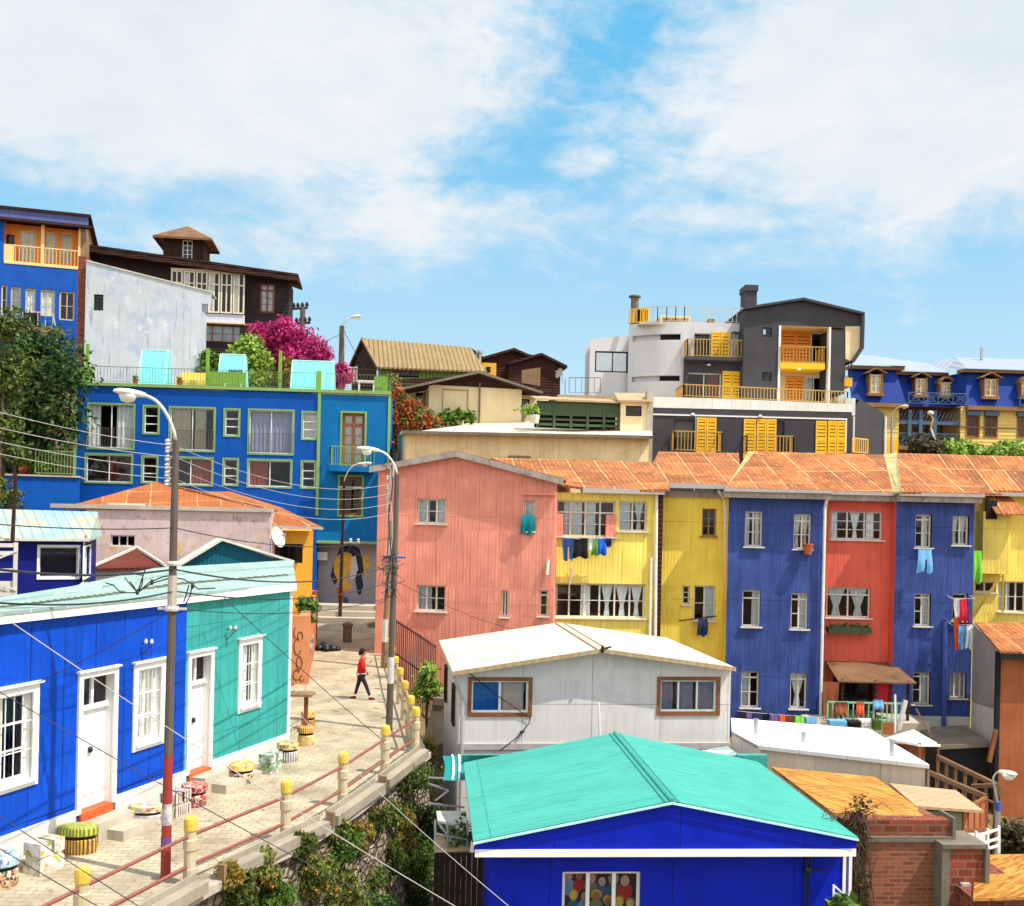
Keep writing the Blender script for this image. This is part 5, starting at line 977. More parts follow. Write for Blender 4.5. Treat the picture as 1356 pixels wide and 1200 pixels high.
# common eaves and the long rust roof, with valley strips
def eaves(fc, a, b, z, root, e=.5, m='gutter'):
    mb = MB(); fc.box(mb, a, z-.05, b, z+.2, -.2, e); mb.build('eaves_board', M['eaves_grey'], root); mb = MB(); fc.box(mb, a-.05, z+.2, b+.05, z+.34, e-.12, e+.14); mb.build('gutter', M[m], root)
eaves(FI, -.25, FI.L, t3, i1); eaves(FRd, -.1, FRd.L, t3, rd); eaves(FI2, 0, FI2.L+.1, t3, i2)
RY = 51.2; zE = t3+.36
def rp(px, py): return P(px, py, RY)
A0, A1 = FI.pt(-.25, zE, .6), FI.pt(FI.L, zE, .6); pk1 = rp(1000, 598)
mb = MB(); mb.slab([A0, A1, pk1], (0, 0, -.08)); mb.build('roof', M['orange_roof'], i1)
mb = MB(); mb.slab([A0, pk1, P(992, 597, 51.6), F2_.pt(F2_.L-.1, zE, .9)], (0, 0, -.06)); mb.build('roof_valley', M['valley_tin'], i1)
B0, B1 = FRd.pt(-.2, zE, .6), FRd.pt(FRd.L-.5, zE, .6)
mb = MB(); mb.slab([A1, B0, B1, rp(1172, 602), pk1], (0, 0, -.08)); mb.build('roof', M['orange_roof'], rd)
pk2 = rp(1188, 599); D0, D1 = FI2.pt(-.05, zE, .65), FI2.pt(FI2.L+.9, zE+.02, .6)
mb = MB(); mb.slab([B1, D0, pk2, rp(1170, 602)], (0, 0, -.07)); mb.build('roof_valley', M['valley_tin'], i2)
mb = MB(); mb.slab([D0, D1, pk2], (0, 0, -.08)); mb.build('roof', M['orange_roof'], i2)
a = FI.uq('J', 470, 215); b = FI.uq('J', 448, 1110); mb = MB(); mb.tube([FI.pt(FI.L-.1, t3+.1, .4), FI.pt(FI.L-.12, t3-.4, .15), FI.pt(FI.L-.12, -9, .15)], .065, 8); mb.build('drainpipe', M['pipe_white'], i1)
a = FI2.uq('K', 348, 628); mb = MB(); mb.tube([FI2.pt(a[0], a[1], .12), FI2.pt(a[0]+.05, -9.5, .12)], .1, 8); mb.build('drainpipe', M['pipe_blue'], i2)
# yellow house at the end, with its little bay
F4 = Fac((1280, 720, 48.8), (1440, 720, 48.8)); h = House('row_house', 'pale yellow house at the end of the row, with a small roofed bay', F4, 3, -9, 6)
h.win('K', 575, 474, 690, 602, wf, **std(3, 2, cur=LEFTC)); h.win('K', 478, 474, 565, 520, wf, **std(2, 1))
t4 = F4.uq('K', 600, 118)[1]; h.front(rectpoly(0, BASE, F4.L, t4)); sides(h.mb, F4, 0, F4.L, BASE, t4, t4, 5); y4 = h.build([M['yellow']])
r = F4.rect('K', 478, 182, 592, 438); F5 = F4.off(.8); mb = MB(); F4.box(mb, r[0], r[1], r[2], r[3], 0, .8); mb.build('bay', M['yellow'], y4)
mb = MB(); p = [F4.pt(r[0]+.35, r[3]+.75, .1), F4.pt(r[2]+.2, r[3]+.75, .1), F4.pt(r[2]+.65, r[3]-.1, 1.3), F4.pt(r[0]+.35, r[3]-.1, 1.3)]; mb.slab(p, (0, 0, -.06)); mb.build('bay_roof', M['orange_roof'], y4)
mb = MB(); F4.box(mb, r[0]+.1, r[3]-.35, r[0]+.6, r[3]+.5, .7, .85); mb.build('dark_opening', M['dark'], y4)
a = F4.uq('K', 470, 615); b = F4.uq('K', 552, 445); mb = MB(); mb.bar(F4.pt(*a, .1), F4.pt(b[0], b[1], .8), .07); mb.bar(F4.pt(a[0]+1.3, a[1]+.2, .1), F4.pt(b[0]+.1, b[1]+.1, .8), .05); mb.build('bay_brace', M['yellow_deep'], y4)
mb = MB(); mb.slab([F4.pt(-1.3, t4+.25, .6), F4.pt(F4.L, t4+.25, .6), rp(1450, 607), rp(1190, 600)], (0, 0, -.09)); mb.build('roof', M['orange_roof'], y4)
mb = MB(); F4.box(mb, -.2, t4, F4.L, t4+.16, .3, .6); mb.build('gutter', M['gutter'], y4)
# corrugated grey lean-to and the earth-orange house in front of it
FG1 = Fac((1289, 760, 45.5), (1323, 760, 41)); gl_ = thing('corrugated_shed', 'tall grey corrugated iron side wall on a whitewashed base, beside the second indigo house', 'shed', FG1.pt(2, -9))
a = FG1.uq('K', 469, 650); b = FG1.uq('K', 575, 760); za = FG1.uq('K', 475, 985)[1]; zb_ = FG1.uq('K', 572, 1010)[1]
mb = MB(); mb.slab([FG1.pt(a[0], za), FG1.pt(b[0], zb_), FG1.pt(b[0], b[1]), FG1.pt(a[0], a[1])], (.1, .05, 0)); mb.build('wall', M['grey_tin'], gl_)
mb = MB(); mb.slab([FG1.pt(a[0], BASE), FG1.pt(b[0], BASE), FG1.pt(b[0], zb_-.02), FG1.pt(a[0], za-.02)], (.16, .08, 0)); mb.build('base_wall', M['white_old'], gl_)
FO = Fac((1327, 800, 40.5), (1420, 800, 40.5)); eo = House('earth_house', 'earth orange plastered house with a rust tin roof at the photo edge', FO, 1.5, -10, 5)
zt_ = FO.uq('K', 640, 768)[1]; eo.front(rectpoly(0, -11.5, FO.L, zt_)); sides(eo.mb, FO, 2, FO.L, -11.5, zt_, zt_, 4.5); e_ = eo.build([M['earth_orange']])
mb = MB(); mb.slab([FO.pt(-.2, zt_+.05, .4), FO.pt(FO.L, zt_+.05, .4), P(1430, 823, 45.4), PQ('K', 478, 645, 45.4)], (0, 0, -.1)); mb.build('roof', M['orange_roof'], e_)
mb = MB(); FO.box(mb, -.2, zt_-.25, FO.L, zt_-.02, .3, .42); mb.build('eaves_board', M['dark'], e_); mb = MB(); FO.box(mb, -.18, -11.5, -.02, zt_, -.1, .06); mb.build('corner_post', M['dark'], e_)
# terrace yard at the foot of the red house
FT2 = Fac((1085, 950, 44.2), (1205, 950, 44.2)); yd_ = thing('yard_railing', 'pale green yard railing at the foot of the bright red house', 'railing', FT2.pt(2, -8.9)); mb = MB(); zf = FT2.uq('J', 600, 1125)[1]; zt_ = FT2.uq('J', 600, 1048)[1]
rail(mb, [FT2.pt(FT2.uq('J', 480, 1050)[0], zf), FT2.pt(FT2.uq('J', 668, 1050)[0], zf)], zt_-zf, .2, .035, .05, .06); rail(mb, [FT2.pt(FT2.uq('J', 702, 1050)[0], zf), FT2.pt(FT2.uq('J', 782, 1050)[0], zf)], zt_-zf, .2, .035, .05, .06); mb.build('balustrade', M['green_rail'], yd_)
mb = MB(); FT2.box(mb, -.4, BASE, 4.6, zf, -3.2, .1); mb.build('yard_floor', M['concrete'], yd_)
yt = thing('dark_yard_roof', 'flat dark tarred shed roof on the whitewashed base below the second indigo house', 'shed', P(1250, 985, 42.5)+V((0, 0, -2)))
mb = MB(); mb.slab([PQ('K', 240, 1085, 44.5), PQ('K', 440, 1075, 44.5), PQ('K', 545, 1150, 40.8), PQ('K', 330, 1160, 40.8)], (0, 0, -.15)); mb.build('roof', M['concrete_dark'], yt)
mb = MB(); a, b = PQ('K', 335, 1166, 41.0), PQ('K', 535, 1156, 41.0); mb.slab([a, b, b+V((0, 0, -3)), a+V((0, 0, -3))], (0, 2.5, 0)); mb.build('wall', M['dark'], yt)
bx0 = PQ('J', 478, 712, 46.6); pl_ = thing('window_box', 'small dark window box of plants on the bright red wall', 'planter', bx0+V((.55, 0, -.4))); mb = MB(); mb.box(bx0.x, 46.35, bx0.z-.55, bx0.x+1.9, 46.72, bx0.z-.28); mb.build('trough', M['planter'], pl_)
leafmesh([((bx0.x+.2+.3*i, 46.5, bx0.z-.22), (.2, .16, .14)) for i in range(6)], 260, .1, 5).build('foliage', M['leaf_dark'], pl_, fixn=False)
# ------------------------------------------------------------------ washing
def cloth(mb, c, w, h, mi=0, legs=False, seed=0, d=.03, ry=0):
    """a hanging garment: folded over at the top, wavy below; c is the middle of its top edge"""
    rg = random.Random(seed); n, m = 8, 7; ph = rg.random()*6; parts_ = [(-.5, .5, 0)] if not legs else [(-.5, .5, 0)]
    vs = []; fs = []
    for i in range(m+1):
        t = i/m
        for j in range(n+1):
            s = j/n-.5; x = s*w*(1-.12*math.sin(t*2.5+ph)); y = .06*math.sin(j*1.5+ph)*t+.04*math.sin(t*5+ph)
            vs.append(c+V((x*math.cos(ry), y+x*math.sin(ry)-.05, -h*t*(1+.06*math.sin(j*1.1+ph)))))
    for i in range(m):
        for j in range(n):
            if legs and i > m*.35 and j in (n//2,): continue
            fs.append([i*(n+1)+j, i*(n+1)+j+1, (i+1)*(n+1)+j+1, (i+1)*(n+1)+j])
    mb.mesh(vs, fs, mi); vs2 = [v+V((0, d, 0)) for v in vs]; mb.mesh(vs2, [f[::-1] for f in fs], mi)
def garment(name, label, cat, c, w, h, mat, seed, legs=False, group=None, ry=0):
    mb = MB(); cloth(mb, V(c), w, h, 0, legs, seed, ry=ry); return mb.build(name, M[mat], None, label, cat, group, smooth=True, fixn=False)
def line(name, label, a, b, r=.012, sag=.05, mat='wire_pale', cat='clothes line', group=None):
    a, b = V(a), V(b); pts = [a+(b-a)*(i/14)-V((0, 0, sag*4*(i/14)*(1-i/14))) for i in range(15)]; mb = MB(); mb.tube(pts, r, 5); return mb.build(name, M[mat], None, label, cat, group, smooth=True)
g1 = F1.off(.5); a = g1.uq('I', 100, 505); b = g1.uq('I', 372, 508)
line('clothes_line', 'clothes line below the upper windows of the yellow house', g1.pt(*a), g1.pt(*b), .02)
for i, (x0, x1, y1, m_, lb, nm, lg) in enumerate([(104, 162, 628, 'cl_denim', 'blue denim jeans hung first on the yellow house line', 'jeans', True), (160, 245, 615, 'cl_black', 'black clothes hung beside the jeans on the yellow house line', 'black_garment', False), (246, 268, 575, 'cl_white', 'white cloth hung between the black and green clothes on the yellow house', 'white_garment', False), (264, 298, 602, 'cl_green', 'green shirt hung on the yellow house line', 'green_shirt', False), (294, 345, 600, 'cl_blue', 'bright blue shirt hung on the yellow house line', 'blue_shirt', False), (340, 370, 555, 'cl_navy', 'navy cloth, last garment on the yellow house line', 'navy_garment', False)]):
    p = g1.uq('I', (x0+x1)/2, 508); w = (x1-x0)/4.139/31.2; hh = p[1]-g1.uq('I', (x0+x1)/2, y1)[1]; garment(nm, lb, 'clothes', g1.pt(p[0], p[1], 0), w, hh, m_, i, lg, 'washing on the yellow house')
gc = FCo.off(.12); p = gc.uq('H', 866, 380); garment('teal_towel', 'teal towel hung from a small window of the coral house', 'towel', gc.pt(*p), 72/4.138/32, 106/4.138/32, 'cl_teal', 11)
g2 = F2_.off(.4); p = g2.uq('I', 872, 950); garment('navy_towel', 'navy towel hung below the lower window of the deep yellow house', 'towel', g2.pt(*p), 50/4.139/29.5, 90/4.139/29.5, 'cl_navy', 12)
a = g2.uq('I', 740, 962); b = g2.uq('I', 945, 935); line('drying_pole', 'dark drying pole below the lower window of the deep yellow house', g2.pt(*a), g2.pt(*b), .03, 0, 'wood_dark' , 'pole')
g3 = FI2.off(.45); p = g3.uq('K', 268, 340); garment('jeans', 'pale blue jeans hung on the second indigo house', 'clothes', g3.pt(*p), 62/3.157/30.3, 95/3.157/30.3, 'cl_sky', 13, True)
for i, (x0, x1, y0, y1, m_, lb, nm) in enumerate([(388, 412, 545, 620, 'cl_white', 'white cloth hung highest on the second indigo house', 'white_garment'), (412, 445, 550, 640, 'cl_red', 'red cloth in the washing bundle on the second indigo house', 'red_garment'), (446, 464, 590, 648, 'cl_purple', 'purple cloth in the washing bundle on the second indigo house', 'purple_garment'), (388, 410, 620, 750, 'cl_orange', 'orange red cloth hung lowest left in the bundle on the second indigo house', 'orange_garment'), (408, 442, 660, 752, 'cl_sky', 'pale blue cloth hung on the lower line of the second indigo house', 'blue_garment'), (442, 470, 655, 750, 'cl_white', 'white cloth at the end of the lower line of the second indigo house', 'white_garment'), (424, 442, 715, 756, 'cl_teal', 'teal cloth in the lower washing of the second indigo house', 'teal_garment')]):
    gg = FI2.off(.5+.1*(i % 3)); p = gg.uq('K', (x0+x1)/2, y0); garment(nm, lb, 'clothes', gg.pt(*p), (x1-x0)/3.157/30, (y1-y0)/3.157/30, m_, 20+i, False, 'washing on the second indigo house')
mb = MB(); 
for y in (545, 655): a = g3.uq('K', 380, y); b = g3.uq('K', 474, y); mb.bar(g3.pt(*a), g3.pt(*b), .02); mb.bar(g3.pt(*a), g3.pt(a[0], a[1]+.1, -.5), .02); mb.bar(g3.pt(*b), g3.pt(b[0], b[1]+.1, -.5), .02)
mb.build('drying_rack', M['wire_pale'], None, 'metal drying rack on the second indigo house, loaded with washing', 'rack')
for (x, m_, lb, w, s) in ((535, 'cl_brown', 'brown towel over the pale green yard railing', 50, 31), (612, 'cl_orange', 'orange flowered cloth over the pale green yard railing', 32, 32)):
    gg = FT2.off(.1); p = gg.uq('J', x, 1045); garment('towel', lb, 'towel', gg.pt(*p), w/3.077/31.5, 52/3.077/31.5, m_, s)
gl2 = FI.off(1.8); a = gl2.uq('J', 110, 1082); b = gl2.uq('J', 470, 1108); line('clothes_line', 'clothes line along the foot of the first indigo house', gl2.pt(*a), gl2.pt(*b), .015, .03)
for i, (x, w, m_, nm) in enumerate(((130, 26, 'cl_black', 'black'), (160, 24, 'cl_purple', 'purple'), (192, 28, 'cl_navy', 'navy'), (228, 30, 'cl_black', 'small black'), (262, 30, 'cl_purple', 'lilac'), (296, 26, 'cl_orange', 'orange'), (325, 26, 'cl_brown', 'brown'), (365, 40, 'cl_lime', 'lime green'), (410, 36, 'cl_sky', 'pale blue'), (442, 22, 'cl_white', 'white'))):
    p = gl2.uq('J', x, 1084+.07*(x-110)); garment(nm.replace('small ', '')+'_garment' if nm.split()[-1] != 'blue' else 'blue_garment', nm+' cloth on the clothes line at the foot of the first indigo house', 'clothes', gl2.pt(*p), w/3.077/32, 1.0, m_, 40+i, False, 'washing at the foot of the indigo house')
gy = F4.off(.9); p = gy.uq('K', 484, 345); garment('lime_towel', 'lime green towel hung beside the bay of the pale yellow house', 'towel', gy.pt(*p), .5, 1.45, 'cl_lime', 60)
c = PQ('J', 400, 425, 45.3); mb = MB(); mb.lathe(c, [(.16, -.2), (.22, .18), (.24, .2), (.24, .26)], 10); mb.build('flower_pot', M['pot'], None, 'terracotta pot on an upper window sill of the first indigo house', 'pot')
# ------------------------------------------------------------------ white panelled house in the valley
def gable_house(name, label, fc, c, L, Rr, Pk, back, zbase, wallm, roofm, wins, ov=.35, th=.1, ovs=.3, sidewin=None):
    """front gable; L, Rr, Pk: crop pixels of the front eave ends and ridge end; back: depth of the house"""
    h = House(name, label, fc, fc.L/2, zbase, back); f2 = fc.off(ov)
    l, r, p = f2.uq(c, *L), f2.uq(c, *Rr), f2.uq(c, *Pk)
    for w in wins: h.win(*w[0], w[1], **w[2])
    a, b = 0, fc.L
    zl = l[1]+(p[1]-l[1])*(a-l[0])/(p[0]-l[0]); zr_ = r[1]+(p[1]-r[1])*(r[0]-b)/(r[0]-p[0])
    h.front([(a, zbase), (b, zbase), (b, zr_-th), (p[0], p[1]-th), (a, zl-th)]); sides(h.mb, fc, a, b, zbase, zl-th, zr_-th, back)
    root = h.build([wallm]); mb = MB()
    for e in (l, r):
        mb.slab([f2.pt(e[0], e[1]), f2.pt(p[0], p[1]), f2.pt(p[0], p[1], -back-2*ov), f2.pt(e[0], e[1], -back-2*ov)], (0, 0, -th))
    mb.build('roof', roofm, root)
    return h, root, f2, l, r, p
FWh = Fac((607, 935, 28.2), (967, 935, 29.1)); wb = M['wood_brown']
h, wh, f2, l, r, p = gable_house('panelled_house', 'white panelled house with cream sheet roof and two brown framed windows', FWh, 'R', (122, 245), (1274, 228), (730, 152), 6.3, -10.6, M['house_white'], M['cream_roof'],
    [(('R', 198, 282, 430, 412), wc, dict(nx=2, nz=1, fw=.05, sur=.1, sm=wb, cur=[(.02, .5, 'full')], cm=M['curtain_blue'], mu=.06)), (('R', 968, 280, 1196, 408), wc, dict(nx=3, nz=1, fw=.05, sur=.1, sm=wb, cur=[(.0, .25, 'full'), (.3, .62, 'full'), (.7, 1, 'full')], cm=M['curtain_grey'], mu=.05))])
r1 = FWh.rect('R', 198, 282, 430, 412); curtain_mesh(FWh, r1[0]+(r1[2]-r1[0])*.52, r1[1]+.03, r1[2]-.1, r1[3]-.03, -.26).build('curtain', M['curtain_pink'], wh)
for c_, a, b, x0 in (('R', (545, 55), None, 0),): pass
mb = MB(); 
for s in (-.14, .14): mb.bar(f2.pt(p[0]+s, p[1]+.0, .02), f2.pt(p[0]+s, p[1]+.0, -6.9), .026)
mb.build('ridge_cap', M['tan_roof'], wh)
mb = MB()
for e in (l, r): mb.slab([f2.pt(e[0], e[1]-.1, .02), f2.pt(p[0], p[1]-.1, .02), f2.pt(p[0], p[1]+.015, .02), f2.pt(e[0], e[1]+.015, .02)], V((FWh.n.x, FWh.n.y, 0))*.03)
mb.build('bargeboard', M['tan_roof'], wh)
mb = MB(); q0 = f2.pt(p[0], p[1]+.0, .06); mb.lathe(q0+V((0, 0, -.1)), [(.03, 0), (.06, .06), (.03, .2)], 6); mb.bar(q0, f2.pt(p[0]+.25, p[1]+.06, .0), .03); mb.build('ridge_end', M['wood_dark'], wh)
mb = MB(); z = FWh.uq('R', 600, 548)[1]; FWh.box(mb, -.02, z-.08, FWh.L+.02, z+.08, -.01, .06); mb.build('base_strip', M['gutter'], wh)
mb = MB(); mb.bar(f2.pt(l[0]+.05, l[1]-.08, 0), f2.pt(l[0]+.05, l[1]-.08, -6.9), .07); mb.tube([f2.pt(l[0]+.05, l[1]-.15, -.1), FWh.pt(.1, l[1]-.8, .1), FWh.pt(.1, -9.5, .1)], .05, 6); mb.build('gutter', M['gutter'], wh)
sw = [FWh.pt(-.03, 0, -1.3), FWh.pt(-.03, 0, -2.1)]; FWs = Fac.__new__(Fac); FWs.o = FWh.o-FWh.n*6.3; FWs.t = FWh.n; FWs.n = -FWh.t; FWs.L = 6.3
for u in (.9, 4.6): 
    window(wh, FWs, (u, l[1]-1.7, u+.75, l[1]-.6), M['wood_dark'], nx=1, nz=1, inset=-.07, fw=.07)
w = MB(); pts = [FWh.uq('R', *a) for a in ((190, 250), (300, 340), (400, 408), (438, 430), (430, 455), (403, 488), (385, 510), (310, 566))]; w.tube([FWh.pt(a, b, .06) for a, b in pts], .014, 5); c = FWh.pt(*FWh.uq('R', 403, 488), .06); w.lathe(c, [(.06, -.02), (.06, .02)], 8); w.build('cable', M['black_iron'], wh)
mb = MB(); a, b = FWh.off(.9).uq('R', 716, 372), FWh.off(.9).uq('R', 734, 530); mb.tube([FWh.pt(*a, .9), FWh.pt(b[0], b[1]-1.5, .9)], .03, 6); mb.build('vent_pipe', M['pipe_white'], None, 'thin white vent pipe standing before the white panelled house', 'pipe')
# ------------------------------------------------------------------ royal blue house with the turquoise roof
FRb = Fac((650, 1150, 19.4), (1120, 1150, 19.9)); FRb.L = FRb.uz(1116, 1160)[0]
h, rb, f2, l, r, p = gable_house('cottage', 'royal blue cottage with broad turquoise tin roof and white trim board', FRb, 'R', (205, 934), (1774, 920), (1015, 770), 4.9, -11.5, M['royal'], M['turq_roof'], [(('R', 566, 1060, 886, 1330), wc, dict(nx=3, nz=1, fw=.06, mu=.07, inset=.1))], ov=.55, th=.07)
# gable board stands out over the wall
f3 = FRb.off(.5); zt0 = f3.uq('R', 700, 968)[1]; zt1 = f3.uq('R', 700, 998)[1]; a0, a1 = f3.uq('R', 212, 980)[0], f3.uz(1133, 1120)[0]
sl_ = (p[1]-l[1])/(p[0]-l[0]); sr_ = (p[1]-r[1])/(r[0]-p[0])
mb = MB(); wallface(mb, f3, [(a0, zt0), (a1, zt0), (a1, p[1]-.075-sr_*(a1-p[0])), (p[0], p[1]-.075), (a0, p[1]-.075-sl_*(p[0]-a0))]); mb.build('gable_board', M['royal'], rb)
mb = MB(); f3.box(mb, a0, zt1, a1, zt0, -.04, .03); mb.build('trim_board', M['white_clean'], rb); mb = MB(); f3.box(mb, a0, zt1, a1, zt1+.04, -.5, -.04); mb.build('soffit', M['royal'], rb)
mb = MB(); r0 = f2.pt(p[0], p[1]+.03, .03); r1_ = f2.pt(p[0], p[1]+.03, -6.0)
for s in (-.12, .0, .12): mb.tube([r0+V((s, 0, -.03-.02*abs(s)*8)), r1_+V((s, 0, -.03-.02*abs(s)*8))], .026 if s else .05, 6)
mb.build('ridge_cap', M['turq_roof'], rb)
mb = MB()
for e in (l, r): mb.slab([f2.pt(e[0], e[1]-.06, .02), f2.pt(p[0], p[1]-.06, .02), f2.pt(p[0], p[1]-.02, .02), f2.pt(e[0], e[1]-.02, .02)], V((FRb.n.x, FRb.n.y, 0))*.02)
mb.build('verge_strip', M['turq_pale'], rb)
# painted figures behind the window: a stand-in panel of simple colour patches
ru = FRb.rect('R', 566, 1060, 886, 1330); mb = MB(); FRb.box(mb, ru[0], ru[1], ru[2], ru[3], -.32, -.3); pn = mb.build('painted_panel', M['navy'], rb)
rg = random.Random(5); k_ = 0
def patch(u, z, a, b, m_):
    global k_; k_ += 1; mb = MB(); mb.slab([FRb.pt(u+a*math.cos(w*.5236), z+b*math.sin(w*.5236), -.299+.0009*k_) for w in range(12)], V((FRb.n.x, FRb.n.y, 0))*.0006); mb.build('painted_patch', M[m_], pn)
for i in range(12):      # a crowd of simple painted heads and shirts
    u = ru[0]+.14+(ru[2]-ru[0]-.28)*((i % 6)+.5*(i//6 % 2))/5.5; z = ru[3]-.2-.42*(i//6)+rg.uniform(-.08, .08); r = rg.uniform(.075, .1)
    patch(u, z-.2, r*1.5, r*1.7, rg.choice(['cl_red', 'cl_teal', 'mural_blue', 'sage_wall', 'mural_grey', 'cl_sky'])); patch(u, z+.035, r*1.12, r*1.15, rg.choice(['mural_orange', 'hair', 'mural_yellow', 'mural_grey'])); patch(u, z, r*.85, r*1.05, rg.choice(['skin', 'curtain_pink', 'sofa', 'curtain_pink']))
    for s_ in (-.35, .35): patch(u+s_*r, z+.01, r*.1, r*.07, 'wood_brown')
    patch(u, z-r*.5, r*.25, r*.06, 'cl_red')
u, z = FRb.uz(1068, 1150); mb = MB()
for s in (0, .04, .09): mb.tube([FRb.pt(u+s, zt1, .06), FRb.pt(u-.06+s, z, .07), FRb.pt(u-.1+s*.6, -10, .06)], .014, 5)
mb.lathe(FRb.pt(u, z, .06), [(.07, -.06), (.09, 0), (.07, .06)], 8); mb.bar(FRb.pt(u, z, .1), FRb.pt(u+.35, z+.04, .1), .015); mb.build('cable', M['black_iron'], rb)
mb = MB(); FRb.box(mb, FRb.L-.01, -11.5, FRb.L+.05, zt1, -.08, .03); FRb.box(mb, FRb.L+.2, -11.5, FRb.L+.26, zt1-.1, -.3, -.2); mb.build('corner_strip', M['white_clean'], rb)
mb = MB(); a, b = PQ('R', 160, 585, 25.6), PQ('R', 490, 585, 25.6); mb.slab([a, b, b+V((0, .3, -.5)), a+V((0, .3, -.5))], (0, .1, 0)); mb.build('back_parapet', M['turq_roof'], rb); mb = MB(); a, b = PQ('S', 120, 262, 25.8), PQ('S', 248, 262, 25.8); mb.slab([a, b, b+V((0, 0, -.3)), a+V((0, 0, -.3))], (0, .2, 0)); mb.build('back_parapet', M['turq_roof'], rb)
# stair rail beside its corner
sr1 = thing('stair_railing', 'white stair railing going down beside the royal blue cottage', 'railing', P(1125, 1190, 19.6)); mb = MB(); a, b = P(1104, 1172, 19.3), P(1150, 1215, 19.3)
for k in range(3): mb.bar(a+V((0, 0, -.12*k)), b+V((0, 0, -.12*k)), .02)
mb.bar(a, a+V((0, 0, -1)), .025); mb.build('handrail', M['white_clean'], sr1)
c = P(1112, 1205, 19.2); plant('potted_plant', 'spiky green plant at the bottom of the white stair railing', 'plant', c, [((c.x, c.y, c.z+.1), (.25, .2, .22))], 60, .25, M['leaf_mid'], M['bark'], 3, .03, None, 'foliage')
# ------------------------------------------------------------------ small green roof pieces, white flat roof
FWf = Fac((968, 1000, 28.5), (1228, 1025, 26.6)); h = House('flat_house', 'low house with broad bright white flat roof and three short pipes', FWf, 3, -10.6, 6)
zt0_ = FWf.uq('S', 220, 222)[1]; zt1_ = FWf.uq('S', 930, 302)[1]; a0, a1 = FWf.uq('S', 220, 222)[0], FWf.uq('S', 930, 305)[0]
h.front([(a0, -11), (a1, -11), (a1, zt1_), (a0, zt0_)]); fh = h.build([M['wall_beige']])
bl, br = PQ('S', 92, 100, 32.8), PQ('S', 690, 148, 33.5); fl, fr = FWf.pt(a0-.05, zt0_+.04, .15), FWf.pt(a1+.1, zt1_+.04, .15); lm = PQ('S', 95, 158, 29.6)
mb = MB(); mb.slab([fl, fr, br, bl, lm], (0, 0, -.1)); mb.build('roof', M['white_roof'], fh)
mb = MB(); mb.face([lm, fl, V((fl.x, fl.y, -11)), V((lm.x, lm.y, -11))]); mb.build('side_wall', M['house_white'], fh); mb = MB(); mb.face([fr, br, V((br.x, br.y, -11)), V((fr.x, fr.y, -11))]); mb.build('side_wall', M['house_white'], fh)
for (x, y0, y1, d) in ((199, 190, 110, 29.5), (405, 228, 168, 28.6), (785, 262, 200, 27.4)): b = PQ('S', x, y0, d); t_ = PQ('S', x, y1, d); mb = MB(); mb.tube([b-V((0, 0, .1)), t_], .055, 8); mb.lathe(t_, [(.075, -.04), (.075, .04)], 8); mb.build('roof_pipe', M['steel'], fh)
for (x0, x1, d, m_, lb) in ((-10, 105, 26.5, 'turq_pale', 'pale green tin lean-to roof between the white house and the turquoise roof'),):
    t_ = thing('lean_to', lb, 'roof', PQ('S', 50, 260, d)+V((0, 0, -2))); mb = MB(); mb.slab([PQ('S', -10, 235, 28.0), PQ('S', 75, 222, 28.0), PQ('S', 130, 262, 26.2), PQ('S', 10, 262, 26.2)], (0, 0, -.06)); mb.build('roof', M['hut_roof'], t_)
    a, b = PQ('S', -5, 262, 26.3), PQ('S', 128, 264, 26.3); mb = MB(); mb.slab([a+V((0, .05, -.05)), b+V((0, .05, -.05)), b+V((0, .05, -4)), a+V((0, .05, -4))], (0, .8, 0)); mb.build('wall', M['house_white'], t_)
# yellow rust roof on brick walls
FBk = Fac((1105, 1090, 20.6), (1290, 1096, 20.8)); bk = thing('brick_shed', 'brick shed with a streaky rust yellow tin roof', 'shed', FBk.pt(1.2, -11, -2)); 
ra, rb_, rc, rd_ = PQ('S', 268, 312, 25.6), PQ('S', 712, 354, 25.9), PQ('S', 966, 534, 21.2), PQ('S', 530, 508, 20.9)
mb = MB(); mb.slab([ra, rb_, rc, rd_], (0, 0, -.07)); mb.build('roof', M['rust_yellow'], bk)
z0 = FBk.uq('S', 800, 622)[1]; z1 = FBk.uq('S', 800, 530)[1]; u0, u1 = FBk.uq('S', 575, 700)[0], FBk.uq('S', 1045, 590)[0]; um = FBk.uq('S', 965, 700)[0]; u2 = FBk.uq('S', 1145, 740)[0]; z2 = FBk.uq('S', 1100, 640)[1]
mb = MB(); FBk.box(mb, u0, z0, u1, z1-.06, -.35, -.02); FBk.box(mb, um+.16, -12, u2, z2, -.5, .32); mb.build('block_wall', M['brick_large'], bk)
mb = MB(); FBk.box(mb, u0, -12, um, z0-.01, -.4, .01); mb.slab([FBk.pt(u1-.1, -12, -.3), FBk.pt(u1-.1, z1-.1, -.3), V((rb_.x, rb_.y, rb_.z-.1)), V((rb_.x, rb_.y, -12))], (-.2, 0, 0)); mb.build('brick_wall', M['brick'], bk)
mb = MB(); FBk.box(mb, u0-.02, z0-.05, u1+.05, z0+.05, -.5, .06); FBk.box(mb, um, -12, um+.16, z0-.06, -.5, .36); FBk.box(mb, um, z2, u2+.05, z2+.08, -.55, .38); FBk.box(mb, u2, -12, u2+.08, z2, -.5, .4); FBk.box(mb, u1, z0, u1+.06, z1, -.6, .04); mb.build('concrete_frame', M['concrete_dark'], bk)
r_ = FBk.off(.34).rect('S', 1080, 810, 1118, 836); mb = MB(); FBk.box(mb, r_[0], r_[1], r_[2], r_[3], .33, .42); mb.build('meter_box', M['gutter'], bk)
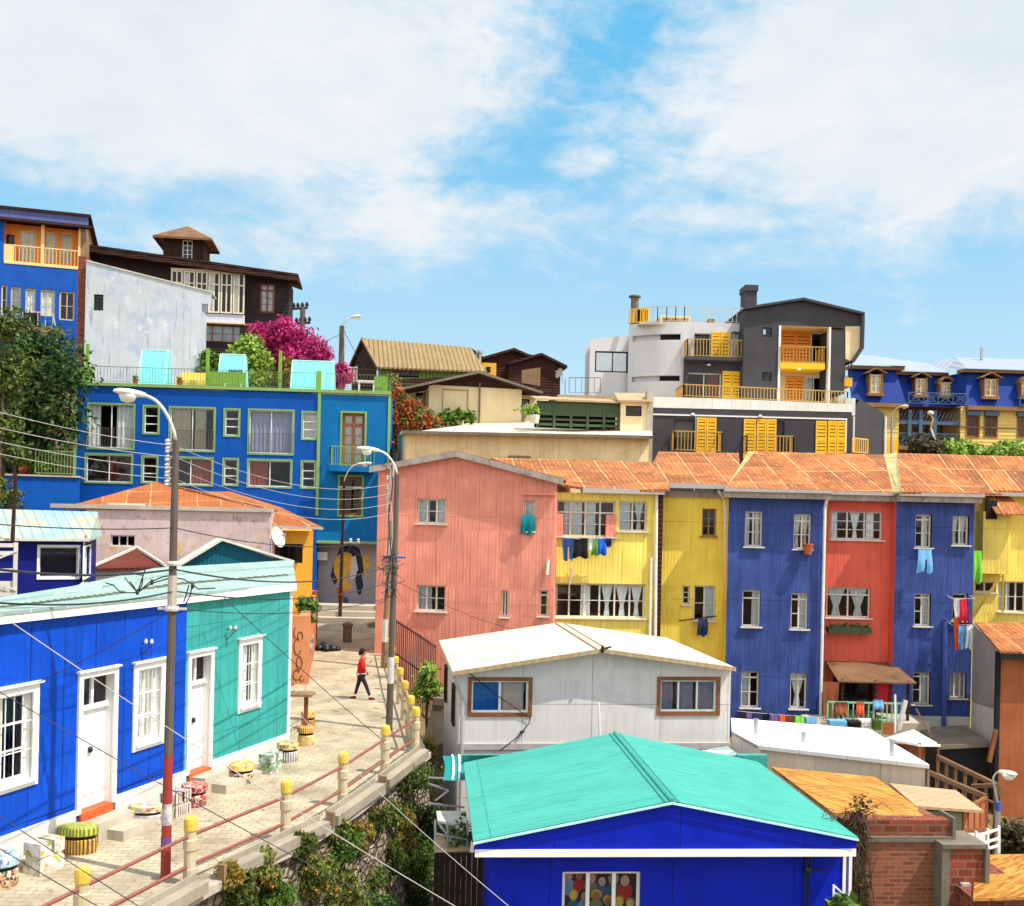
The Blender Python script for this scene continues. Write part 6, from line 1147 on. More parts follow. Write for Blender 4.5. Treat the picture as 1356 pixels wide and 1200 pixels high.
# tan roof on a pale green wall
tn = thing('green_shed', 'pale green shed with a plain tan sheet roof behind the brick shed', 'shed', PQ('S', 980, 440, 23.5)+V((0, 0, -2))); ta_, tb_, tc_, td_ = PQ('S', 775, 382, 26), PQ('S', 1062, 412, 26), PQ('S', 1182, 500, 22.6), PQ('S', 890, 480, 22.3)
mb = MB(); mb.slab([ta_, tb_, tc_, td_], (0, 0, -.06)); mb.build('roof', M['tan_roof'], tn)
a, b = PQ('S', 900, 490, 22.6), PQ('S', 1088, 500, 22.8); mb = MB(); mb.slab([a+V((0, 0, -.05)), b+V((0, 0, -.05)), b+V((0, 0, -4)), a+V((0, 0, -4))], (0, .12, 0)); mb.build('wall', M['sage_wall'], tn)
# rust roof at the corner
cs = thing('tin_shed', 'low shed with a bright rust orange corrugated roof at the photo corner', 'shed', PQ('S', 1250, 860, 19.5)+V((0, 0, -2))); a, b, c_, d_ = PQ('S', 1146, 692, 22.4), PQ('S', 1420, 686, 22.4), PQ('S', 1440, 872, 19.5), PQ('S', 1136, 880, 19.5)
mb = MB(); mb.slab([a, b, c_, d_], (0, 0, -.05)); mb.build('roof', M['rust_yellow'], cs); mb = MB(); mb.slab([d_+V((.1, .1, -.08)), c_+V((0, .1, -.08)), c_+V((0, .1, -3)), d_+V((.1, .1, -3))], (0, 2.5, 0)); mb.build('wall', M['brick_large'], cs)
# timber stairs with handrails, glazed lean-to
st = thing('timber_stairs', 'brown timber stairs and landing climbing behind the white flat roof', 'stairs', PQ('S', 1120, 480, 28)+V((0, 0, -2)))
A, B = PQ('S', 985, 268, 32), PQ('S', 1240, 392, 27.5); C2, D2 = PQ('S', 945, 335, 30), PQ('S', 1190, 440, 25.5)
mb = MB()
for a, b in ((A, B), (C2, D2)): mb.bar(a, b, .08); mb.bar(a+V((0, 0, -.5)), b+V((0, 0, -.5)), .035)
for i in range(7):
    for a, b in ((A, B), (C2, D2)): p_ = a+(b-a)*(i/6); mb.bar(p_, p_+V((0, 0, -1.1)), .05)
mb.bar(B, B+V((0, 0, -3.2)), .09); mb.bar(D2, D2+V((0, 0, -3)), .07); mb.bar(B, PQ('S', 1130, 395, 27.8), .07); mb.build('handrail', M['rust_brown'], st)
for i in range(9): p_ = A+(B-A)*(i/9)+V((0, 0, -1.15)); q_ = C2+(D2-C2)*(i/9)+V((0, 0, -1.0)); mb = MB(); mb.slab([p_, p_+(B-A)/10, q_+(D2-C2)/10, q_], (0, 0, -.05)); mb.build('tread', M['wood_weathered'], st)
gb = thing('glazed_porch', 'small porch of orange brown glazed panels under the tan roof', 'porch', PQ('S', 1140, 600, 23.2)); mb = MB(); a, b = PQ('S', 1086, 505, 23.2), PQ('S', 1190, 445, 24.6); c_, d_ = PQ('S', 1190, 580, 24.6), PQ('S', 1086, 585, 23.2)
mb.slab([a, b, c_, d_], (.05, .1, 0)); mb.build('panel', M['earth_orange'], gb); mb = MB()
for s, e in ((a, b), (b, c_), (c_, d_), (d_, a)): mb.bar(s, e, .05)
for i in range(1, 4): mb.bar(a+(b-a)*(i/4), d_+(c_-d_)*(i/4), .03)
mb.build('frame', M['wood_brown'], gb); a, b = PQ('S', 1085, 600, 23), PQ('S', 1190, 598, 24.5); mb = MB(); mb.slab([a, b, b+V((0, 0, -2)), a+V((0, 0, -2))], (0, 1.5, 0)); mb.build('base_wall', M['house_white'], gb)
wr_ = thing('white_railing', 'white tubular railing on the landing below the glazed porch', 'railing', PQ('S', 1195, 660, 22.5)); mb = MB()
for y in (600, 640, 670): mb.bar(PQ('S', 1150, y+10, 22.3), PQ('S', 1248, y-20, 24), .03)
for x in (1150, 1200, 1248): mb.bar(PQ('S', x, 590-(x-1150)*.25, 22.3+(x-1150)*.017), PQ('S', x, 685, 22.3+(x-1150)*.017), .035)
mb.build('tube_frame', M['white_clean'], wr_)
cn = thing('canopy', 'small white flat canopy on posts behind the white flat roof', 'canopy', PQ('S', 880, 260, 35)); mb = MB(); mb.slab([PQ('S', 760, 186, 33.6), PQ('S', 880, 150, 38), PQ('S', 996, 216, 35), PQ('S', 900, 214, 33.2)], (0, 0, -.07)); mb.build('canopy_top', M['white_roof'], cn)
for x, d in ((790, 33.9), (985, 35), (905, 33.4)): mb = MB(); mb.bar(PQ('S', x, 208, d), PQ('S', x, 300, d), .05); mb.build('post', M['wood_brown'], cn)
mb = MB(); a, b = PQ('S', 800, 212, 34.5), PQ('S', 930, 225, 34.5); mb.slab([a, b, b+V((0, 0, -1.5)), a+V((0, 0, -1.5))], (0, .1, 0)); mb.build('back_panel', M['wood_brown'], cn)
for k, (a, b, w, m_, lb) in enumerate((((800, 0), (800, 165), .045, 'white_clean', 'tall thin white post standing in the yard of the red house'), ((845, 25), (815, 150), .1, 'house_white', 'pale plank leaning beside the thin white post in the yard'), ((1235, 150), (1205, 290), .1, 'wood_brown', 'brown plank leaning against the whitewashed base'), ((890, 60), (950, 165), .04, 'wood_weathered', 'thin grey pole leaning over the tarred shed roof'))):
    d = 41 if k != 2 else 40.4; mb = MB(); mb.bar(PQ('S', *a, d), PQ('S', *b, d), w); mb.build('yard_pole' if k in (0, 3) else 'plank', M[m_], None, lb, 'pole' if k in (0, 3) else 'plank')
# ------------------------------------------------------------------ yard between retaining wall and cottages
aw = thing('awning', 'curved dark teal awning with pale stripes beside the turquoise roof', 'awning', PQ('R', 130, 640, 25)+V((0, 0, -1))); mb = MB(); m2 = MB(); n = 10
for i in range(n):
    def ap(t, s): return PQ('R', 80+92*s+10*math.sin(t*3)*(1-s), 588+t*100-22*math.sin(t*3.14)*.3, 26.5-2.2*t)+V((0, 0, .35*math.sin(t*1.57)*0))
    for j in range(4): mb.face([ap(i/n, j/4), ap((i+1)/n, j/4), ap((i+1)/n, (j+1)/4), ap(i/n, (j+1)/4)], 1 if j == 2 and False else 0)
mb.build('awning_cloth', M['awning'], aw, smooth=True)
for s in (.45, .75):
    m2 = MB(); m2.tube([ap(i/n, s)+V((-.01, -.01, .02)) for i in range(n+1)], .03, 5); m2.build('stripe', M['white_clean'], aw)
mb = MB(); mb.bar(PQ('R', 20, 676, 24.5), PQ('R', 110, 680, 24.5), .025); mb.bar(PQ('R', 20, 700, 24.5), PQ('R', 105, 728, 24.4), .025); mb.bar(PQ('R', 105, 728, 24.4), PQ('R', 50, 770, 24.4), .025); mb.bar(PQ('R', 20, 780, 24.4), PQ('R', 170, 798, 24.4), .025); mb.build('frame', M['steel'], aw)
lu = thing('lean_to', 'pale lean-to roof over a small dim yard below the planted retaining wall', 'roof', PQ('R', 110, 900, 22)+V((0, 0, -1))); mb = MB(); mb.slab([PQ('R', 55, 812, 24), PQ('R', 175, 812, 24), PQ('R', 185, 880, 22.4), PQ('R', 60, 850, 22.6)], (0, 0, -.05)); mb.build('roof', M['white_old'], lu); mb = MB(); a, b = PQ('R', 45, 985, 22), PQ('R', 190, 972, 22); mb.slab([a, b, b+V((0, .9, .1)), a+V((0, .9, .1))], (0, 0, -.12)); mb.build('deck', M['tan_roof'], lu)
mb = MB()
for x in (50, 100, 182): mb.bar(PQ('R', x, 850, 22.2), PQ('R', x, 985, 22.2), .03)
mb.bar(PQ('R', 60, 860, 22.3), PQ('R', 140, 960, 22.2), .025); mb.bar(PQ('R', 50, 905, 22.2), PQ('R', 190, 930, 22.2), .02); mb.build('frame', M['steel'], lu)
c = PQ('R', 158, 905, 22.4); plant('potted_plant', 'white and blue flowering plant in the yard under the pale lean-to', 'plant', c+V((0, 0, -.6)), [((c.x, c.y, c.z), (.35, .3, .4))], 140, .12, M['leaf_mid'], M['bark'], 4, .03, None, 'foliage')
# dark timber wall of the passage below
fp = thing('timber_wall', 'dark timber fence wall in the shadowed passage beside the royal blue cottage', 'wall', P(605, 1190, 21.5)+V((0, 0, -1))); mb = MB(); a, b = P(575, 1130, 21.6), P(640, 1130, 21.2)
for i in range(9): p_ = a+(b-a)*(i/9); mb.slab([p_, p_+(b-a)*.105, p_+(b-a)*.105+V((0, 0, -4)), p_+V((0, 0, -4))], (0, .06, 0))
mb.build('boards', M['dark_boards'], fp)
# iron fence going down from the street below the coral house
fe = thing('iron_fence', 'black iron bar fence descending below the coral house', 'fence', V((-2.2, 42, -8))); mb = MB(); top = [PQ('O', 622, 345, 43.2), PQ('O', 740, 420, 41.5), PQ('O', 845, 490, 40)]
k = 22
for i in range(k+1):
    t_ = i/k; p_ = top[0]+(top[1]-top[0])*(t_*2) if t_ < .5 else top[1]+(top[2]-top[1])*(t_*2-1); mb.bar(p_, p_+V((0, 0, -3.1)), .022)
for dz in (-.08, -1.4, -3): mb.tube([p+V((0, 0, dz)) for p in top], .03, 5)
mb.build('bars', M['black_iron'], fe)
gp = thing('street_gate_post', 'reddish wooden gate post and panel at the corner of the coral house', 'post', PQ('O', 530, 530, 46)); mb = MB(); a, b = PQ('O', 512, 290, 46), PQ('O', 560, 530, 46); mb.box(a.x, 45.8, zs(46)-.1, b.x, 46.1, a.z); mb.build('panel', M['wood_brown'], gp); mb = MB(); mb.box(a.x-.1, 45.7, a.z, b.x+.1, 46.2, a.z+.18); mb.build('cap', M['tan_roof'], gp)
# ------------------------------------------------------------------ cream houses stepping up the hill
FCr = Fac((537, 600, 57), (860, 600, 58)); h = House('long_house', 'long cream house with a pale sheet roof behind the coral gable', FCr, 6, 0, 9)
z0 = FCr.uq('E', 520, 618)[1]; z1 = FCr.uq('F', 318, 712)[1]; u1 = FCr.uq('F', 320, 760)[0]
h.front([(0, -2), (u1, -2), (u1, z1), (0, z0)]); FCl = Fac((528, 600, 60), (537, 600, 57)); h.mb.face([FCr.pt(0, -2), FCr.pt(0, z0), P(527, 577, 62), P(527, 640, 62)+V((0, 0, -3))]); h.mb.face([FCr.pt(u1, -2), FCr.pt(u1, z1), FCr.pt(u1, z1, -8), FCr.pt(u1, -2, -8)]); cr_ = h.build([M['cream_wall']])
mb = MB(); mb.slab([FCr.pt(-.2, z0+.12, .45), FCr.pt(u1+.1, z1+.12, .45), P(860, 562, 66), PQ('E', 800, 542, 68), P(527, 576, 62)], (0, 0, -.16), 0); mb.build('roof', M['cream_roof'], cr_)
mb = MB(); mb.bar(FCr.pt(-.2, z0+.02, .5), FCr.pt(u1+.1, z1+.02, .5), .12); mb.build('gutter', M['concrete_dark'], cr_)
r = FCr.rect('E', 930, 733, 1046, 752); mb = MB(); FCr.box(mb, r[0], r[1]-.6, r[2], r[3], 0, .2); mb.build('wooden_hatch', M['wood_weathered'], cr_)
FCg = Fac((567, 530, 66), (690, 530, 67)); h = House('gabled_house', 'cream house with low dark brown gable and a thin grey downpipe', FCg, 3, 4, 8)
zt = FCg.uq('E', 750, 358)[1]; u0, u1 = FCg.uq('E', 510, 450)[0], FCg.uq('E', 1000, 450)[0]
h.front(rectpoly(u0, 2, u1, FCg.uq('E', 510, 350)[1])); FS2 = FCg.off(-1.2); h.win('E', 1000, 432, 1042, 515, M['dark'], FS2, nx=1, nz=1, fw=.06); h.front(rectpoly(u1-.1, 2, u1+2.0, FCg.uq('E', 1000, 400)[1]), FS2)
FS3 = FCg.off(-2.2); h.win('E', 440, 400, 500, 470, M['wood_dark'], FS3, nx=2, nz=1); h.front(rectpoly(u0-2.2, 2, u0+.1, FCg.uq('E', 450, 350)[1]), FS3); sides(h.mb, FCg, u0, u1, 2, zt, zt, 7); cg = h.build([M['cream_gable']])
l, p, r = (FCg.off(.8).uq('E', *a) for a in ((362, 372), (775, 282), (1112, 392))); f8 = FCg.off(.8); mb = MB()
for e in (l, r): mb.slab([f8.pt(*e), f8.pt(*p), f8.pt(p[0], p[1], -8), f8.pt(e[0], e[1], -8)], (0, 0, -.2))
mb.build('roof', M['wood_dark'], cg)
mb = MB(); zb_ = FCg.uq('E', 750, 356)[1]; wallface(mb, FCg, [(u0-2.2, FCg.uq('E', 450, 352)[1]), (u1+2, FCg.uq('E', 1080, 388)[1]), (u1+1, zb_+.1), (p[0], p[1]-.2), (u0-1.8, zb_+.1)], n=.05); mb.build('gable_boarding', M['wood_dark'], cg)
mb = MB()
for e in (l, r): mb.bar(f8.pt(e[0], e[1]-.1, .03), f8.pt(p[0], p[1]-.1, .03), .1)
mb.build('bargeboard', M['concrete_dark'], cg)
r_ = FCg.rect('E', 580, 382, 718, 492); mb = MB(); 
for a in ((r_[0], r_[3]-.08, r_[2], r_[3]), (r_[0], r_[1], r_[0]+.06, r_[3]), (r_[2]-.08, r_[1], r_[2], r_[3])): FCg.box(mb, *a, 0, .05)
mb.build('wall_moulding', M['tan_roof'], cg); a = FCg.uq('E', 778, 348); mb = MB(); mb.tube([FCg.pt(a[0], a[1], .12), FCg.pt(a[0], 2, .12)], .06, 6); mb.build('drainpipe', M['concrete_dark'], cg)
# house with tan corrugated roof and open gable
FCt = Fac((502, 500, 74), (650, 500, 75)); h = House('cabin', 'timber cabin with steep tan corrugated roof and a dark open gable', FCt, 3, 8, 6)
u0 = FCt.uq('E', 245, 300)[0]; u1 = FCt.uq('E', 815, 300)[0]; zt = FCt.uq('E', 400, 268)[1]; h.win('E', 318, 275, 458, 318, M['wood_dark'], nx=3, nz=1, fw=.06); h.front(rectpoly(u0, 5, u1, zt)); sides(h.mb, FCt, u0, u1, 5, zt, zt, 3); ct = h.build([M['olive_green']])
ra, rb_, rc, rd_ = PQ('E', 160, 112, 78), PQ('E', 730, 160, 79), PQ('E', 815, 286, 74.4), PQ('E', 243, 262, 73.4)
mb = MB(); mb.slab([ra, rb_, rc, rd_], (0, 0, -.12)); mb.build('roof', M['tin_tan'], ct)
mb = MB(); le = PQ('E', 95, 255, 82); mb.slab([ra, le, le+V((12, 2, 0)), rb_], (0, 0, -.12)); mb.build('back_roof', M['wood_dark'], ct)
mb = MB(); a, b, c_ = PQ('E', 165, 135, 78.3), PQ('E', 235, 262, 74.2), PQ('E', 105, 262, 82); mb.face([a, b, V((b.x, b.y, 4)), V((c_.x, c_.y, 4)), c_]); mb.build('gable_wall', M['wood_dark'], ct)
mb = MB(); mb.bar(ra+V((0, -.1, -.1)), rd_+V((0, -.1, -.1)), .12); mb.bar(ra, le, .12); mb.build('bargeboard', M['wood_weathered'], ct)
f_ = FCt.off(1.2); zr = f_.uq('E', 300, 350)[1]; mb = MB(); f_.box(mb, u0-1.8, zr-.3, u0+5, zr-.1, -1.4, .05); rail(mb, [f_.pt(u0-1.8, zr-.1), f_.pt(u0+5, zr-.1)], 1.0, .25, .03, .05); mb.build('balcony', M['wood_dark'], ct)
a = PQ('E', 100, 350, 73); mb = MB(); mb.slab([PQ('E', 70, 275, 73), PQ('E', 132, 258, 73), PQ('E', 132, 350, 73), PQ('E', 70, 350, 73)], (0, .1, 0)); mb.build('pink_screen', M['pink_wall'], ct)
for i, x in enumerate((757, 777)): b = PQ('E', x, 225, 80); mb = MB(); mb.lathe(b, [(.16, -1.5), (.16, .45), (.24, .5), (.24, .7)], 8); mb.build('flue_pipe', M['steel'], None, ['shorter steel flue beside the tan corrugated roof', 'steel flue nearest the brown gables, beside the tan corrugated roof'][i], 'chimney', 'steel flues by the tan roof')
# brown double gable house
FBr = Fac((640, 480, 80), (750, 480, 81)); h = House('gabled_house', 'dark brown timber house with two gables and a satellite dish', FBr, 3, 7, 6); bb = lambda x, y: FBr.uq('E', x, y)
a, p, b = bb(788, 212), bb(970, 160), bb(1060, 200); h.front([(a[0], 6), (b[0]+1, 6), (b[0]+1, b[1]), (p[0], p[1]), (a[0], a[1])], n=-1.2)
a2, p2, b2 = bb(932, 246), bb(1100, 199), bb(1236, 266); h.front([(a2[0], 6), (bb(1205, 300)[0], 6), (bb(1205, 300)[0], b2[1]+.3), (p2[0], p2[1]), (a2[0], a2[1])]); br = h.build([M['brown_house']]); mb = MB()
for (e0, e1, n) in ((a, p, -.8), (p, b, -.8), (a2, p2, .4), (p2, b2, .4)): mb.slab([FBr.pt(e0[0], e0[1]+.1, n), FBr.pt(e1[0], e1[1]+.1, n), FBr.pt(e1[0], e1[1]+.1, n-5), FBr.pt(e0[0], e0[1]+.1, n-5)], (0, 0, -.2))
mb.build('roof', M['wood_dark'], br); r_ = FBr.off(1).rect('E', 792, 242, 866, 300); mb = MB(); FBr.box(mb, r_[0], r_[1]-1, r_[2], r_[3], -.5, 1); mb.build('orange_box_room', M['orange_wall'], br); r2 = FBr.off(1.03).rect('E', 812, 262, 836, 292); mb = MB(); FBr.box(mb, r2[0], r2[1], r2[2], r2[3], 1, 1.02); mb.build('window', M['dark'], br)
mb = MB(); a_, b_ = PQ('E', 1000, 330, 78), PQ('E', 1098, 330, 78); mb.slab([a_+V((0, 0, .7)), b_+V((0, 0, .9)), b_+V((0, 0, -4)), a_+V((0, 0, -4))], (0, .3, 0)); mb.build('lean_to_wall', M['wood_weathered'], br)
c = PQ('E', 1203, 298, 79); sd = thing('satellite_dish', 'grey satellite dish on the dark brown timber house', 'dish', c+V((0, 0, -2))); dish(sd, c, .4, (-.8, -.55, .3), M['concrete']); mb = MB(); mb.bar(c+V((.4, 0, -.4)), c+V((.4, 0, -4)), .06); mb.build('mast', M['steel'], sd)
# green slatted pigeon loft and small beige hut
FGs = Fac((712, 545, 61), (822, 545, 61.5)); gs_ = thing('slatted_loft', 'dark green slatted timber loft with a ragged tin roof', 'loft', FGs.pt(2, 3.5)); zt = FGs.uq('E', 1200, 445)[1]; zb_ = FGs.uq('E', 1200, 575)[1]; L_ = FGs.L; mb = MB()
for i in range(6): u = L_*i/5; FGs.box(mb, u-.07, zb_-.1, u+.07, zt, -.05, .08)
for z, h_ in ((zt-.55, .5), (zb_+(zt-zb_)*.42, .3), (zb_+(zt-zb_)*.22, .12), (zb_, .15), (zt-.1, .1)): FGs.box(mb, 0, z, L_, z+h_, -.02, .04)
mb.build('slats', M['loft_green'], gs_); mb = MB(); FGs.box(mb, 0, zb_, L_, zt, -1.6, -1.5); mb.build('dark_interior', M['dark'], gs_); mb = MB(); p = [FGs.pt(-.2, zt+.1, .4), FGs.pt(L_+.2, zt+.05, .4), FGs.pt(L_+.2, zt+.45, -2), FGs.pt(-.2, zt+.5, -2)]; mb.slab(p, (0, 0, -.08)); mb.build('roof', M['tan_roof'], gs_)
FHt = Fac((822, 550, 61), (860, 550, 61)); h = House('hut', 'small beige hut with one dark window beside the green slatted loft', FHt, .8, 3, 3); h.win('F', 222, 573, 290, 617, M['dark'], nx=1, nz=1, fw=.05); zt = FHt.uq('F', 260, 552)[1]; u1 = FHt.uq('F', 315, 600)[0]; h.front(rectpoly(0, 1, u1, zt)); sides(h.mb, FHt, 0, u1, 1, zt, zt, 3); ht_ = h.build([M['cream_gable']])
mb = MB(); mb.slab([FHt.pt(-.2, zt, .3), FHt.pt(u1+.2, zt, .3), FHt.pt(u1+.2, zt+.75, -2.5), FHt.pt(-.2, zt+.75, -2.5)], (0, 0, -.1)); mb.build('roof', M['tan_roof'], ht_); mb = MB(); FHt.box(mb, u1-.05, 2, u1+.3, zt+.6, -1, .1); mb.build('end_pier', M['concrete'], ht_)
c = PQ('E', 1066, 560, 60); pt_ = thing('potted_plant', 'white pot of leafy plants on the cream roof beside the green loft', 'plant', c); mb = MB(); mb.lathe(c, [(.25, 0), (.32, .45), (.28, .47)], 10); mb.build('pot', M['white_old'], pt_); leafmesh([((c.x-.3, c.y, c.z+.75), (.7, .4, .3))], 160, .2, 4).build('foliage', M['leaf_bright'], pt_, fixn=False)
for k, (x0, x1, y, d, lb) in enumerate(((1250, 1356, 405, 66, 'grey roof railing behind the green slatted loft'),)):
    rl = thing('roof_railing', lb, 'railing', PQ('E', 1300, y, d)); mb = MB(); rail(mb, [PQ('E', x0, y, d), PQ('E', x1+60, y, d)], 1.0, .35, .025, .03); mb.build('bars', M['concrete_dark'], rl); mb = MB(); a = PQ('E', x0-60, y+4, d); mb.obox(a, (10, 0, 0), (0, 3, 0), (0, 0, -2.5)); mb.build('roof_slab', M['tan_roof'], rl)
# ------------------------------------------------------------------ modern charcoal and white building with yellow shutters
FMo = Fac((782, 520, 69), (1130, 520, 69.6)); h = House('apartment_building', 'modern charcoal and white apartment building with yellow slatted shutters', FMo, 9, 0, 12, 'building'); bk_ = M['black_frame']; T_ = M['white_clean']
uu = lambda x, y=450: FMo.uq('F', x, y)[0]; zz = lambda y, x=700: FMo.uq('F', x, y)[1]
FMb = FMo.off(-2.0); h.win('F', 90, 340, 242, 430, bk_, FMb, nx=2, nz=1, fw=.1, mu=.08, glass=M['glass_sky']); l_ = FMb.uq('F', 67, 400); h.front([(l_[0], -1), (FMb.uq('F', 262, 400)[0], -1), (FMb.uq('F', 262, 400)[0], FMb.uq('F', 243, 268)[1]), (l_[0], FMb.uq('F', 67, 287)[1])], FMb, 1)
h.mb.face([FMb.pt(l_[0], -1), FMb.pt(l_[0], FMb.uq('F', 67, 287)[1]), FMb.pt(l_[0]+1, FMb.uq('F', 67, 287)[1], -8), FMb.pt(l_[0]+1, -1, -8)], 1)
# curved white wall: a swept arc from the left corner into the facade
xa, xb = uu(245), uu(468); zt = zz(212, 400); slots = [(262, 268, 447, 298), (262, 450, 447, 474)]; n = 14
ud = lambda t: (xa+(xb-xa)*t, -1.6*(1-t)**2.2)
zs_s = [(-1.5, zz(474)), (zz(474), zz(450)), (zz(450), zz(298)), (zz(298), zz(272)), (zz(272), zt)]
for i in range(n):
    t0, t1 = i/n, (i+1)/n; (ua, na), (ub, nb) = ud(t0), ud(t1)
    for k, (za, zb_) in enumerate(zs_s):
        off = -.35 if k in (1, 3) and i > 0 and i < n-1 else 0
        h.mb.face([FMo.pt(ua, za, na+off), FMo.pt(ub, za, nb+off), FMo.pt(ub, zb_, nb+off), FMo.pt(ua, zb_, na+off)], 2 if off and i > n*.5 else 1)
        if off:
            for z in (za, zb_): h.mb.face([FMo.pt(ua, z, na), FMo.pt(ub, z, nb), FMo.pt(ub, z, nb+off), FMo.pt(ua, z, na+off)], 1)
# white upper storey, charcoal band, tower
h.win('F', 514, 266, 580, 374, bk_, nx=1, nz=1, fw=.08); h.win('F', 672, 258, 722, 374, bk_, nx=1, nz=1, fw=.06, cur=FULL); h.front(rectpoly(xb, zz(376), uu(728), zt), mi=1)
h.win('F', 484, 434, 628, 546, T_, nx=2, nz=1, fw=.06, sur=.06, cur=[(.6, .95, 'full')], cm=M['curtain_red']); h.front(rectpoly(xb-.02, zz(560), uu(728), zz(376)), n=.25, mi=0)
FMt = FMo.off(1.2); uT = lambda x, y=300: FMt.uq('F', x, y)[0]; zT = lambda y, x=800: FMt.uq('F', x, y)[1]
h.win('F', 806, 238, 846, 279, bk_, FMt, nx=1, nz=1, fw=.08); h.win('F', 804, 430, 845, 467, bk_, FMt, nx=1, nz=1, fw=.08)
uA, uB, uC_, uD = uT(726), uT(876), uT(1098), uT(1160); zR = zT(232, 950)
pk = FMt.uq('F', 975, 127); rL = FMt.uq('F', 726, 166); rR = FMt.uq('F', 1236, 190)
h.front([(uA, zT(560)), (uB, zT(560)), (uB, zR), (uA, zR)], FMt)
top_ = lambda u: rL[1]+(pk[1]-rL[1])*(u-rL[0])/(pk[0]-rL[0]) if u < pk[0] else pk[1]+(rR[1]-pk[1])*(u-pk[0])/(rR[0]-pk[0])
h.front([(uA, zR), (pk[0], zR), (pk[0], pk[1]), (uA, rL[1])], FMt); h.front([(pk[0], zR), (rR[0], zR), (rR[0], rR[1]), (pk[0], pk[1])], FMt)
h.mb.face([FMt.pt(uA, zT(560)), FMt.pt(uA, rL[1]), FMt.pt(uA, rL[1], -9), FMt.pt(uA, zT(560), -9)]); 
FMi = FMo.off(-.9)   # recessed balcony walls
h.win('F', 1016, 266, 1066, 384, bk_, FMi, nx=1, nz=1, fw=.07, sur=.06, sm=T_); h.win('F', 986, 450, 1066, 556, T_, FMi, nx=2, nz=1, fw=.06, cur=LEFTC)
h.front(rectpoly(uB-.3, zT(565), uT(1186), zR+.1), FMi, 3)
h.mb.face([FMt.pt(uB, zT(560)), FMt.pt(uB, zR), FMi.pt(uB, zR), FMi.pt(uB, zT(560))], 3); h.mb.face([FMt.pt(uB, zR), FMt.pt(rR[0], zR), FMi.pt(rR[0], zR), FMi.pt(uB, zR)], 3)
FMt.box(h.mb, uC_, zT(512), uD, zT(238), -2.2, .02, 0); 
for (ua, ub, n_, za, zb_) in ((xa+.3, uT(1190), -3.2, -2, zt-.1), (uA, uT(1190), -4, zt-.2, zR+.2)): h.mb.face([FMo.pt(ua, za, n_), FMo.pt(ub, za, n_), FMo.pt(ub, zb_, n_), FMo.pt(ua, zb_, n_)], 2)
h.mb.face([FMo.pt(uT(1186), -2, -.9), FMo.pt(uT(1186), zR, -.9), FMo.pt(uT(1186), zR, -4), FMo.pt(uT(1186), -2, -4)], 0); h.mb.face([FMb.pt(l_[0], -1, -3), FMb.pt(l_[0]+6, -1, -3), FMb.pt(l_[0]+6, FMb.uq('F', 243, 268)[1], -3), FMb.pt(l_[0], FMb.uq('F', 67, 287)[1], -3)], 1)
mo = h.build([M['charcoal'], M['light_grey'], M['dark'], M['cream_gable'], M['white_clean']])
mb = MB(); e = .35
for a, b in ((rL, pk), (pk, rR)): mb.slab([FMt.pt(a[0]-.0, a[1]+.05, e), FMt.pt(b[0], b[1]+.05, e), FMt.pt(b[0], b[1]+.05, -10), FMt.pt(a[0], a[1]+.05, -10)], (0, 0, .14))
# roof folds down into the raking side wall
q1 = FMt.uq('F', 1232, 330); q2 = FMt.uq('F', 1192, 390); mb.slab([FMt.pt(rR[0], rR[1], e), FMt.pt(q1[0], q1[1], e), FMt.pt(q1[0], q1[1], -7), FMt.pt(rR[0], rR[1], -7)], (-.18, 0, 0)); mb.slab([FMt.pt(*q1, e), FMt.pt(*q2, e), FMt.pt(q2[0], q2[1], -7), FMt.pt(q1[0], q1[1], -7)], (-.16, 0, .1)); mb.build('roof', M['charcoal'], mo)
mb = MB(); FMo.box(mb, uu(245)+.5, zt-.2, uu(728), zt-.05, -9, -.15); mb.build('flat_roof', M['concrete'], mo)
mb = MB(); FMt.box(mb, uT(1098)+.02, zT(234), rR[0]-.2, zR+.02, -6, -.9); mb.build('soffit', M['cream_gable'], mo); mb = MB(); mb.slab([FMt.pt(*FMt.uq('F', x, y), .05) for x, y in ((1160, 234), (1226, 234), (1226, 326), (1190, 384), (1160, 372))], V((0, 1.2, 0))); mb.build('side_panel', M['cream_gable'], mo)
mb = MB(); FMt.box(mb, uB-.02, zT(560), uB+.12, zR, -.4, .05); mb.build('recess_trim', T_, mo); mb = MB(); FMt.box(mb, uC_-.12, zT(560), uC_, zR, -.4, .04); mb.build('recess_trim', T_, mo)
S1, S2 = M['shutter'], M['shutter_shaded']
for a, f_, m_, n_, lv in (((585, 258, 665, 375), FMo, S1, .03, 2), ((629, 428, 712, 546), FMo, S1, .28, 2), ((884, 258, 1011, 385), FMi, S2, .03, 2), ((904, 450, 982, 556), FMi, S2, .03, 2)): shutter(mo, f_, 'F', *a, m_, n_, lv)
mb = MB(); bz = zz(376); rail(mb, [FMo.pt(uu(472), bz, .9), FMo.pt(uu(724), bz, .9)], zz(303)-bz, .2, .03, .04, .06); rail(mb, [FMo.pt(uu(472), bz, .9), FMo.pt(uu(472), bz, 0)], zz(303)-bz, .1, .05, .04, .06); mb.build('balustrade', M['rail_yellow'], mo)
mb = MB(); FMo.box(mb, uu(466), bz-.22, uu(728), bz, -.1, 1.0); mb.build('balcony_slab', M['charcoal'], mo)
mb = MB(); FMt.box(mb, uT(880), zT(412), uT(1072), zT(386), -1.9, .15); mb.build('balcony_slab', M['shutter'], mo); mb = MB(); rail(mb, [FMt.pt(uT(882), zT(386), .1), FMt.pt(uT(1074), zT(386), .1), FMt.pt(uT(1074), zT(386), -1.8)], zT(316)-zT(386), .2, .025, .04, .06); mb.build('balustrade', M['rail_yellow'], mo)
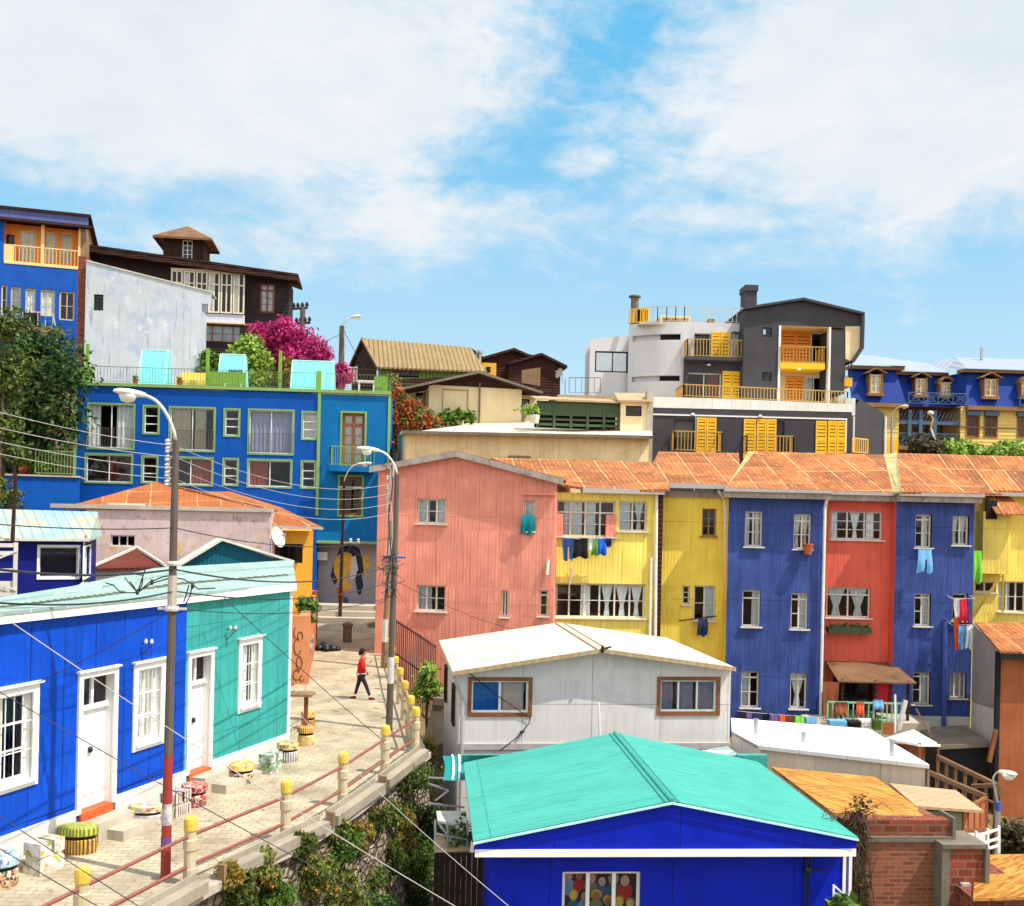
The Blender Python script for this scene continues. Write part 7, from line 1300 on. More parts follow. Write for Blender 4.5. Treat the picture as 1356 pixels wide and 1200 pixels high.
# side balcony under the fold
mb = MB(); FMt.box(mb, uT(1160), zT(470), uT(1222), zT(432), -3.5, -1.2); mb.build('balcony_slab', M['shutter'], mo); mb = MB(); rail(mb, [FMt.pt(uT(1162), zT(432), -1.3), FMt.pt(uT(1220), zT(432), -1.3)], zT(368)-zT(432), .22, .03, .05, .06); mb.build('balustrade', M['black_frame'], mo)
# terrace deck with parapet and long railing
FD2 = FMo.off(4.2); ud_ = lambda x, y=540: FD2.uq('F', x, y)[0]; zd = lambda y, x=800: FD2.uq('F', x, y)[1]; mb = MB(); a, b = ud_(340), ud_(1190)
zl, zr_ = zd(582, 400), zd(600, 1180); zlt, zrt = zd(536, 400), zd(566, 1180)
mb.slab([FD2.pt(a, zl), FD2.pt(b, zr_), FD2.pt(b, zrt), FD2.pt(ud_(760), zd(548)), FD2.pt(a, zlt)], V((0, .3, 0))); mb.slab([FD2.pt(a, zd(560), -.3), FD2.pt(b, zd(560), -.3), FD2.pt(b, zd(560), -5), FD2.pt(a, zd(560), -5)], (0, 0, -.2)); mb.slab([FD2.pt(b, zr_-.2), FD2.pt(b, zd(540, 1185)), FD2.pt(b, zd(512, 1210), -3.5), FD2.pt(b, zr_-.2, -3.5)], (.2, 0, 0)); mb.build('terrace_parapet', M['white_roof'], mo)
FD3 = FMo.off(3.0); mb = MB(); zb_ = FD3.uq('F', 700, 546)[1]; zt_ = FD3.uq('F', 700, 494)[1]; ue = lambda x, y=520: FD3.uq('F', x, y)[0]; rail(mb, [FD3.pt(ue(468), zb_+.1, -2.4), FD3.pt(ue(468), zb_+.1, 0), FD3.pt(ue(1170), zb_-.1, 0), FD3.pt(ue(1218), zb_-.2, -2)], zt_-zb_, .2, .028, .045, .06); mb.build('balustrade', M['rail_yellow'], mo)
# lowest storey
u_ = lambda x, y=700: FD2.uq('F', x, y)[0]; lo = House.__new__(House); lo.r = mo; lo.fc = FD2; lo.D = 5; lo.mb = MB(); lo.wins = []
lo.win('F', 427, 633, 515, 770, bk_, nx=1, nz=1, fw=.07); lo.win('F', 868, 640, 898, 770, bk_, nx=1, nz=1, fw=.07); lo.front(rectpoly(u_(329), -4, u_(1190), zl-.02)); sides(lo.mb, FD2, u_(329), u_(1190), -4, zl-.02, zl-.02, 5); lo.mb.build('lower_wall', M['charcoal'], mo)
for fc, r, fm, k in lo.wins: window(mo, fc, r, fm, **k)
mb = MB(); zf = zd(622, 700)
for i in range(1): FD2.box(mb, u_(330), zf, u_(1165), zf+.09, 0, .06); FD2.box(mb, u_(330), -4, u_(335), zf, 0, .06); FD2.box(mb, u_(518), -4, u_(520), zf, 0, .05); FD2.box(mb, u_(1160), -4, u_(1165), zf, 0, .06)
mb.build('white_frame', T_, mo); mb = MB()
for a, b in ((612, 720), (900, 1028)): FD2.box(mb, u_(a), -4, u_(b), zf-.02, 0, .03)
mb.build('boarding', M['charcoal_board'], mo)
for a, lv in (((522, 624, 608, 800), 2), ((723, 630, 777, 800), 1), ((779, 630, 864, 800), 2), ((1031, 638, 1080, 800), 1), ((1083, 638, 1161, 800), 2)): shutter(mo, FD2, 'F', *a, S1, .04, lv)
mb = MB(); zb_ = zd(775, 700); FD2b = FD2.off(.9)
for a, b, y in ((420, 620, 690), (726, 922, 700)): mb = MB(); rail(mb, [FD2.pt(u_(a), zb_, .1), FD2.pt(u_(a), zb_, .8), FD2.pt(u_(b), zb_, .8), FD2.pt(u_(b), zb_, .1)], zd(y, 600)-zb_, .2, .03, .045, .06); mb.build('balustrade', M['rail_yellow'], mo)
mb = MB()
for x, y in ((507, 610), (795, 618), (575, 398), (960, 418)): f_ = FD2 if y > 500 else FMo.off(.3 if x < 700 else 1.2); u, z = f_.uq('F', x, y); mb.lathe(f_.pt(u, z, .1), [(.12, -.07), (.14, 0), (.06, .08)], 8)
mb.build('wall_light', M['lamp_head'], mo)
# side wing, roof railing, flues
FSd = Fac((1128, 570, 66), (1171, 570, 68)); s_ = [FSd.uq('F', *p) for p in ((1190, 590), (1222, 545), (1327, 605), (1327, 790), (1190, 790))]; mb = MB(); mb.face([FSd.pt(*p) for p in ((s_[0][0], s_[0][1]), s_[1], s_[2], (s_[2][0], -4), (s_[0][0], -4))]); mb.face([FSd.pt(s_[2][0], -4), FSd.pt(*s_[2]), FSd.pt(s_[2][0], s_[2][1], -5), FSd.pt(s_[2][0], -4, -5)]); mb.face([FSd.pt(*s_[1]), FSd.pt(*s_[2]), FSd.pt(s_[2][0], s_[2][1], -5), FSd.pt(s_[1][0], s_[1][1], -5)]); mb.build('side_wing', M['charcoal'], mo)
mb = MB(); z_ = FSd.off(1).uq('F', 1220, 776)[1]; f_ = FSd.off(1); rail(mb, [f_.pt(f_.uq('F', 1192, 740)[0], z_), f_.pt(f_.uq('F', 1256, 740)[0], z_)], f_.uq('F', 1220, 714)[1]-z_, .2, .04, .05, .06); mb.build('balustrade', M['shutter'], mo); mb = MB(); f_.box(mb, f_.uq('F', 1188, 740)[0], z_-2, f_.uq('F', 1262, 740)[0], z_, -.9, .1); mb.build('balcony_slab', M['charcoal'], mo)
for x, m_ in ((1190, 'white_clean'), (1327, 'white_clean')): u, z = FSd.uq('F', x, 640); mb = MB(); mb.tube([FSd.pt(u, z+.3, .1), FSd.pt(u, -4, .1)], .07, 6); mb.build('drainpipe', M[m_], mo)
mb = MB(); pts = [FMo.pt(*(lambda t: (ud(t)[0], zt, ud(t)[1]-.1))(i/6)) for i in range(7)]+[FMo.pt(uu(748), zt, -.1)]; hr = zz(148, 500)-zt; rail(mb, pts, hr, .28, .03, .035, .1); mb.build('roof_railing', M['white_old'], mo)
mb = MB(); rail(mb, [FMo.pt(*(lambda t: (ud(t)[0], zt+.02, ud(t)[1]-.04))(i/6)) for i in range(3)], hr*.95, .13, .05, .05, .1); mb.build('yellow_screen', M['shutter'], mo)
c = FMo.pt(uu(282), zt, -3); mb = MB(); mb.lathe(c, [(.27, -.5), (.27, zz(72, 282)-zt), (.34, zz(72, 282)-zt+.02)], 10); c2 = FMo.pt(uu(282), zz(70, 282), -3); mb.lathe(c2, [(.2, 0), (.42, .02), (.42, .12)], 10); mb.build('flue', M['concrete_dark'], mo); c = FMo.pt(uu(311), zt, -2.6); mb = MB(); mb.box(c.x-.35, c.y-.3, c.z, c.x+.35, c.y+.3, zz(133, 311)); mb.build('vent_box', M['dark'], mo)
mb = MB(); FMt.box(mb, uT(757), zT(165), uT(806), zT(40), -3, -1.6); FMt.box(mb, uT(753), zT(60), uT(810), zT(34), -3.1, -1.5); mb.build('chimney', M['charcoal'], mo)
mb = MB(); a, b = uu(388), uu(522); FMo.box(mb, a, zz(176), b, zz(168), -4.5, -2.2); FMo.box(mb, a, zt, a+.15, zz(176), -2.6, -2.2); FMo.box(mb, b-.15, zt, b, zz(176), -2.6, -2.2); FMo.box(mb, a, zt, b, zz(195), -4.5, -4.3); mb.build('roof_pergola', M['cream_gable'], mo); mb = MB(); FMo.box(mb, uu(596), zt, uu(622), zz(182), -2.5, -1.8); mb.build('roof_vent', M['wood_brown'], mo)
# ------------------------------------------------------------------ blue mansard over yellow walls
FN = Fac((1120, 560, 82), (1440, 560, 83)); h = House('mansard_house', 'grand house with royal blue mansard roof, arched dormers and yellow walls', FN, 8, 0, 10, 'building'); un = lambda x, y=500: FN.uq('G', x, y)[0]; zn = lambda y, x=900: FN.uq('G', x, y)[1]
FNr = FN.off(-3); zc0, zc1 = zn(455), zn(235)
h.win('G', 832, 515, 904, 640, M['wood_brown'], nx=2, nz=4, fw=.14, sur=.1, sm=M['brown_trim']); h.win('G', 942, 515, 1014, 640, M['wood_brown'], nx=2, nz=4, fw=.14, sur=.1, sm=M['brown_trim']); h.win('G', 1145, 505, 1215, 640, M['wood_brown'], nx=2, nz=4, fw=.14, sur=.1, sm=M['brown_trim'])
uvL, uvR = un(418), un(795); zlo = -1
h.front(rectpoly(uvR, zlo, FN.L, zc0)); h.front(rectpoly(un(330)-3, zlo, uvL, zc0)); 
for a in ((505, 520, 550, 635), (562, 520, 610, 635), (662, 520, 706, 640), (728, 520, 785, 640)): h.win('G', *a, M['brown_trim'], FNr, nx=1, nz=2, fw=.14, trans=.3)
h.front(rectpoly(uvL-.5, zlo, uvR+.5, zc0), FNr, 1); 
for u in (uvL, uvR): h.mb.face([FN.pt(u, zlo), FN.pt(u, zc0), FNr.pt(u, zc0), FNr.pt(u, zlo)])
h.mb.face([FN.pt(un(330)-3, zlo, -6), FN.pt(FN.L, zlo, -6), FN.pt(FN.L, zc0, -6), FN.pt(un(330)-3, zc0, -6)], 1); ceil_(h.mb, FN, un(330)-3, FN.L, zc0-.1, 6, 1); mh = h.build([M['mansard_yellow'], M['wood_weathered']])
mb = MB(); mo_pts = [(un(125), un(462), 0), (un(462), un(820), -2.4), (un(820), FN.L, 0)]; sl = .9
for a, b, n in mo_pts: mb.face([FN.pt(a, zc0, n), FN.pt(b, zc0, n), FN.pt(b-(.55 if n == 0 else 0), zc1, n-sl), FN.pt(a+(.55 if a > un(700) else 0), zc1, n-sl)])
mb.face([FN.pt(un(462), zc0, 0), FN.pt(un(462)-.55, zc1, -sl), FN.pt(un(462), zc1, -2.4-sl), FN.pt(un(462), zc0, -2.4)]); mb.face([FN.pt(un(820), zc0, 0), FN.pt(un(820)+.55, zc1, -sl), FN.pt(un(820), zc1, -2.4-sl), FN.pt(un(820), zc0, -2.4)]); mb.build('mansard', M['mansard_blue'], mh)
def cornice(z0, z1, e, name, mat, dn=0):
    mb = MB(); 
    for a, b, n in mo_pts: FN.box(mb, a, z0, b, z1, n-.8+dn, n+e+dn)
    return mb.build(name, M[mat], mh)
cornice(zc0-.3, zc0+.02, .45, 'lower_cornice', 'brown_trim'); cornice(zc1-.05, zc1+.2, .25, 'upper_cornice', 'brown_trim', -sl+.2)
mb = MB(); rz = FN.off(-5).uq('G', 900, 158)[1]
mb.face([FN.pt(un(125), zc1+.22, -.2), FN.pt(un(462), zc1+.22, -.2), FN.pt(un(330), rz, -5), FN.pt(un(160), rz, -5)]); mb.face([FN.pt(un(462), zc1+.22, -.2), FN.pt(un(500), zc1+.22, -2.4), FN.pt(un(790), zc1+.22, -2.4), FN.pt(un(790), rz-.4, -6), FN.pt(un(330), rz, -5)]); mb.face([FN.pt(un(790), zc1+.22, -2.4), FN.pt(un(830), zc1+.22, -.2), FN.pt(FN.L, zc1+.22, -.2), FN.pt(FN.L, rz, -5), FN.pt(un(940), rz, -5)]); mb.face([FN.pt(un(790), zc1+.22, -2.4), FN.pt(un(940), rz, -5), FN.pt(un(790), rz-.4, -6)]); mb.build('roof', M['mansard_roof'], mh, fixn=False)
mb = MB(); mb.bar(FN.pt(un(1068), rz-.3, -4), FN.pt(un(1068), rz+.7, -4), .12); mb.build('flue', M['steel'], mh)
for (x0, y0, x1, y1, n, arch) in ((238, 250, 318, 370, 0, 0), (518, 275, 592, 380, -2.4, 0), (668, 290, 758, 385, -2.4, 1), (940, 278, 1024, 390, 0, 0), (1166, 285, 1246, 390, 0, 1)):
    f_ = FN.off(n+.12); u0, z0, u1, z1 = f_.rect('G', x0, y0, x1, y1); mb = MB(); f_.box(mb, u0-.02, z0-.1, u0+.1, z1, -1.6, 0); f_.box(mb, u1-.1, z0-.1, u1+.02, z1, -1.6, 0); f_.box(mb, u0-.12, z0-.25, u1+.12, z0-.02, -1.6, .08); um_ = (u0+u1)/2; f_.box(mb, u0, z0, u1, z1, -1.5, -1.4)
    if arch: 
        R_ = (u1-u0)/2+.12; pts = [(um_+R_*math.cos(w*math.pi/10), z1-.35+R_*.9*math.sin(w*math.pi/10)) for w in range(11)]; pin = [(um_+(R_-.22)*math.cos(w*math.pi/10), z1-.35+(R_-.22)*.9*math.sin(w*math.pi/10)) for w in range(11)]
        for w in range(10): mb.slab([f_.pt(*pts[w]), f_.pt(*pts[w+1]), f_.pt(*pin[w+1]), f_.pt(*pin[w])], V((f_.n.x, f_.n.y, 0))*-1.5)
    else:
        for s in (-1, 1): mb.slab([f_.pt(um_+s*((u1-u0)/2+.3), z1-.05, .12), f_.pt(um_, z1+.35, .12), f_.pt(um_, z1+.35, -1.6), f_.pt(um_+s*((u1-u0)/2+.3), z1-.05, -1.6)], (0, 0, .08))
    dm = mb.build('dormer', M['brown_trim'], mh); window(dm, f_, (u0+.1, z0, u1-.1, z1-(.1 if not arch else .2)), M['loggia_yellow'], nx=2, nz=3, fw=.09, mu=.1, mw=.06, inset=.12, cur=FULL)
fr = FN.off(.25)
def xrail(a, b, z, hh, f_):
    mb = MB(); rail(mb, [f_.pt(a, z), f_.pt(b, z)], hh, 1.1, .04, .05, .06); k = max(1, int((b-a)/1.1)); st = (b-a)/k
    for i in range(k): mb.bar(f_.pt(a+st*i, z+.08), f_.pt(a+st*(i+1), z+hh), .03); mb.bar(f_.pt(a+st*(i+1), z+.08), f_.pt(a+st*i, z+hh), .03); c = f_.pt(a+st*(i+.5), z+hh/2); mb.tube([c+V((.25*math.cos(w), 0, .25*math.sin(w))) for w in np.linspace(0, 6.283, 9)], .025, 4)
    return mb.build('balustrade', M['pale_blue_metal'], mh)
hh = zn(372)-zn(440); xrail(un(465), un(825), zc0+.05, hh, FN.off(.3)); xrail(un(1135), un(1300), zc0+.05, hh, FN.off(.5)); zb_ = zn(690, 600); xrail(un(415), un(795), zb_, zn(620, 600)-zb_, FN.off(-.1))
mb = MB()
for x in (485, 553, 640): FN.box(mb, un(x)-.14, zb_-.2, un(x)+.14, zc0-.4, -.3, 0)
FN.box(mb, uvL, zc0-1.5, uvR, zc0-1.2, -.25, -.05)
for i in range(16): a = uvL+(uvR-uvL)*i/16; mb.bar(FN.pt(a, zc0-1.2, -.12), FN.pt(a+(uvR-uvL)/16, zc0-.5, -.12), .04)
mb.build('veranda_post', M['pale_blue_metal'], mh); mb = MB(); FN.box(mb, uvL-.2, zb_-.4, uvR+.2, zb_-.05, -3, .1); mb.build('veranda_floor', M['wood_weathered'], mh)
mb = MB(); 
for x in (826, 936, 1135): FN.box(mb, un(x), zn(510), un(x+88), zn(484), 0, .25)
mb.build('window_head', M['pale_blue_metal'], mh); mb = MB(); FN.box(mb, uvR, zn(585), FN.L, zn(579), 0, .06); mb.build('wall_band', M['wood_weathered'], mh)
mb = MB(); a = FN.off(.3); r_ = a.rect('G', 340, 655, 412, 760); a.box(mb, r_[0], r_[1]-2, r_[2], r_[3], -1, 0); mb.build('yellow_porch', M['shutter'], mh)
# ------------------------------------------------------------------ street lamps, poles, wires
def cobra(root, top, tip, r=.035, L=.75, W=.17, name='lamp_head'):
    """curved arm with a long luminaire at its end"""
    d = tip-top; pts = []
    for i in range(9):
        t = i/8; pts.append(top+V((d.x*(1-math.cos(t*1.5708)) if False else d.x*t**1.4, d.y*t**1.4, d.z*math.sin(t*1.5708))))
    mb = MB(); mb.tube(pts, r, 7); mb.build('lamp_arm', M['lamp_head'], root, smooth=True)
    ax = (pts[-1]-pts[-2]).normalized(); ax = V((ax.x, ax.y, ax.z*.4+.03)).normalized(); sd = ax.cross(V((0, 0, 1))).normalized(); up = sd.cross(ax); n = 12; prof = [(-.12, .05, .05), (0, .09, .08), (.2, .16, .1), (.5, .19, .11), (.8, .16, .09), (1.0, .06, .04)]
    vs = []; fs = []
    for (t, w, hh) in prof:
        c = pts[-1]+ax*(t*L)
        for j in range(n): a = 2*math.pi*j/n; vs.append(c+sd*(w*W/.19)*math.cos(a)+up*(hh*W/.19*(1.0 if math.sin(a) > 0 else .55))*math.sin(a))
    for i in range(len(prof)-1):
        for j in range(n): fs.append([i*n+j, i*n+(j+1) % n, (i+1)*n+(j+1) % n, (i+1)*n+j])
    fs += [list(range(n)), list(range((len(prof)-1)*n, len(prof)*n))]; mb = MB(); mb.mesh(vs, fs); hd = mb.build(name, M['lamp_head'], root, smooth=True)
    c = pts[-1]+ax*(.52*L)-up*(.05*W/.19); mb = MB(); mb.lathe(c, [(.02, -.13), (.09, -.1), (.12, -.02), (.12, .02)], 10, 0, 1.3, 1, math.atan2(ax.y, ax.x)); mb.build('lens', M['lamp_lens'], hd, smooth=True)
def insul(root, pole_xy, zlist, side=(-.14, 0)):
    mb = MB(); 
    for z in zlist: c = V((pole_xy[0]+side[0], pole_xy[1]+side[1], z)); mb.lathe(c, [(.03, -.06), (.055, -.03), (.035, 0), (.055, .03), (.03, .06)], 8); mb.bar(c+V((.02, 0, 0)), V((pole_xy[0], pole_xy[1], z)), .012)
    mb.build('insulator', M['pole_white'], root)
# pole 1: tall, dark red towards its foot
b1 = G(219, 1162); p1 = thing('street_lamp', 'tall brown lamp pole with dark red painted foot, in front of the bright blue house', 'street lamp', b1); s1 = b1.y
top1 = P(233, 583, s1); mb = MB(); hz1 = lambda y: P(226, y, s1).z
def ptz(a, b, z): t = (z-a.z)/(b.z-a.z); return a+(b-a)*t
seg = [b1-V((0, 0, .3)), ptz(b1, top1, hz1(1092)), ptz(b1, top1, hz1(1064)), ptz(b1, top1, hz1(1000)), top1]
for (i, m_, nm) in ((0, 'pole_red', 'painted_foot'), (2, 'pole_red', 'painted_band'), (3, 'pole_grey', 'pole_shaft')): mb = MB(); mb.tube([seg[i], seg[i+1]], [.092-.003*i, .089-.003*i if i < 3 else .062], 10); mb.build(nm, M[m_], p1)
mb = MB(); mb.tube([seg[1], seg[2]], .091, 10); mb.build('sticker_band', M['mo_grey'], p1); mb = MB(); mb.tube([ptz(b1, top1, hz1(1120)), ptz(b1, top1, hz1(1108))], .095, 10); mb.build('purple_band', M['cl_purple'], p1)
cobra(p1, top1-V((0, 0, .02)), P(190, 524, s1-.3), .028, .5, .14); insul(p1, (top1.x, top1.y), [hz1(y) for y in (586, 596, 607, 618, 628, 640)]); mb = MB(); z = hz1(746); mb.lathe(V((ptz(b1, top1, z).x, s1, z)), [(.11, -.04), (.12, 0), (.11, .04)], 10); z = hz1(806); mb.lathe(V((ptz(b1, top1, z).x, s1, z)), [(.12, -.04), (.13, 0), (.12, .04)], 10); mb.bar(V((top1.x-.25, s1, z)), V((top1.x+.25, s1, z)), .03); mb.build('clamp', M['pole_white'], p1)
mb = MB(); mb.tube([V((ptz(b1, top1, hz1(y)).x, s1, hz1(y))) for y in (806, 762)], .084, 10); mb.build('pale_section', M['concrete'], p1)
mb = MB(); tq = lambda x, y, d=0: P(x, y, s1+.05+d)     # cables hanging and joined round the pole
for pts in ([(140, 772), (150, 775), (160, 785), (182, 785), (197, 772), (215, 764), (228, 762)], [(228, 765), (243, 767), (255, 774), (262, 780), (285, 779)], [(182, 785), (178, 778), (172, 770)], [(182, 785), (188, 775), (189, 766)], [(182, 785), (200, 773), (230, 764)], [(170, 756), (176, 760), (190, 762)], [(250, 775), (247, 786), (243, 798)], [(254, 776), (252, 788), (246, 800)], [(182, 785), (165, 765)], [(182, 785), (193, 752)]): mb.tube([tq(*p) for p in pts], .012, 5)
for x, y in ((182, 784), (255, 776), (201, 771)): c = tq(x, y, -.03); mb.lathe(c, [(.02, -.05), (.035, 0), (.02, .05)], 7)
mb.build('cable_joints', M['wire'], p1)
# pole 2: grey, with a cluster of cables, and the thin wooden pole beside it
b2 = G(515, 966); p2 = thing('street_lamp', 'tall grey lamp pole beside the railing, in front of the coral house', 'street lamp', b2); s2 = b2.y; top2 = P(526, 628, s2); mb = MB(); mb.tube([b2-V((0, 0, .2)), top2], [.1, .07], 10); mb.build('pole_shaft', M['pole_grey'], p2)
cobra(p2, top2, P(500, 597, s2-.3), .03, .62, .15); hz2 = lambda y: P(520, y, s2).z; mb = MB(); z = hz2(738); mb.bar(V((top2.x-.35, s2-.05, z)), V((top2.x+.3, s2-.05, z)), .035); mb.build('cross_bracket', M['pole_blue'], p2)
for k, (dx, r) in enumerate(((-.17, .02), (-.22, .016), (-.13, .018))):
    mb = MB(); mb.tube([V((top2.x+dx+.05*math.sin(i*1.3+k), s2-.05, top2.z+.25-(top2.z+.25-hz2(790))*i/9)) for i in range(10)], r, 5); mb.build('cable', M['wire_pale'] if k else M['wire'], p2, smooth=True)
rg = random.Random(4); mb = MB()
for i in range(26): z = hz2(rg.uniform(735, 790)); a = V((top2.x+rg.uniform(-.3, .05), s2-.1, z)); mb.tube([a, a+V((rg.uniform(-.25, .25), -.05, rg.uniform(-.2, .2))), a+V((rg.uniform(-.3, .3), 0, rg.uniform(-.3, .3)))], .012, 4)
mb.build('cable_tangle', M['wire'], p2); insul(p2, (top2.x-.12, s2), [hz2(y) for y in (633, 646, 660, 674)]); mb = MB(); z0, z1 = hz2(905), hz2(870); mb.tube([V((ptz(b2, top2, z0).x, s2, z0)), V((ptz(b2, top2, z1).x, s2, z1))], .097, 10); mb.build('pale_poster', M['pole_white'], p2)
b3 = G(509, 884); p3 = thing('utility_pole', 'thin old wooden utility pole behind the tall grey lamp pole', 'pole', b3); mb = MB(); t3_ = P(518, 690, b3.y); mb.tube([b3-V((0, 0, .2)), t3_], [.15, .1], 9); mb.build('pole_shaft', M['wood_weathered'], p3); mb = MB(); mb.tube([P(510, 850, b3.y), P(511, 820, b3.y)], .155, 9); mb.build('sticker_band', M['pole_white'], p3)
# pole in front of the blue bay, with small lamp
b4 = G(450, 822); p4 = thing('street_lamp', 'slim dark lamp pole with small curved lamp before the painted wall', 'street lamp', b4); t4_ = PQ('D', 622, 590, b4.y); mb = MB(); mb.tube([b4-V((0, 0, .2)), t4_], [.1, .07], 8); mb.build('pole_shaft', M['wood_dark'], p4); cobra(p4, t4_, PQ('D', 690, 506, b4.y-.3), .03, .8, .16)
for z in (t4_.z-.3, t4_.z-3.2):
    mb = MB(); mb.bar(t4_+V((-.3, 0, z-t4_.z)), t4_+V((.9, 0, z-t4_.z)), .03)
    if z < t4_.z-1: [mb.lathe(t4_+V((x, 0, z-t4_.z+.1)), [(.05, -.12), (.09, -.05), (.05, 0), (.09, .06), (.04, .12)], 8) for x in (.4, .8)]
    mb.build('crossarm', M['pole_white'], p4)
# hilltop poles
c = PQ('B', 728, 600, 74); p5 = thing('utility_pole', 'utility pole with two crossarms rising behind the pink flowering bush', 'pole', c+V((0, 0, -3))); mb = MB(); mb.tube([c+V((0, 0, -3)), PQ('B', 733, 455, 74)], [.22, .18], 8); mb.build('pole_shaft', M['pole_grey'], p5)
for y, a, b in ((465, 675, 760), (548, 690, 775)): mb = MB(); p_, q_ = PQ('B', a, y+3, 74), PQ('B', b, y-3, 74); mb.bar(p_, q_, .1); [mb.lathe(p_+(q_-p_)*t+V((0, 0, .1)), [(.08, 0), (.14, .1), (.06, .3)], 7) for t in (.08, .35, .65, .95)]; mb.build('crossarm', M['wood_dark'], p5)
c = PQ('B', 952, 880, 68); p6 = thing('street_lamp', 'lamp pole on the hill beside the tan corrugated roof', 'street lamp', c); t6 = PQ('B', 955, 565, 68); mb = MB(); mb.tube([c+V((0, 0, -1)), t6], [.22, .16], 8); mb.build('pole_shaft', M['pole_grey'], p6); cobra(p6, t6, PQ('B', 1012, 518, 67.5), .045, .75, .22); insul(p6, (t6.x, t6.y), [t6.z-.3*i for i in range(5)], (.35, 0))
c = PQ('G', 372, 690, 77); p7 = thing('street_lamp', 'slim grey street lamp before the yellow walls of the blue mansard house', 'street lamp', c); t7 = PQ('G', 374, 520, 77); mb = MB(); mb.tube([c+V((0, 0, -3)), t7], [.09, .07], 8); mb.build('pole_shaft', M['steel'], p7); cobra(p7, t7, PQ('G', 425, 458, 76.5), .045, .6, .2)
c = PQ('G', 680, 760, 72); p8 = thing('street_lamp', 'leaning lamp post before the veranda of the blue mansard house', 'street lamp', c); t8 = PQ('G', 612, 590, 72); mb = MB(); mb.tube([c+V((.3, 0, -1)), t8], [.1, .08], 8); mb.build('pole_shaft', M['pole_white'], p8); mb = MB(); mb.tube([t8, PQ('G', 625, 530, 72), PQ('G', 612, 500, 72)], .06, 6); mb.build('lamp_arm', M['orange_wall'], p8); mb = MB(); mb.lathe(PQ('G', 610, 495, 72), [(.06, -.16), (.22, -.06), (.22, .08), (.06, .16)], 10); mb.build('lamp_head', M['lamp_head'], p8)
c = PQ('S', 1215, 400, 26); p9 = thing('street_lamp', 'small street lamp before the earth orange house', 'street lamp', PQ('S', 1243, 640, 26)); mb = MB(); mb.tube([PQ('S', 1243, 720, 26), PQ('S', 1243, 470, 26)], .06, 8); mb.build('pole_shaft', M['steel'], p9); mb = MB(); mb.tube([PQ('S', 1243, 500, 26), PQ('S', 1243, 462, 26)], .075, 8); mb.build('clamp', M['pole_blue'], p9); cobra(p9, PQ('S', 1222, 365, 26), PQ('S', 1255, 334, 25.8), .018, .46, .13); mb = MB(); mb.bar(PQ('S', 1243, 470, 26), PQ('S', 1222, 365, 26), .03); mb.build('bracket', M['steel'], p9)
c = PQ('C', 62, 890, 31.2); mb = MB(); mb.tube([c, PQ('C', 78, 545, 31.2)], [.06, .045], 8); mb.build('roof_mast', M['wood_dark'], None, 'thin dark mast rising through the pale corrugated hut roof', 'mast')
# overhead cables
P1 = lambda y: P(231, y, s1); P2 = lambda y: P(519, y, s2)
def wire(a, b, label, sag=.3, r=.012, mat='wire'):
    pts = [a+(b-a)*(i/22)-V((0, 0, sag*4*(i/22)*(1-i/22))) for i in range(23)]; mb = MB(); mb.tube(pts, r*.68, 5); mb.build('overhead_cable', M[mat], None, label, 'cable', 'overhead cables', smooth=True)
lead = P(-60, 520, 13)
for i, (y0, y1) in enumerate(((545, 590), (566, 605), (585, 620), (601, 634))):
    wire(P(-20, y0-4, 15), P1(y1), 'pale cable to the brown lamp pole from the photo edge, %s of four' % ['topmost', 'second', 'third', 'lowest'][i], .06, .009, 'wire_pale'); wire(P1(y1), P2(640+i*13), 'pale cable between the brown and grey lamp poles, %s of four' % ['topmost', 'second', 'third', 'lowest'][i], .42, .009, 'wire_pale')
wire(P(-20, 752, 14), P1(754), 'thick black cable running over the mint roof to the brown lamp pole', .1, .028); wire(P1(754), P2(748), 'thick black cable above the teal house between brown and grey poles', .35, .024)
wire(P(-20, 797, 14.5), P1(783), 'black cable sagging along the mint roof edge', .12, .022); wire(P1(783), P2(770), 'black cable level with the mint roof, between brown and grey poles', .3, .02)
wire(P(-20, 693, 15), P1(699), 'striped black cable crossing before the pink wall', .05, .014); wire(P1(699), P2(712), 'thin dark cable crossing the yellow wing', .3, .014); wire(P1(806), P2(790), 'dark cable across the teal house front to the grey pole', .25, .014)
wire(P(-20, 800, 11), P(640, 1222, 12.5), 'pale diagonal cable crossing in front of the bright blue house', .08, .008, 'wire_pale'); wire(P(-20, 905, 11), P(560, 1222, 11.5), 'dark diagonal cable crossing above the stools', .05, .008); wire(P(-20, 1068, 9.5), P(330, 1290, 9.5), 'dark diagonal cable at the photo corner', .02, .007); wire(P(-20, 1112, 9), P(200, 1240, 9), 'lowest dark diagonal cable at the photo corner', .01, .007)
wire(P1(806), P(52, 903, 19.0), 'thin dark cable from the brown pole down to the barred window', .05, .012); wire(P(295, 790, 24), P(512, 985, 27), 'dark diagonal stay cable from the teal house down to the railing', .05, .014)
wire(P(395, 945, 22), P(700, 1222, 15), 'pale cable crossing the planted wall', .1, .009, 'wire_pale')
wire(P2(770), P(605, 895, 30), 'cable from the grey pole down to the white panelled house', .15, .014, 'pole_red'); wire(P2(764), PQ('E', 350, 560, 55), 'cable from the grey pole up to the cream house', .2, .012); wire(P2(766), P(690, 835, 43), 'dark cable from the grey pole across the coral wall', .2, .012); wire(P2(760), t4_+V((0, 0, -3)), 'cable from the grey pole to the slim dark pole', .2, .014); wire(t4_+V((.6, 0, -3.1)), P(400, 800, 40), 'cable from the slim dark pole down to the garden wall', .2, .014)
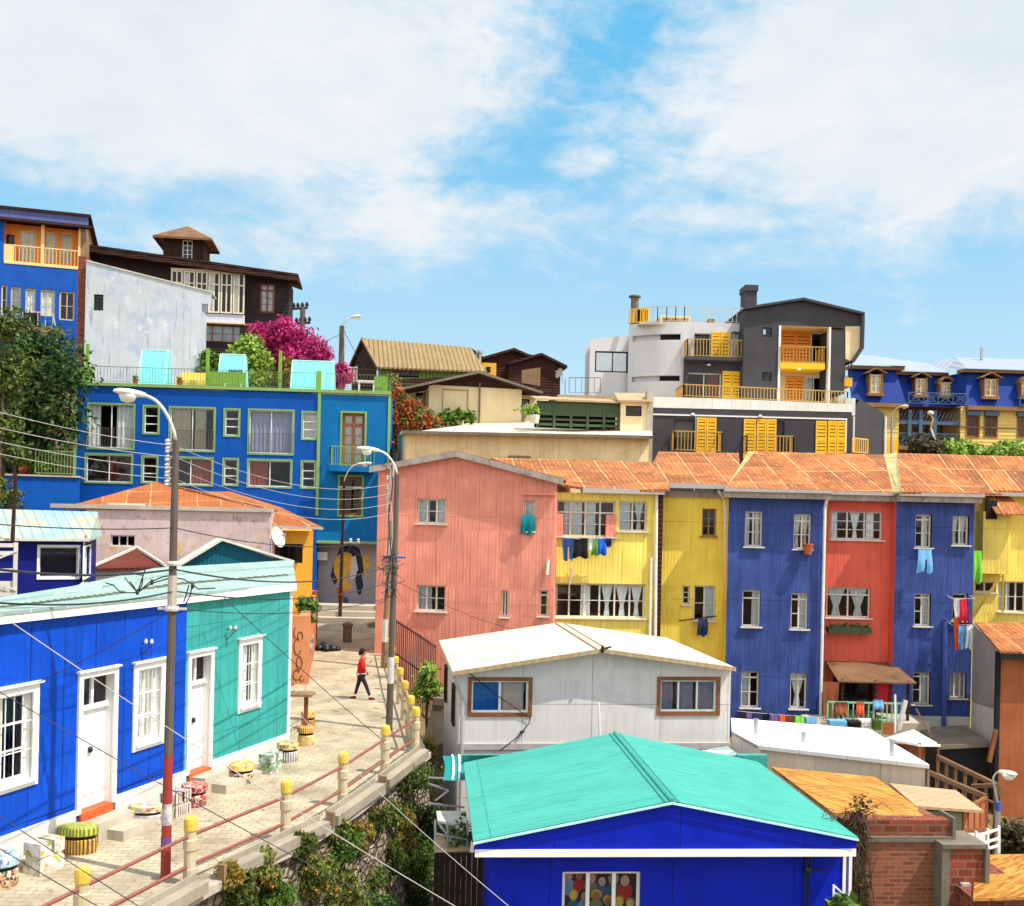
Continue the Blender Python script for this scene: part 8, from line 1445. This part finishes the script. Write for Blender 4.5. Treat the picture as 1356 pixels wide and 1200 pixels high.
wire(PQ('G', 350, 470, 80), PQ('G', 700, 740, 73), 'thin cable crossing the veranda of the mansard house', .4, .02); wire(t6, PQ('E', 230, 345, 70), 'cable from the hilltop lamp down past the open gable', .3, .025); wire(t6+V((0, 0, -.5)), P(340, 470, 80), 'cable from the hilltop lamp towards the dark timber house', .4, .025)
# wall brackets on the terraced houses
for (c_, x, y, lb) in (('L', 830, 720, 'small cable bracket with insulators on the bright blue wall'), ('N', 350, 330, 'small cable bracket with insulators on the teal wall')):
    u, z = FL.uq(c_, x, y); t_ = FL.pt(u, z, .02); bt = thing('cable_bracket', lb, 'bracket', t_); mb = MB(); mb.bar(t_, t_+V((.25, -.05, 0)), .015); mb.bar(t_+V((0, 0, -.25)), t_+V((.25, -.05, -.0)), .012); mb.build('arm', M['black_iron'], bt); mb = MB(); [mb.lathe(t_+V((.1+.12*i, -.04, 0)), [(.03, 0), (.04, .04), (.02, .1)], 8) for i in range(2)]; mb.build('insulator', M['pole_white'], bt)
# ------------------------------------------------------------------ the walking person
def skin_body(name, verts, edges, radii, mat, parent, sub=2, root_i=0):
    me = bpy.data.meshes.new(name); org = ORG[parent.name]; me.from_pydata([tuple(V(v)-org) for v in verts], edges, []); o = bpy.data.objects.new(name, me); COL.objects.link(o); o.parent = parent; ORG[o.name] = org
    o.modifiers.new('skin', 'SKIN').use_smooth_shade = True; s = o.modifiers.new('sub', 'SUBSURF'); s.levels = s.render_levels = sub
    sk = me.skin_vertices[0].data
    for i, r in enumerate(radii): sk[i].radius = (r, r) if not isinstance(r, tuple) else r; sk[i].use_root = (i == root_i)
    me.materials.append(mat); return o
ft = G(478, 926); pr = thing('person', 'person in a red jumper and dark trousers walking up the sunny street, face turned aside', 'person', ft)
def B(x, y, z): return ft+V((x, y, z))      # walks towards +x, slightly away; x along the stride
hip = B(-.02, .0, .84); chest = B(.0, 0, 1.22); neck = B(.015, 0, 1.37)
kneeF, ankF, toeF = B(.17, -.08, .47), B(.31, -.08, .1), B(.45, -.1, .04); kneeB, ankB, toeB = B(-.12, .09, .46), B(-.22, .1, .1), B(-.34, .1, .04)
# (near leg trails to the left of the picture, far leg reaches right)
bv = [hip, chest, neck, B(.02, 0, 1.45), B(.025, 0, 1.53), B(.02, -.17, 1.3), B(.07, -.23, 1.07), B(.2, -.17, 1.17), B(.25, -.14, 1.21), B(.02, .17, 1.3), B(-.04, .21, 1.05), B(.1, .2, .95), B(.14, .19, .9)]
be = [(0, 1), (1, 2), (2, 3), (3, 4), (1, 5), (5, 6), (6, 7), (7, 8), (1, 9), (9, 10), (10, 11), (11, 12)]
skin_body('body', bv, be, [.1, .11, .05, .062, .05, .05, .042, .034, .028, .05, .042, .034, .028], M['skin'], pr)
for s, hp, dr in ((-1, B(.255, -.135, 1.215), V((.06, .03, .05))), (1, B(.15, .188, .89), V((.03, -.01, -.09)))):   # hands: palm, four fingers, thumb
    d = dr.normalized(); sdv = d.cross(V((0, 0, 1))).normalized(); upv = sdv.cross(d); vv = [hp, hp+d*.05]; ee = [(0, 1)]; rr = [.024, .026]
    for k, (o_, L_) in enumerate(((-.022, .06), (-.008, .072), (.008, .066), (.022, .05))): a = len(vv); vv += [hp+d*.075+upv*o_, hp+d*(.075+L_*.6)+upv*o_-sdv*.008*s, hp+d*(.07+L_)+upv*o_-sdv*.025*s]; ee += [(1, a), (a, a+1), (a+1, a+2)]; rr += [.009, .0085, .007]
    a = len(vv); vv += [hp+d*.03+upv*.03, hp+d*.065+upv*.045]; ee += [(0, a), (a, a+1)]; rr += [.01, .008]; skin_body('hand', vv, ee, rr, M['skin'], pr, 1)
hd = MB(); hc = B(.03, 0, 1.535); n, m = 16, 10; vs = []; fs = []
for i in range(m+1):
    th = math.pi*i/m
    for j in range(n):
        w = 2*math.pi*j/n; x, y, z = math.sin(th)*math.cos(w), math.sin(th)*math.sin(w), math.cos(th); jaw = 1-.22*max(0, -z)
        vs.append(hc+V((.092*x*jaw+(.012*max(0, x) if abs(z) < .3 else 0)+.02*max(0, -z)*x, .074*y*jaw, .112*z)))
for i in range(m):
    for j in range(n): fs.append([i*n+j, i*n+(j+1) % n, (i+1)*n+(j+1) % n, (i+1)*n+j])
hd.mesh(vs, fs); nt = hc+V((.1, 0, -.01)); hd.mesh([nt+V((-.012, .012, .03)), nt+V((-.012, -.012, .03)), nt+V((.02, 0, -.018)), nt+V((-.01, .016, -.022)), nt+V((-.01, -.016, -.022))], [[0, 1, 2], [0, 2, 3], [1, 4, 2], [2, 4, 3]])
for s in (-1, 1): hd.lathe(hc+V((-.005, s*.076, -.01)), [(.02, -.03), (.028, 0), (.02, .03)], 8, 0, 1, .4)
hdo = hd.build('head', M['skin'], pr, smooth=True); fa = MB()
for s in (-1, 1): fa.lathe(hc+V((.088, s*.032, .012)), [(.004, -.008), (.011, 0), (.004, .008)], 8)
fa.obox(hc+V((.088, -.022, -.052)), (.006, 0, 0), (0, .044, 0), (0, 0, .01)); fa.build('eyes_and_mouth', M['dark'], hdo)
hr = MB(); vs = []; fs = []; rg = random.Random(2)
for i in range(7):
    th = math.pi*.62*i/6
    for j in range(18):
        w = 2*math.pi*j/18; front = max(0, math.cos(w)); th2 = th*(1-.42*front); k = 1.24+.07*rg.random(); vs.append(hc+V((-.012+.094*k*math.sin(th2)*math.cos(w), .078*k*math.sin(th2)*math.sin(w), .012+.114*k*math.cos(th2))))
for i in range(6):
    for j in range(18): fs.append([i*18+j, i*18+(j+1) % 18, (i+1)*18+(j+1) % 18, (i+1)*18+j])
hr.mesh(vs, fs); hr.lathe(hc+V((-.1, 0, -.02)), [(.03, -.07), (.06, -.03), (.065, .03), (.03, .08)], 10, 0, .7, 1); hr.build('hair', M['hair'], pr, smooth=True)
skin_body('jumper', [B(-.01, 0, .86), B(.0, 0, 1.04), chest, B(.012, 0, 1.345), B(.02, -.165, 1.305), B(.07, -.22, 1.09), B(.17, -.18, 1.15), B(.02, .165, 1.305), B(-.03, .205, 1.07), B(.09, .19, .96)], [(0, 1), (1, 2), (2, 3), (2, 4), (4, 5), (5, 6), (2, 7), (7, 8), (8, 9)], [(.145, .16), (.138, .155), (.148, .165), (.08, .09), .08, .07, .058, .08, .07, .058], M['shirt'], pr, 2, 1)
mb = MB(); mb.lathe(B(-.012, 0, .79), [(.12, 0), (.13, .03), (.125, .07)], 16, 0, 1, 1.1); mb.build('shirt_hem', M['cl_white'], pr, smooth=True)
skin_body('trousers', [B(-.015, 0, .84), B(.02, -.08, .76), kneeF, B(.295, -.08, .13), B(-.04, .08, .76), kneeB, B(-.215, .1, .13)], [(0, 1), (1, 2), (2, 3), (0, 4), (4, 5), (5, 6)], [(.12, .13), .092, .066, .05, .092, .066, .05], M['trousers'], pr)
for a, t_, h_ in ((ankF, toeF, .0), (ankB, toeB, 0)): d = (t_-a); d.z = 0; d.normalize(); d = V((1, -.05, 0)) if a is ankF else V((-1, .05, 0)); d = V((1, 0, 0)) if False else d; skin_body('shoe', [a+V((0, 0, -.045)), a+V((0, 0, -.06))+d*.09, a+V((0, 0, -.068))+d*.17, a+V((0, 0, -.062))-d*.05], [(0, 1), (1, 2), (0, 3)], [.045, .042, .03, .036], M['shoes'], pr)
# someone sitting behind an upper window of the yellow house
fw_ = F1.off(-.42); wp = fw_.pt(*fw_.uq('I', 272, 500)); p2_ = thing('person', 'person in a blue shirt looking out of an upper window of the yellow house', 'person', wp)
W_ = lambda x, y, z: wp+V((x, y, z))
skin_body('body', [W_(0, .1, -.25), W_(0, .08, .1), W_(.01, .04, .33), W_(.02, .02, .42)], [(0, 1), (1, 2), (2, 3)], [.12, .13, .055, .06], M['skin'], p2_)
skin_body('shirt', [W_(0, .1, -.25), W_(0, .08, .12), W_(.01, .05, .25), W_(-.2, .05, .16), W_(-.24, -.1, -.06), W_(.21, .05, .16), W_(.24, -.1, -.05)], [(0, 1), (1, 2), (2, 3), (3, 4), (2, 5), (5, 6)], [(.15, .16), (.17, .16), .08, .08, .065, .08, .065], M['cl_denim'], p2_)
hm = MB(); hm.lathe(W_(.03, .0, .52), [(.03, -.135), (.068, -.1), (.085, -.03), (.09, .03), (.075, .09), (.03, .125)], 14, 0, 1, 1.1); hm.lathe(W_(.03, -.1, .5), [(.008, -.02), (.02, -.01), (.006, .03)], 6); ho = hm.build('head', M['skin'], p2_, smooth=True)
hm = MB(); hm.lathe(W_(.03, .025, .55), [(.092, -.06), (.1, .0), (.085, .07), (.03, .11)], 14, 0, 1, 1.05); hm.build('hair', M['hair'], p2_, smooth=True); hm = MB()
for sx_ in (-.03, .03): hm.lathe(W_(.03+sx_, -.092, .53), [(.004, -.007), (.01, 0), (.004, .007)], 6)
hm.box(wp.x+.01, wp.y-.095, wp.z+.45, wp.x+.05, wp.y-.085, wp.z+.458); hm.build('eyes_and_mouth', M['dark'], ho)
for sx_, tw in ((-.24, 1), (.24, -1)):
    hp = W_(sx_, -.13, -.09); vv = [hp, hp+V((.03*tw, -.03, -.01))]; ee = [(0, 1)]; rr = [.03, .03]
    for k in range(4): a = len(vv); vv += [hp+V((.06*tw, -.02-.018*k, -.012)), hp+V(((.11-.01*abs(k-1.5))*tw, -.018-.019*k, -.03))]; ee += [(1, a), (a, a+1)]; rr += [.009, .008]
    a = len(vv); vv += [hp+V((.03*tw, .03, .0)), hp+V((.06*tw, .035, -.01))]; ee += [(0, a), (a, a+1)]; rr += [.01, .008]; skin_body('hand', vv, ee, rr, M['skin'], p2_, 1)
# ------------------------------------------------------------------ small things lying about
c = GQ('O', 342, 473); mb = MB(); mb.lathe(c, [(.2, 0), (.2, .7), (.24, .72), (.24, .82), (.12, .9)], 12); mb.build('bollard', M['concrete_dark'], None, 'small dark stone bollard in the shade before the pale steps', 'bollard')
def at44(x, y, d=43.6): return PQ('J', x, y, d)
for k, (x0, y0, x1, y1, d, m_, nm, lb, ct) in enumerate(((620, 1124, 668, 1152, 43.2, 'white_plastic', 'plastic_crate', 'white plastic crate below the pale green yard railing', 'crate'), (570, 1128, 612, 1148, 43.3, 'dark', 'plastic_crate', 'black crate below the pale green yard railing', 'crate'), (705, 1130, 750, 1178, 42.4, 'earth_orange', 'board', 'rusty red board standing between the crates and the thin white post', 'board'), (490, 1124, 560, 1142, 43.4, 'cl_sky', 'folded_sheet', 'pale blue folded sheet on the yard edge below the brown towel', 'sheet'), (672, 1122, 700, 1160, 42.8, 'leaf_mid', 'green_bundle', 'green bundle beside the white plastic crate in the yard', 'bundle'))):
    a, b = at44(x0, y1, d), at44(x1, y0, d); t_ = MB(); t_.box(a.x, d, a.z, b.x, d+(.06 if nm == 'board' else .5), b.z)
    if 'crate' in nm: t_.box(a.x-.03, d-.03, b.z-.08, b.x+.03, d+.53, b.z+.02); t_.box(a.x+.1, d-.02, a.z+.1, b.x-.1, d+.01, a.z+.2)
    t_.build(nm, M[m_], None, lb, ct)
cm_ = at44(700, 985, 45.0); garment('red_bag', 'red cloth bag hanging under the rusty canopy', 'bag', cm_+V((0, 0, .2)), .5, 1.15, 'cl_red', 77); garment('towel', 'orange and dark cloth hanging at the edge of the rusty canopy', 'towel', at44(492, 962, 44.6), .6, 2.1, 'cl_brown', 78)
garment('blue_bundle', 'blue cloth bundle on the gap of the pale green yard railing', 'clothes', at44(686, 1036, 44.2), .45, .4, 'cl_sky', 79)
mb = MB(); r_ = FM.off(.02).rect('D', 494, 940, 543, 980); FM.box(mb, r_[0], r_[1], r_[2], r_[3], .3, .5); mb.build('meter_box', M['mural_white'], None, 'small pale box on the wall to the side of the painted head', 'box')
# ------------------------------------------------------------------ trees, shrubs, climbing plants
def lumps(pts, dep, r, seed):
    rg = random.Random(seed); out = []
    for (x, y, s) in pts: c = P(x, y, dep+rg.uniform(-1, 1)*r); out.append(((c.x, c.y, c.z), (s*r, s*r*.9, s*r*.85)))
    return out
T1 = lumps([(15, 545, 1.2), (5, 590, 1.1), (40, 500, 1.1), (70, 470, .9), (45, 460, .9), (88, 500, .8), (60, 530, 1.1), (30, 600, .7), (8, 470, .8), (75, 565, .9), (10, 640, .7), (-30, 520, 1.5), (-40, 600, 1.4), (25, 440, .6), (55, 600, .6), (20, 570, .9)], 54, 1.9, 3); c = P(20, 690, 54)
plant('tree', 'large leafy green tree at the photo edge beside the tall blue building', 'tree', V((c.x, c.y, -5)), T1, 17000, .25, M['leaf_dark'], M['bark'], 3, .28)
T2 = lumps([(8, 430, .7), (3, 500, .9), (-8, 560, 1), (14, 480, .7), (25, 600, .5), (8, 600, .6), (-20, 650, .8), (12, 660, .5)], 44, 1.25, 5); c = P(-10, 720, 44); plant('tree', 'yellowish green tree nearest the photo edge, in front of the darker tree', 'tree', V((c.x, c.y, -6.5)), T2, 5200, .21, M['leaf_olive'], M['bark'], 5, .16)
T3 = lumps([(350, 450, 1), (375, 440, 1.1), (400, 452, 1.1), (418, 465, 1), (335, 470, .7), (360, 470, 1), (385, 475, 1), (425, 485, .7), (410, 480, .9), (342, 440, .7), (430, 470, .6)], 71, 1.15, 7); c = P(385, 510, 71); plant('bougainvillea', 'large magenta bougainvillea bush in bloom beside the dark timber house', 'bush', V((c.x, c.y, 7)), T3, 9000, .22, M['leaf_magenta'], M['bark'], 7, .15)
T3b = lumps([(452, 490, .7), (448, 505, .7), (458, 500, .6)], 66, .8, 8); c = P(452, 520, 66); plant('bougainvillea', 'small magenta bush at the foot of the hilltop lamp pole', 'bush', V((c.x, c.y, 6.5)), T3b, 700, .26, M['leaf_magenta'], M['bark'], 8, .08)
T4 = lumps([(330, 460, 1), (320, 480, 1), (345, 480, .9), (310, 475, .7), (335, 500, .8), (300, 485, .7), (350, 500, .6)], 67, 1.0, 9); c = P(328, 520, 67); plant('shrub', 'bright green shrub growing between the white plaster house and the bougainvillea', 'bush', V((c.x, c.y, 6.5)), T4, 3600, .25, M['leaf_bright'], M['bark'], 9, .1)
T4b = lumps([(275, 475, .7), (272, 495, .8), (283, 485, .6)], 67, .9, 10); c = P(276, 515, 67); plant('shrub', 'small green shrub right at the end of the white plaster wall', 'bush', V((c.x, c.y, 6.5)), T4b, 900, .3, M['leaf_mid'], M['bark'], 10, .07)
T4c = lumps([(385, 497, .7), (372, 500, .6), (382, 480, .6)], 66, .8, 17); c = P(380, 515, 66); plant('shrub', 'yellow green shrub beside the broad turquoise stair hatch', 'bush', V((c.x, c.y, 6.5)), T4c, 700, .28, M['leaf_dry'], M['bark'], 17, .06)
T5 = lumps([(522, 520, .7), (530, 535, .9), (545, 545, 1), (560, 555, .9), (525, 550, .9), (540, 565, .9), (518, 505, .6), (570, 562, .7), (528, 572, .8), (555, 570, .7), (535, 590, .7)], 63, .95, 11); c = P(540, 610, 63); plant('shrub', 'orange red flowering shrub tumbling over the corner beside the blue bay', 'bush', V((c.x, c.y, 2)), T5, 5000, .22, M['leaf_red'], M['bark'], 11, .1)
T6 = lumps([(590, 552, .7), (605, 550, .7), (620, 552, .7), (583, 558, .5), (600, 558, .6)], 65, .75, 12); c = P(602, 575, 65); plant('shrub', 'low green shrub before the cream gabled wall', 'bush', V((c.x, c.y, 4)), T6, 700, .3, M['leaf_mid'], M['bark'], 12, .06)
for k, (pts, lb, m_) in enumerate((([(1262, 598, .8), (1275, 595, .8), (1290, 598, .7), (1255, 590, .5)], 'bright green creeper growing before the mansard veranda', 'leaf_bright'), ([(1315, 600, .7), (1330, 597, .8), (1345, 596, .9), (1358, 600, .9), (1302, 600, .5)], 'bright green creeper before the yellow walls at the photo edge', 'leaf_bright'), ([(1215, 590, .8), (1232, 592, .8), (1222, 598, .7), (1240, 598, .6)], 'dry brown leafless bush below the mansard veranda', 'leaf_dim'))):
    T7 = lumps(pts, 73, 1.1, 13+k); c = P(pts[0][0], 640, 73); plant('creeper', lb, 'bush', V((c.x, c.y, -1.0)), T7, 900, .34, M[m_], M['bark'], 13+k, .06)
c = PQ('O', 800, 790, 36.5); T8 = [((c.x-.1, c.y, c.z+.7), (.42, .4, .5)), ((c.x+.2, c.y, c.z+.3), (.4, .4, .4)), ((c.x-.25, c.y, c.z+.2), (.35, .4, .35)), ((c.x+.02, c.y, c.z+1.0), (.3, .3, .3))]; plant('shrub', 'leafy green shrub in the dim corner beside the iron fence', 'bush', V((c.x, c.y, c.z-1)), T8, 900, .15, M['leaf_bright'], M['bark'], 16, .06)
mb = MB(); a, b = PQ('O', 830, 790, 36), PQ('O', 895, 795, 36); mb.slab([a, b, b+V((0, 1.6, 0)), a+V((0, 1.6, 0))], (0, 0, -.25)); mb.slab([a+V((0, .05, -.25)), b+V((0, .05, -.25)), b+V((0, .05, -4)), a+V((-1, .05, -4))], (0, .2, 0)); mb.build('passage_wall', [M['concrete_dark']], None, 'short pale wall beside the leafy shrub and the iron fence', 'wall')
T10 = lumps([(1330, 1112, .9), (1348, 1118, 1), (1310, 1115, .7), (1352, 1140, 1), (1370, 1110, 1), (1292, 1125, .6)], 31, .75, 19); c = P(1340, 1180, 31); plant('shrub', 'dark tangled shrub in the shade below the earth orange house', 'bush', V((c.x, c.y, -11)), T10, 2600, .17, M['leaf_dim'], M['bark'], 19, .06)
# weeds and flowers hanging over the retaining wall
rg = random.Random(21)
WP = [(300, 1158, 19.7, .3, 'leaf_dry', 'small dry tuft under the concrete beam, left of the other weeds'), (350, 1150, 20.4, .35, 'leaf_flower', 'small flowering tuft just under the concrete beam near the bottom edge'), (398, 1120, 21.2, .35, 'leaf_olive', 'green tuft growing out below the brown end block of a beam'), (448, 1095, 22.2, .3, 'leaf_flower', 'orange flecked tuft high on the stone wall under the beams'), (535, 1105, 23.6, .5, 'leaf_dry', 'dry grass hanging between the green clumps of the planted wall'), (320, 1178, 20.3, .5, 'leaf_olive', 'green weeds with dry tips at the bottom edge of the retaining wall'), (370, 1185, 20.6, .5, 'leaf_mid', 'fresh green weeds beside the concrete beam at the bottom edge'), (420, 1150, 21.4, .6, 'leaf_flower', 'orange and yellow flowering weeds on the retaining wall'), (455, 1135, 22, .6, 'leaf_mid', 'leafy green weeds beside the orange flowers on the retaining wall'),
      (480, 1105, 22.8, .4, 'leaf_dry', 'tuft of dry yellow grass on the stones of the retaining wall'), (500, 1085, 23.4, .45, 'leaf_olive', 'green tuft just under the white beams of the retaining wall'), (545, 1045, 24.8, .8, 'leaf_olive', 'tall bush of olive weeds hanging from the wall top'), (560, 1090, 24.2, .8, 'leaf_dark', 'dark green weeds hanging in the middle of the planted wall'),
      (520, 1135, 22.8, .55, 'leaf_olive', 'leafy green weeds low on the stones of the planted wall'), (555, 1150, 23, .8, 'leaf_mid', 'broad green weeds low beside the shadowed passage'), (500, 1185, 21.6, .7, 'leaf_mid', 'green weeds at the bottom edge under the pale cable'), (450, 1190, 21.2, .6, 'leaf_flower', 'green weeds with orange flowers at the bottom edge'), (550, 1190, 22, .7, 'leaf_dark', 'dark leafy weeds at the bottom edge beside the passage'), (566, 990, 27.2, .45, 'leaf_dry', 'dry weeds growing from the wall at the railing bend'), (520, 1080, 23.9, .35, 'leaf_flower', 'small rusty weeds high on the planted wall'), (575, 1120, 24, .6, 'leaf_mid', 'bushy weeds at the outer end of the planted wall')]
for k, (x, y, d, s, m_, lb) in enumerate(WP):
    dd = max([t for t in np.arange(14, 30, .05) if P(x, y, t).x >= edge_x(t)+.3+.16*max(0, zs(t)-P(x, y, t).z)] or [d]); c = P(x, y, dd); bl = blobs_in((c.x, c.y, c.z), (s*.7, s*.5, s*.8), 9, s*.42, 30+k)
    wt = thing('weed_clump', lb, 'weeds', c+V((0, 0, -s)), 'weeds on the retaining wall'); leafmesh(bl, int(2200*s+300), .085, 40+k, .5).build('foliage', M[m_], wt, fixn=False); mb = MB()
    for i in range(12): a = c+V((rg.uniform(-s, s)*.4, .2, -s*.9)); mb.tube([a, a+V((rg.uniform(-.2, .2), -.1, s*.9)), a+V((rg.uniform(-.5, .5)*s, -.25, s*1.9*rg.uniform(.7, 1)))], .008, 4)
    mb.build('stem', M['twig'], wt)
# dead creeper on the brick shed
cr2 = thing('dead_creeper', 'dry leafless creeper hanging down the brick shed wall', 'creeper', PQ('S', 640, 800, 20.3)); mb = MB(); rg = random.Random(8)
for i in range(110):
    x, y = rg.gauss(632, 28), rg.uniform(500, 560); a = PQ('S', x, y, 20.5); pts = [a]; dn = rg.uniform(.4, 3.2) if abs(x-620) < 60 else rg.uniform(.2, .8)
    for k in range(5): pts.append(pts[-1]+V((rg.uniform(-.12, .12), rg.uniform(-.05, .03), -dn/5)))
    mb.tube(pts, .009, 4)
for i in range(24): x = rg.gauss(628, 36); a = PQ('S', x, rg.uniform(512, 530), 20.5); mb.tube([a, a+V((rg.uniform(-.3, .3), -.1, rg.uniform(-.1, .25))), a+V((rg.uniform(-.5, .5), -.2, rg.uniform(-.2, .3)))], .007, 4)
mb.build('stem', M['twig_dark'], cr2); leafmesh(blobs_in(tuple(PQ('S', 635, 720, 20.5)), (.3, .12, 1.4), 9, .22, 4), 700, .07, 6).build('dry_leaves', M['leaf_dim'], cr2, fixn=False)
c = P(404, 800, 39.5); T9 = blobs_in((c.x, c.y, c.z-.35), (.3, .5, .6), 7, .3, 5); plant('shrub', 'spiky green shrub behind the brown garden wall', 'bush', V((c.x, c.y, c.z-2)), T9, 600, .2, M['leaf_mid'], M['bark'], 18, .06)
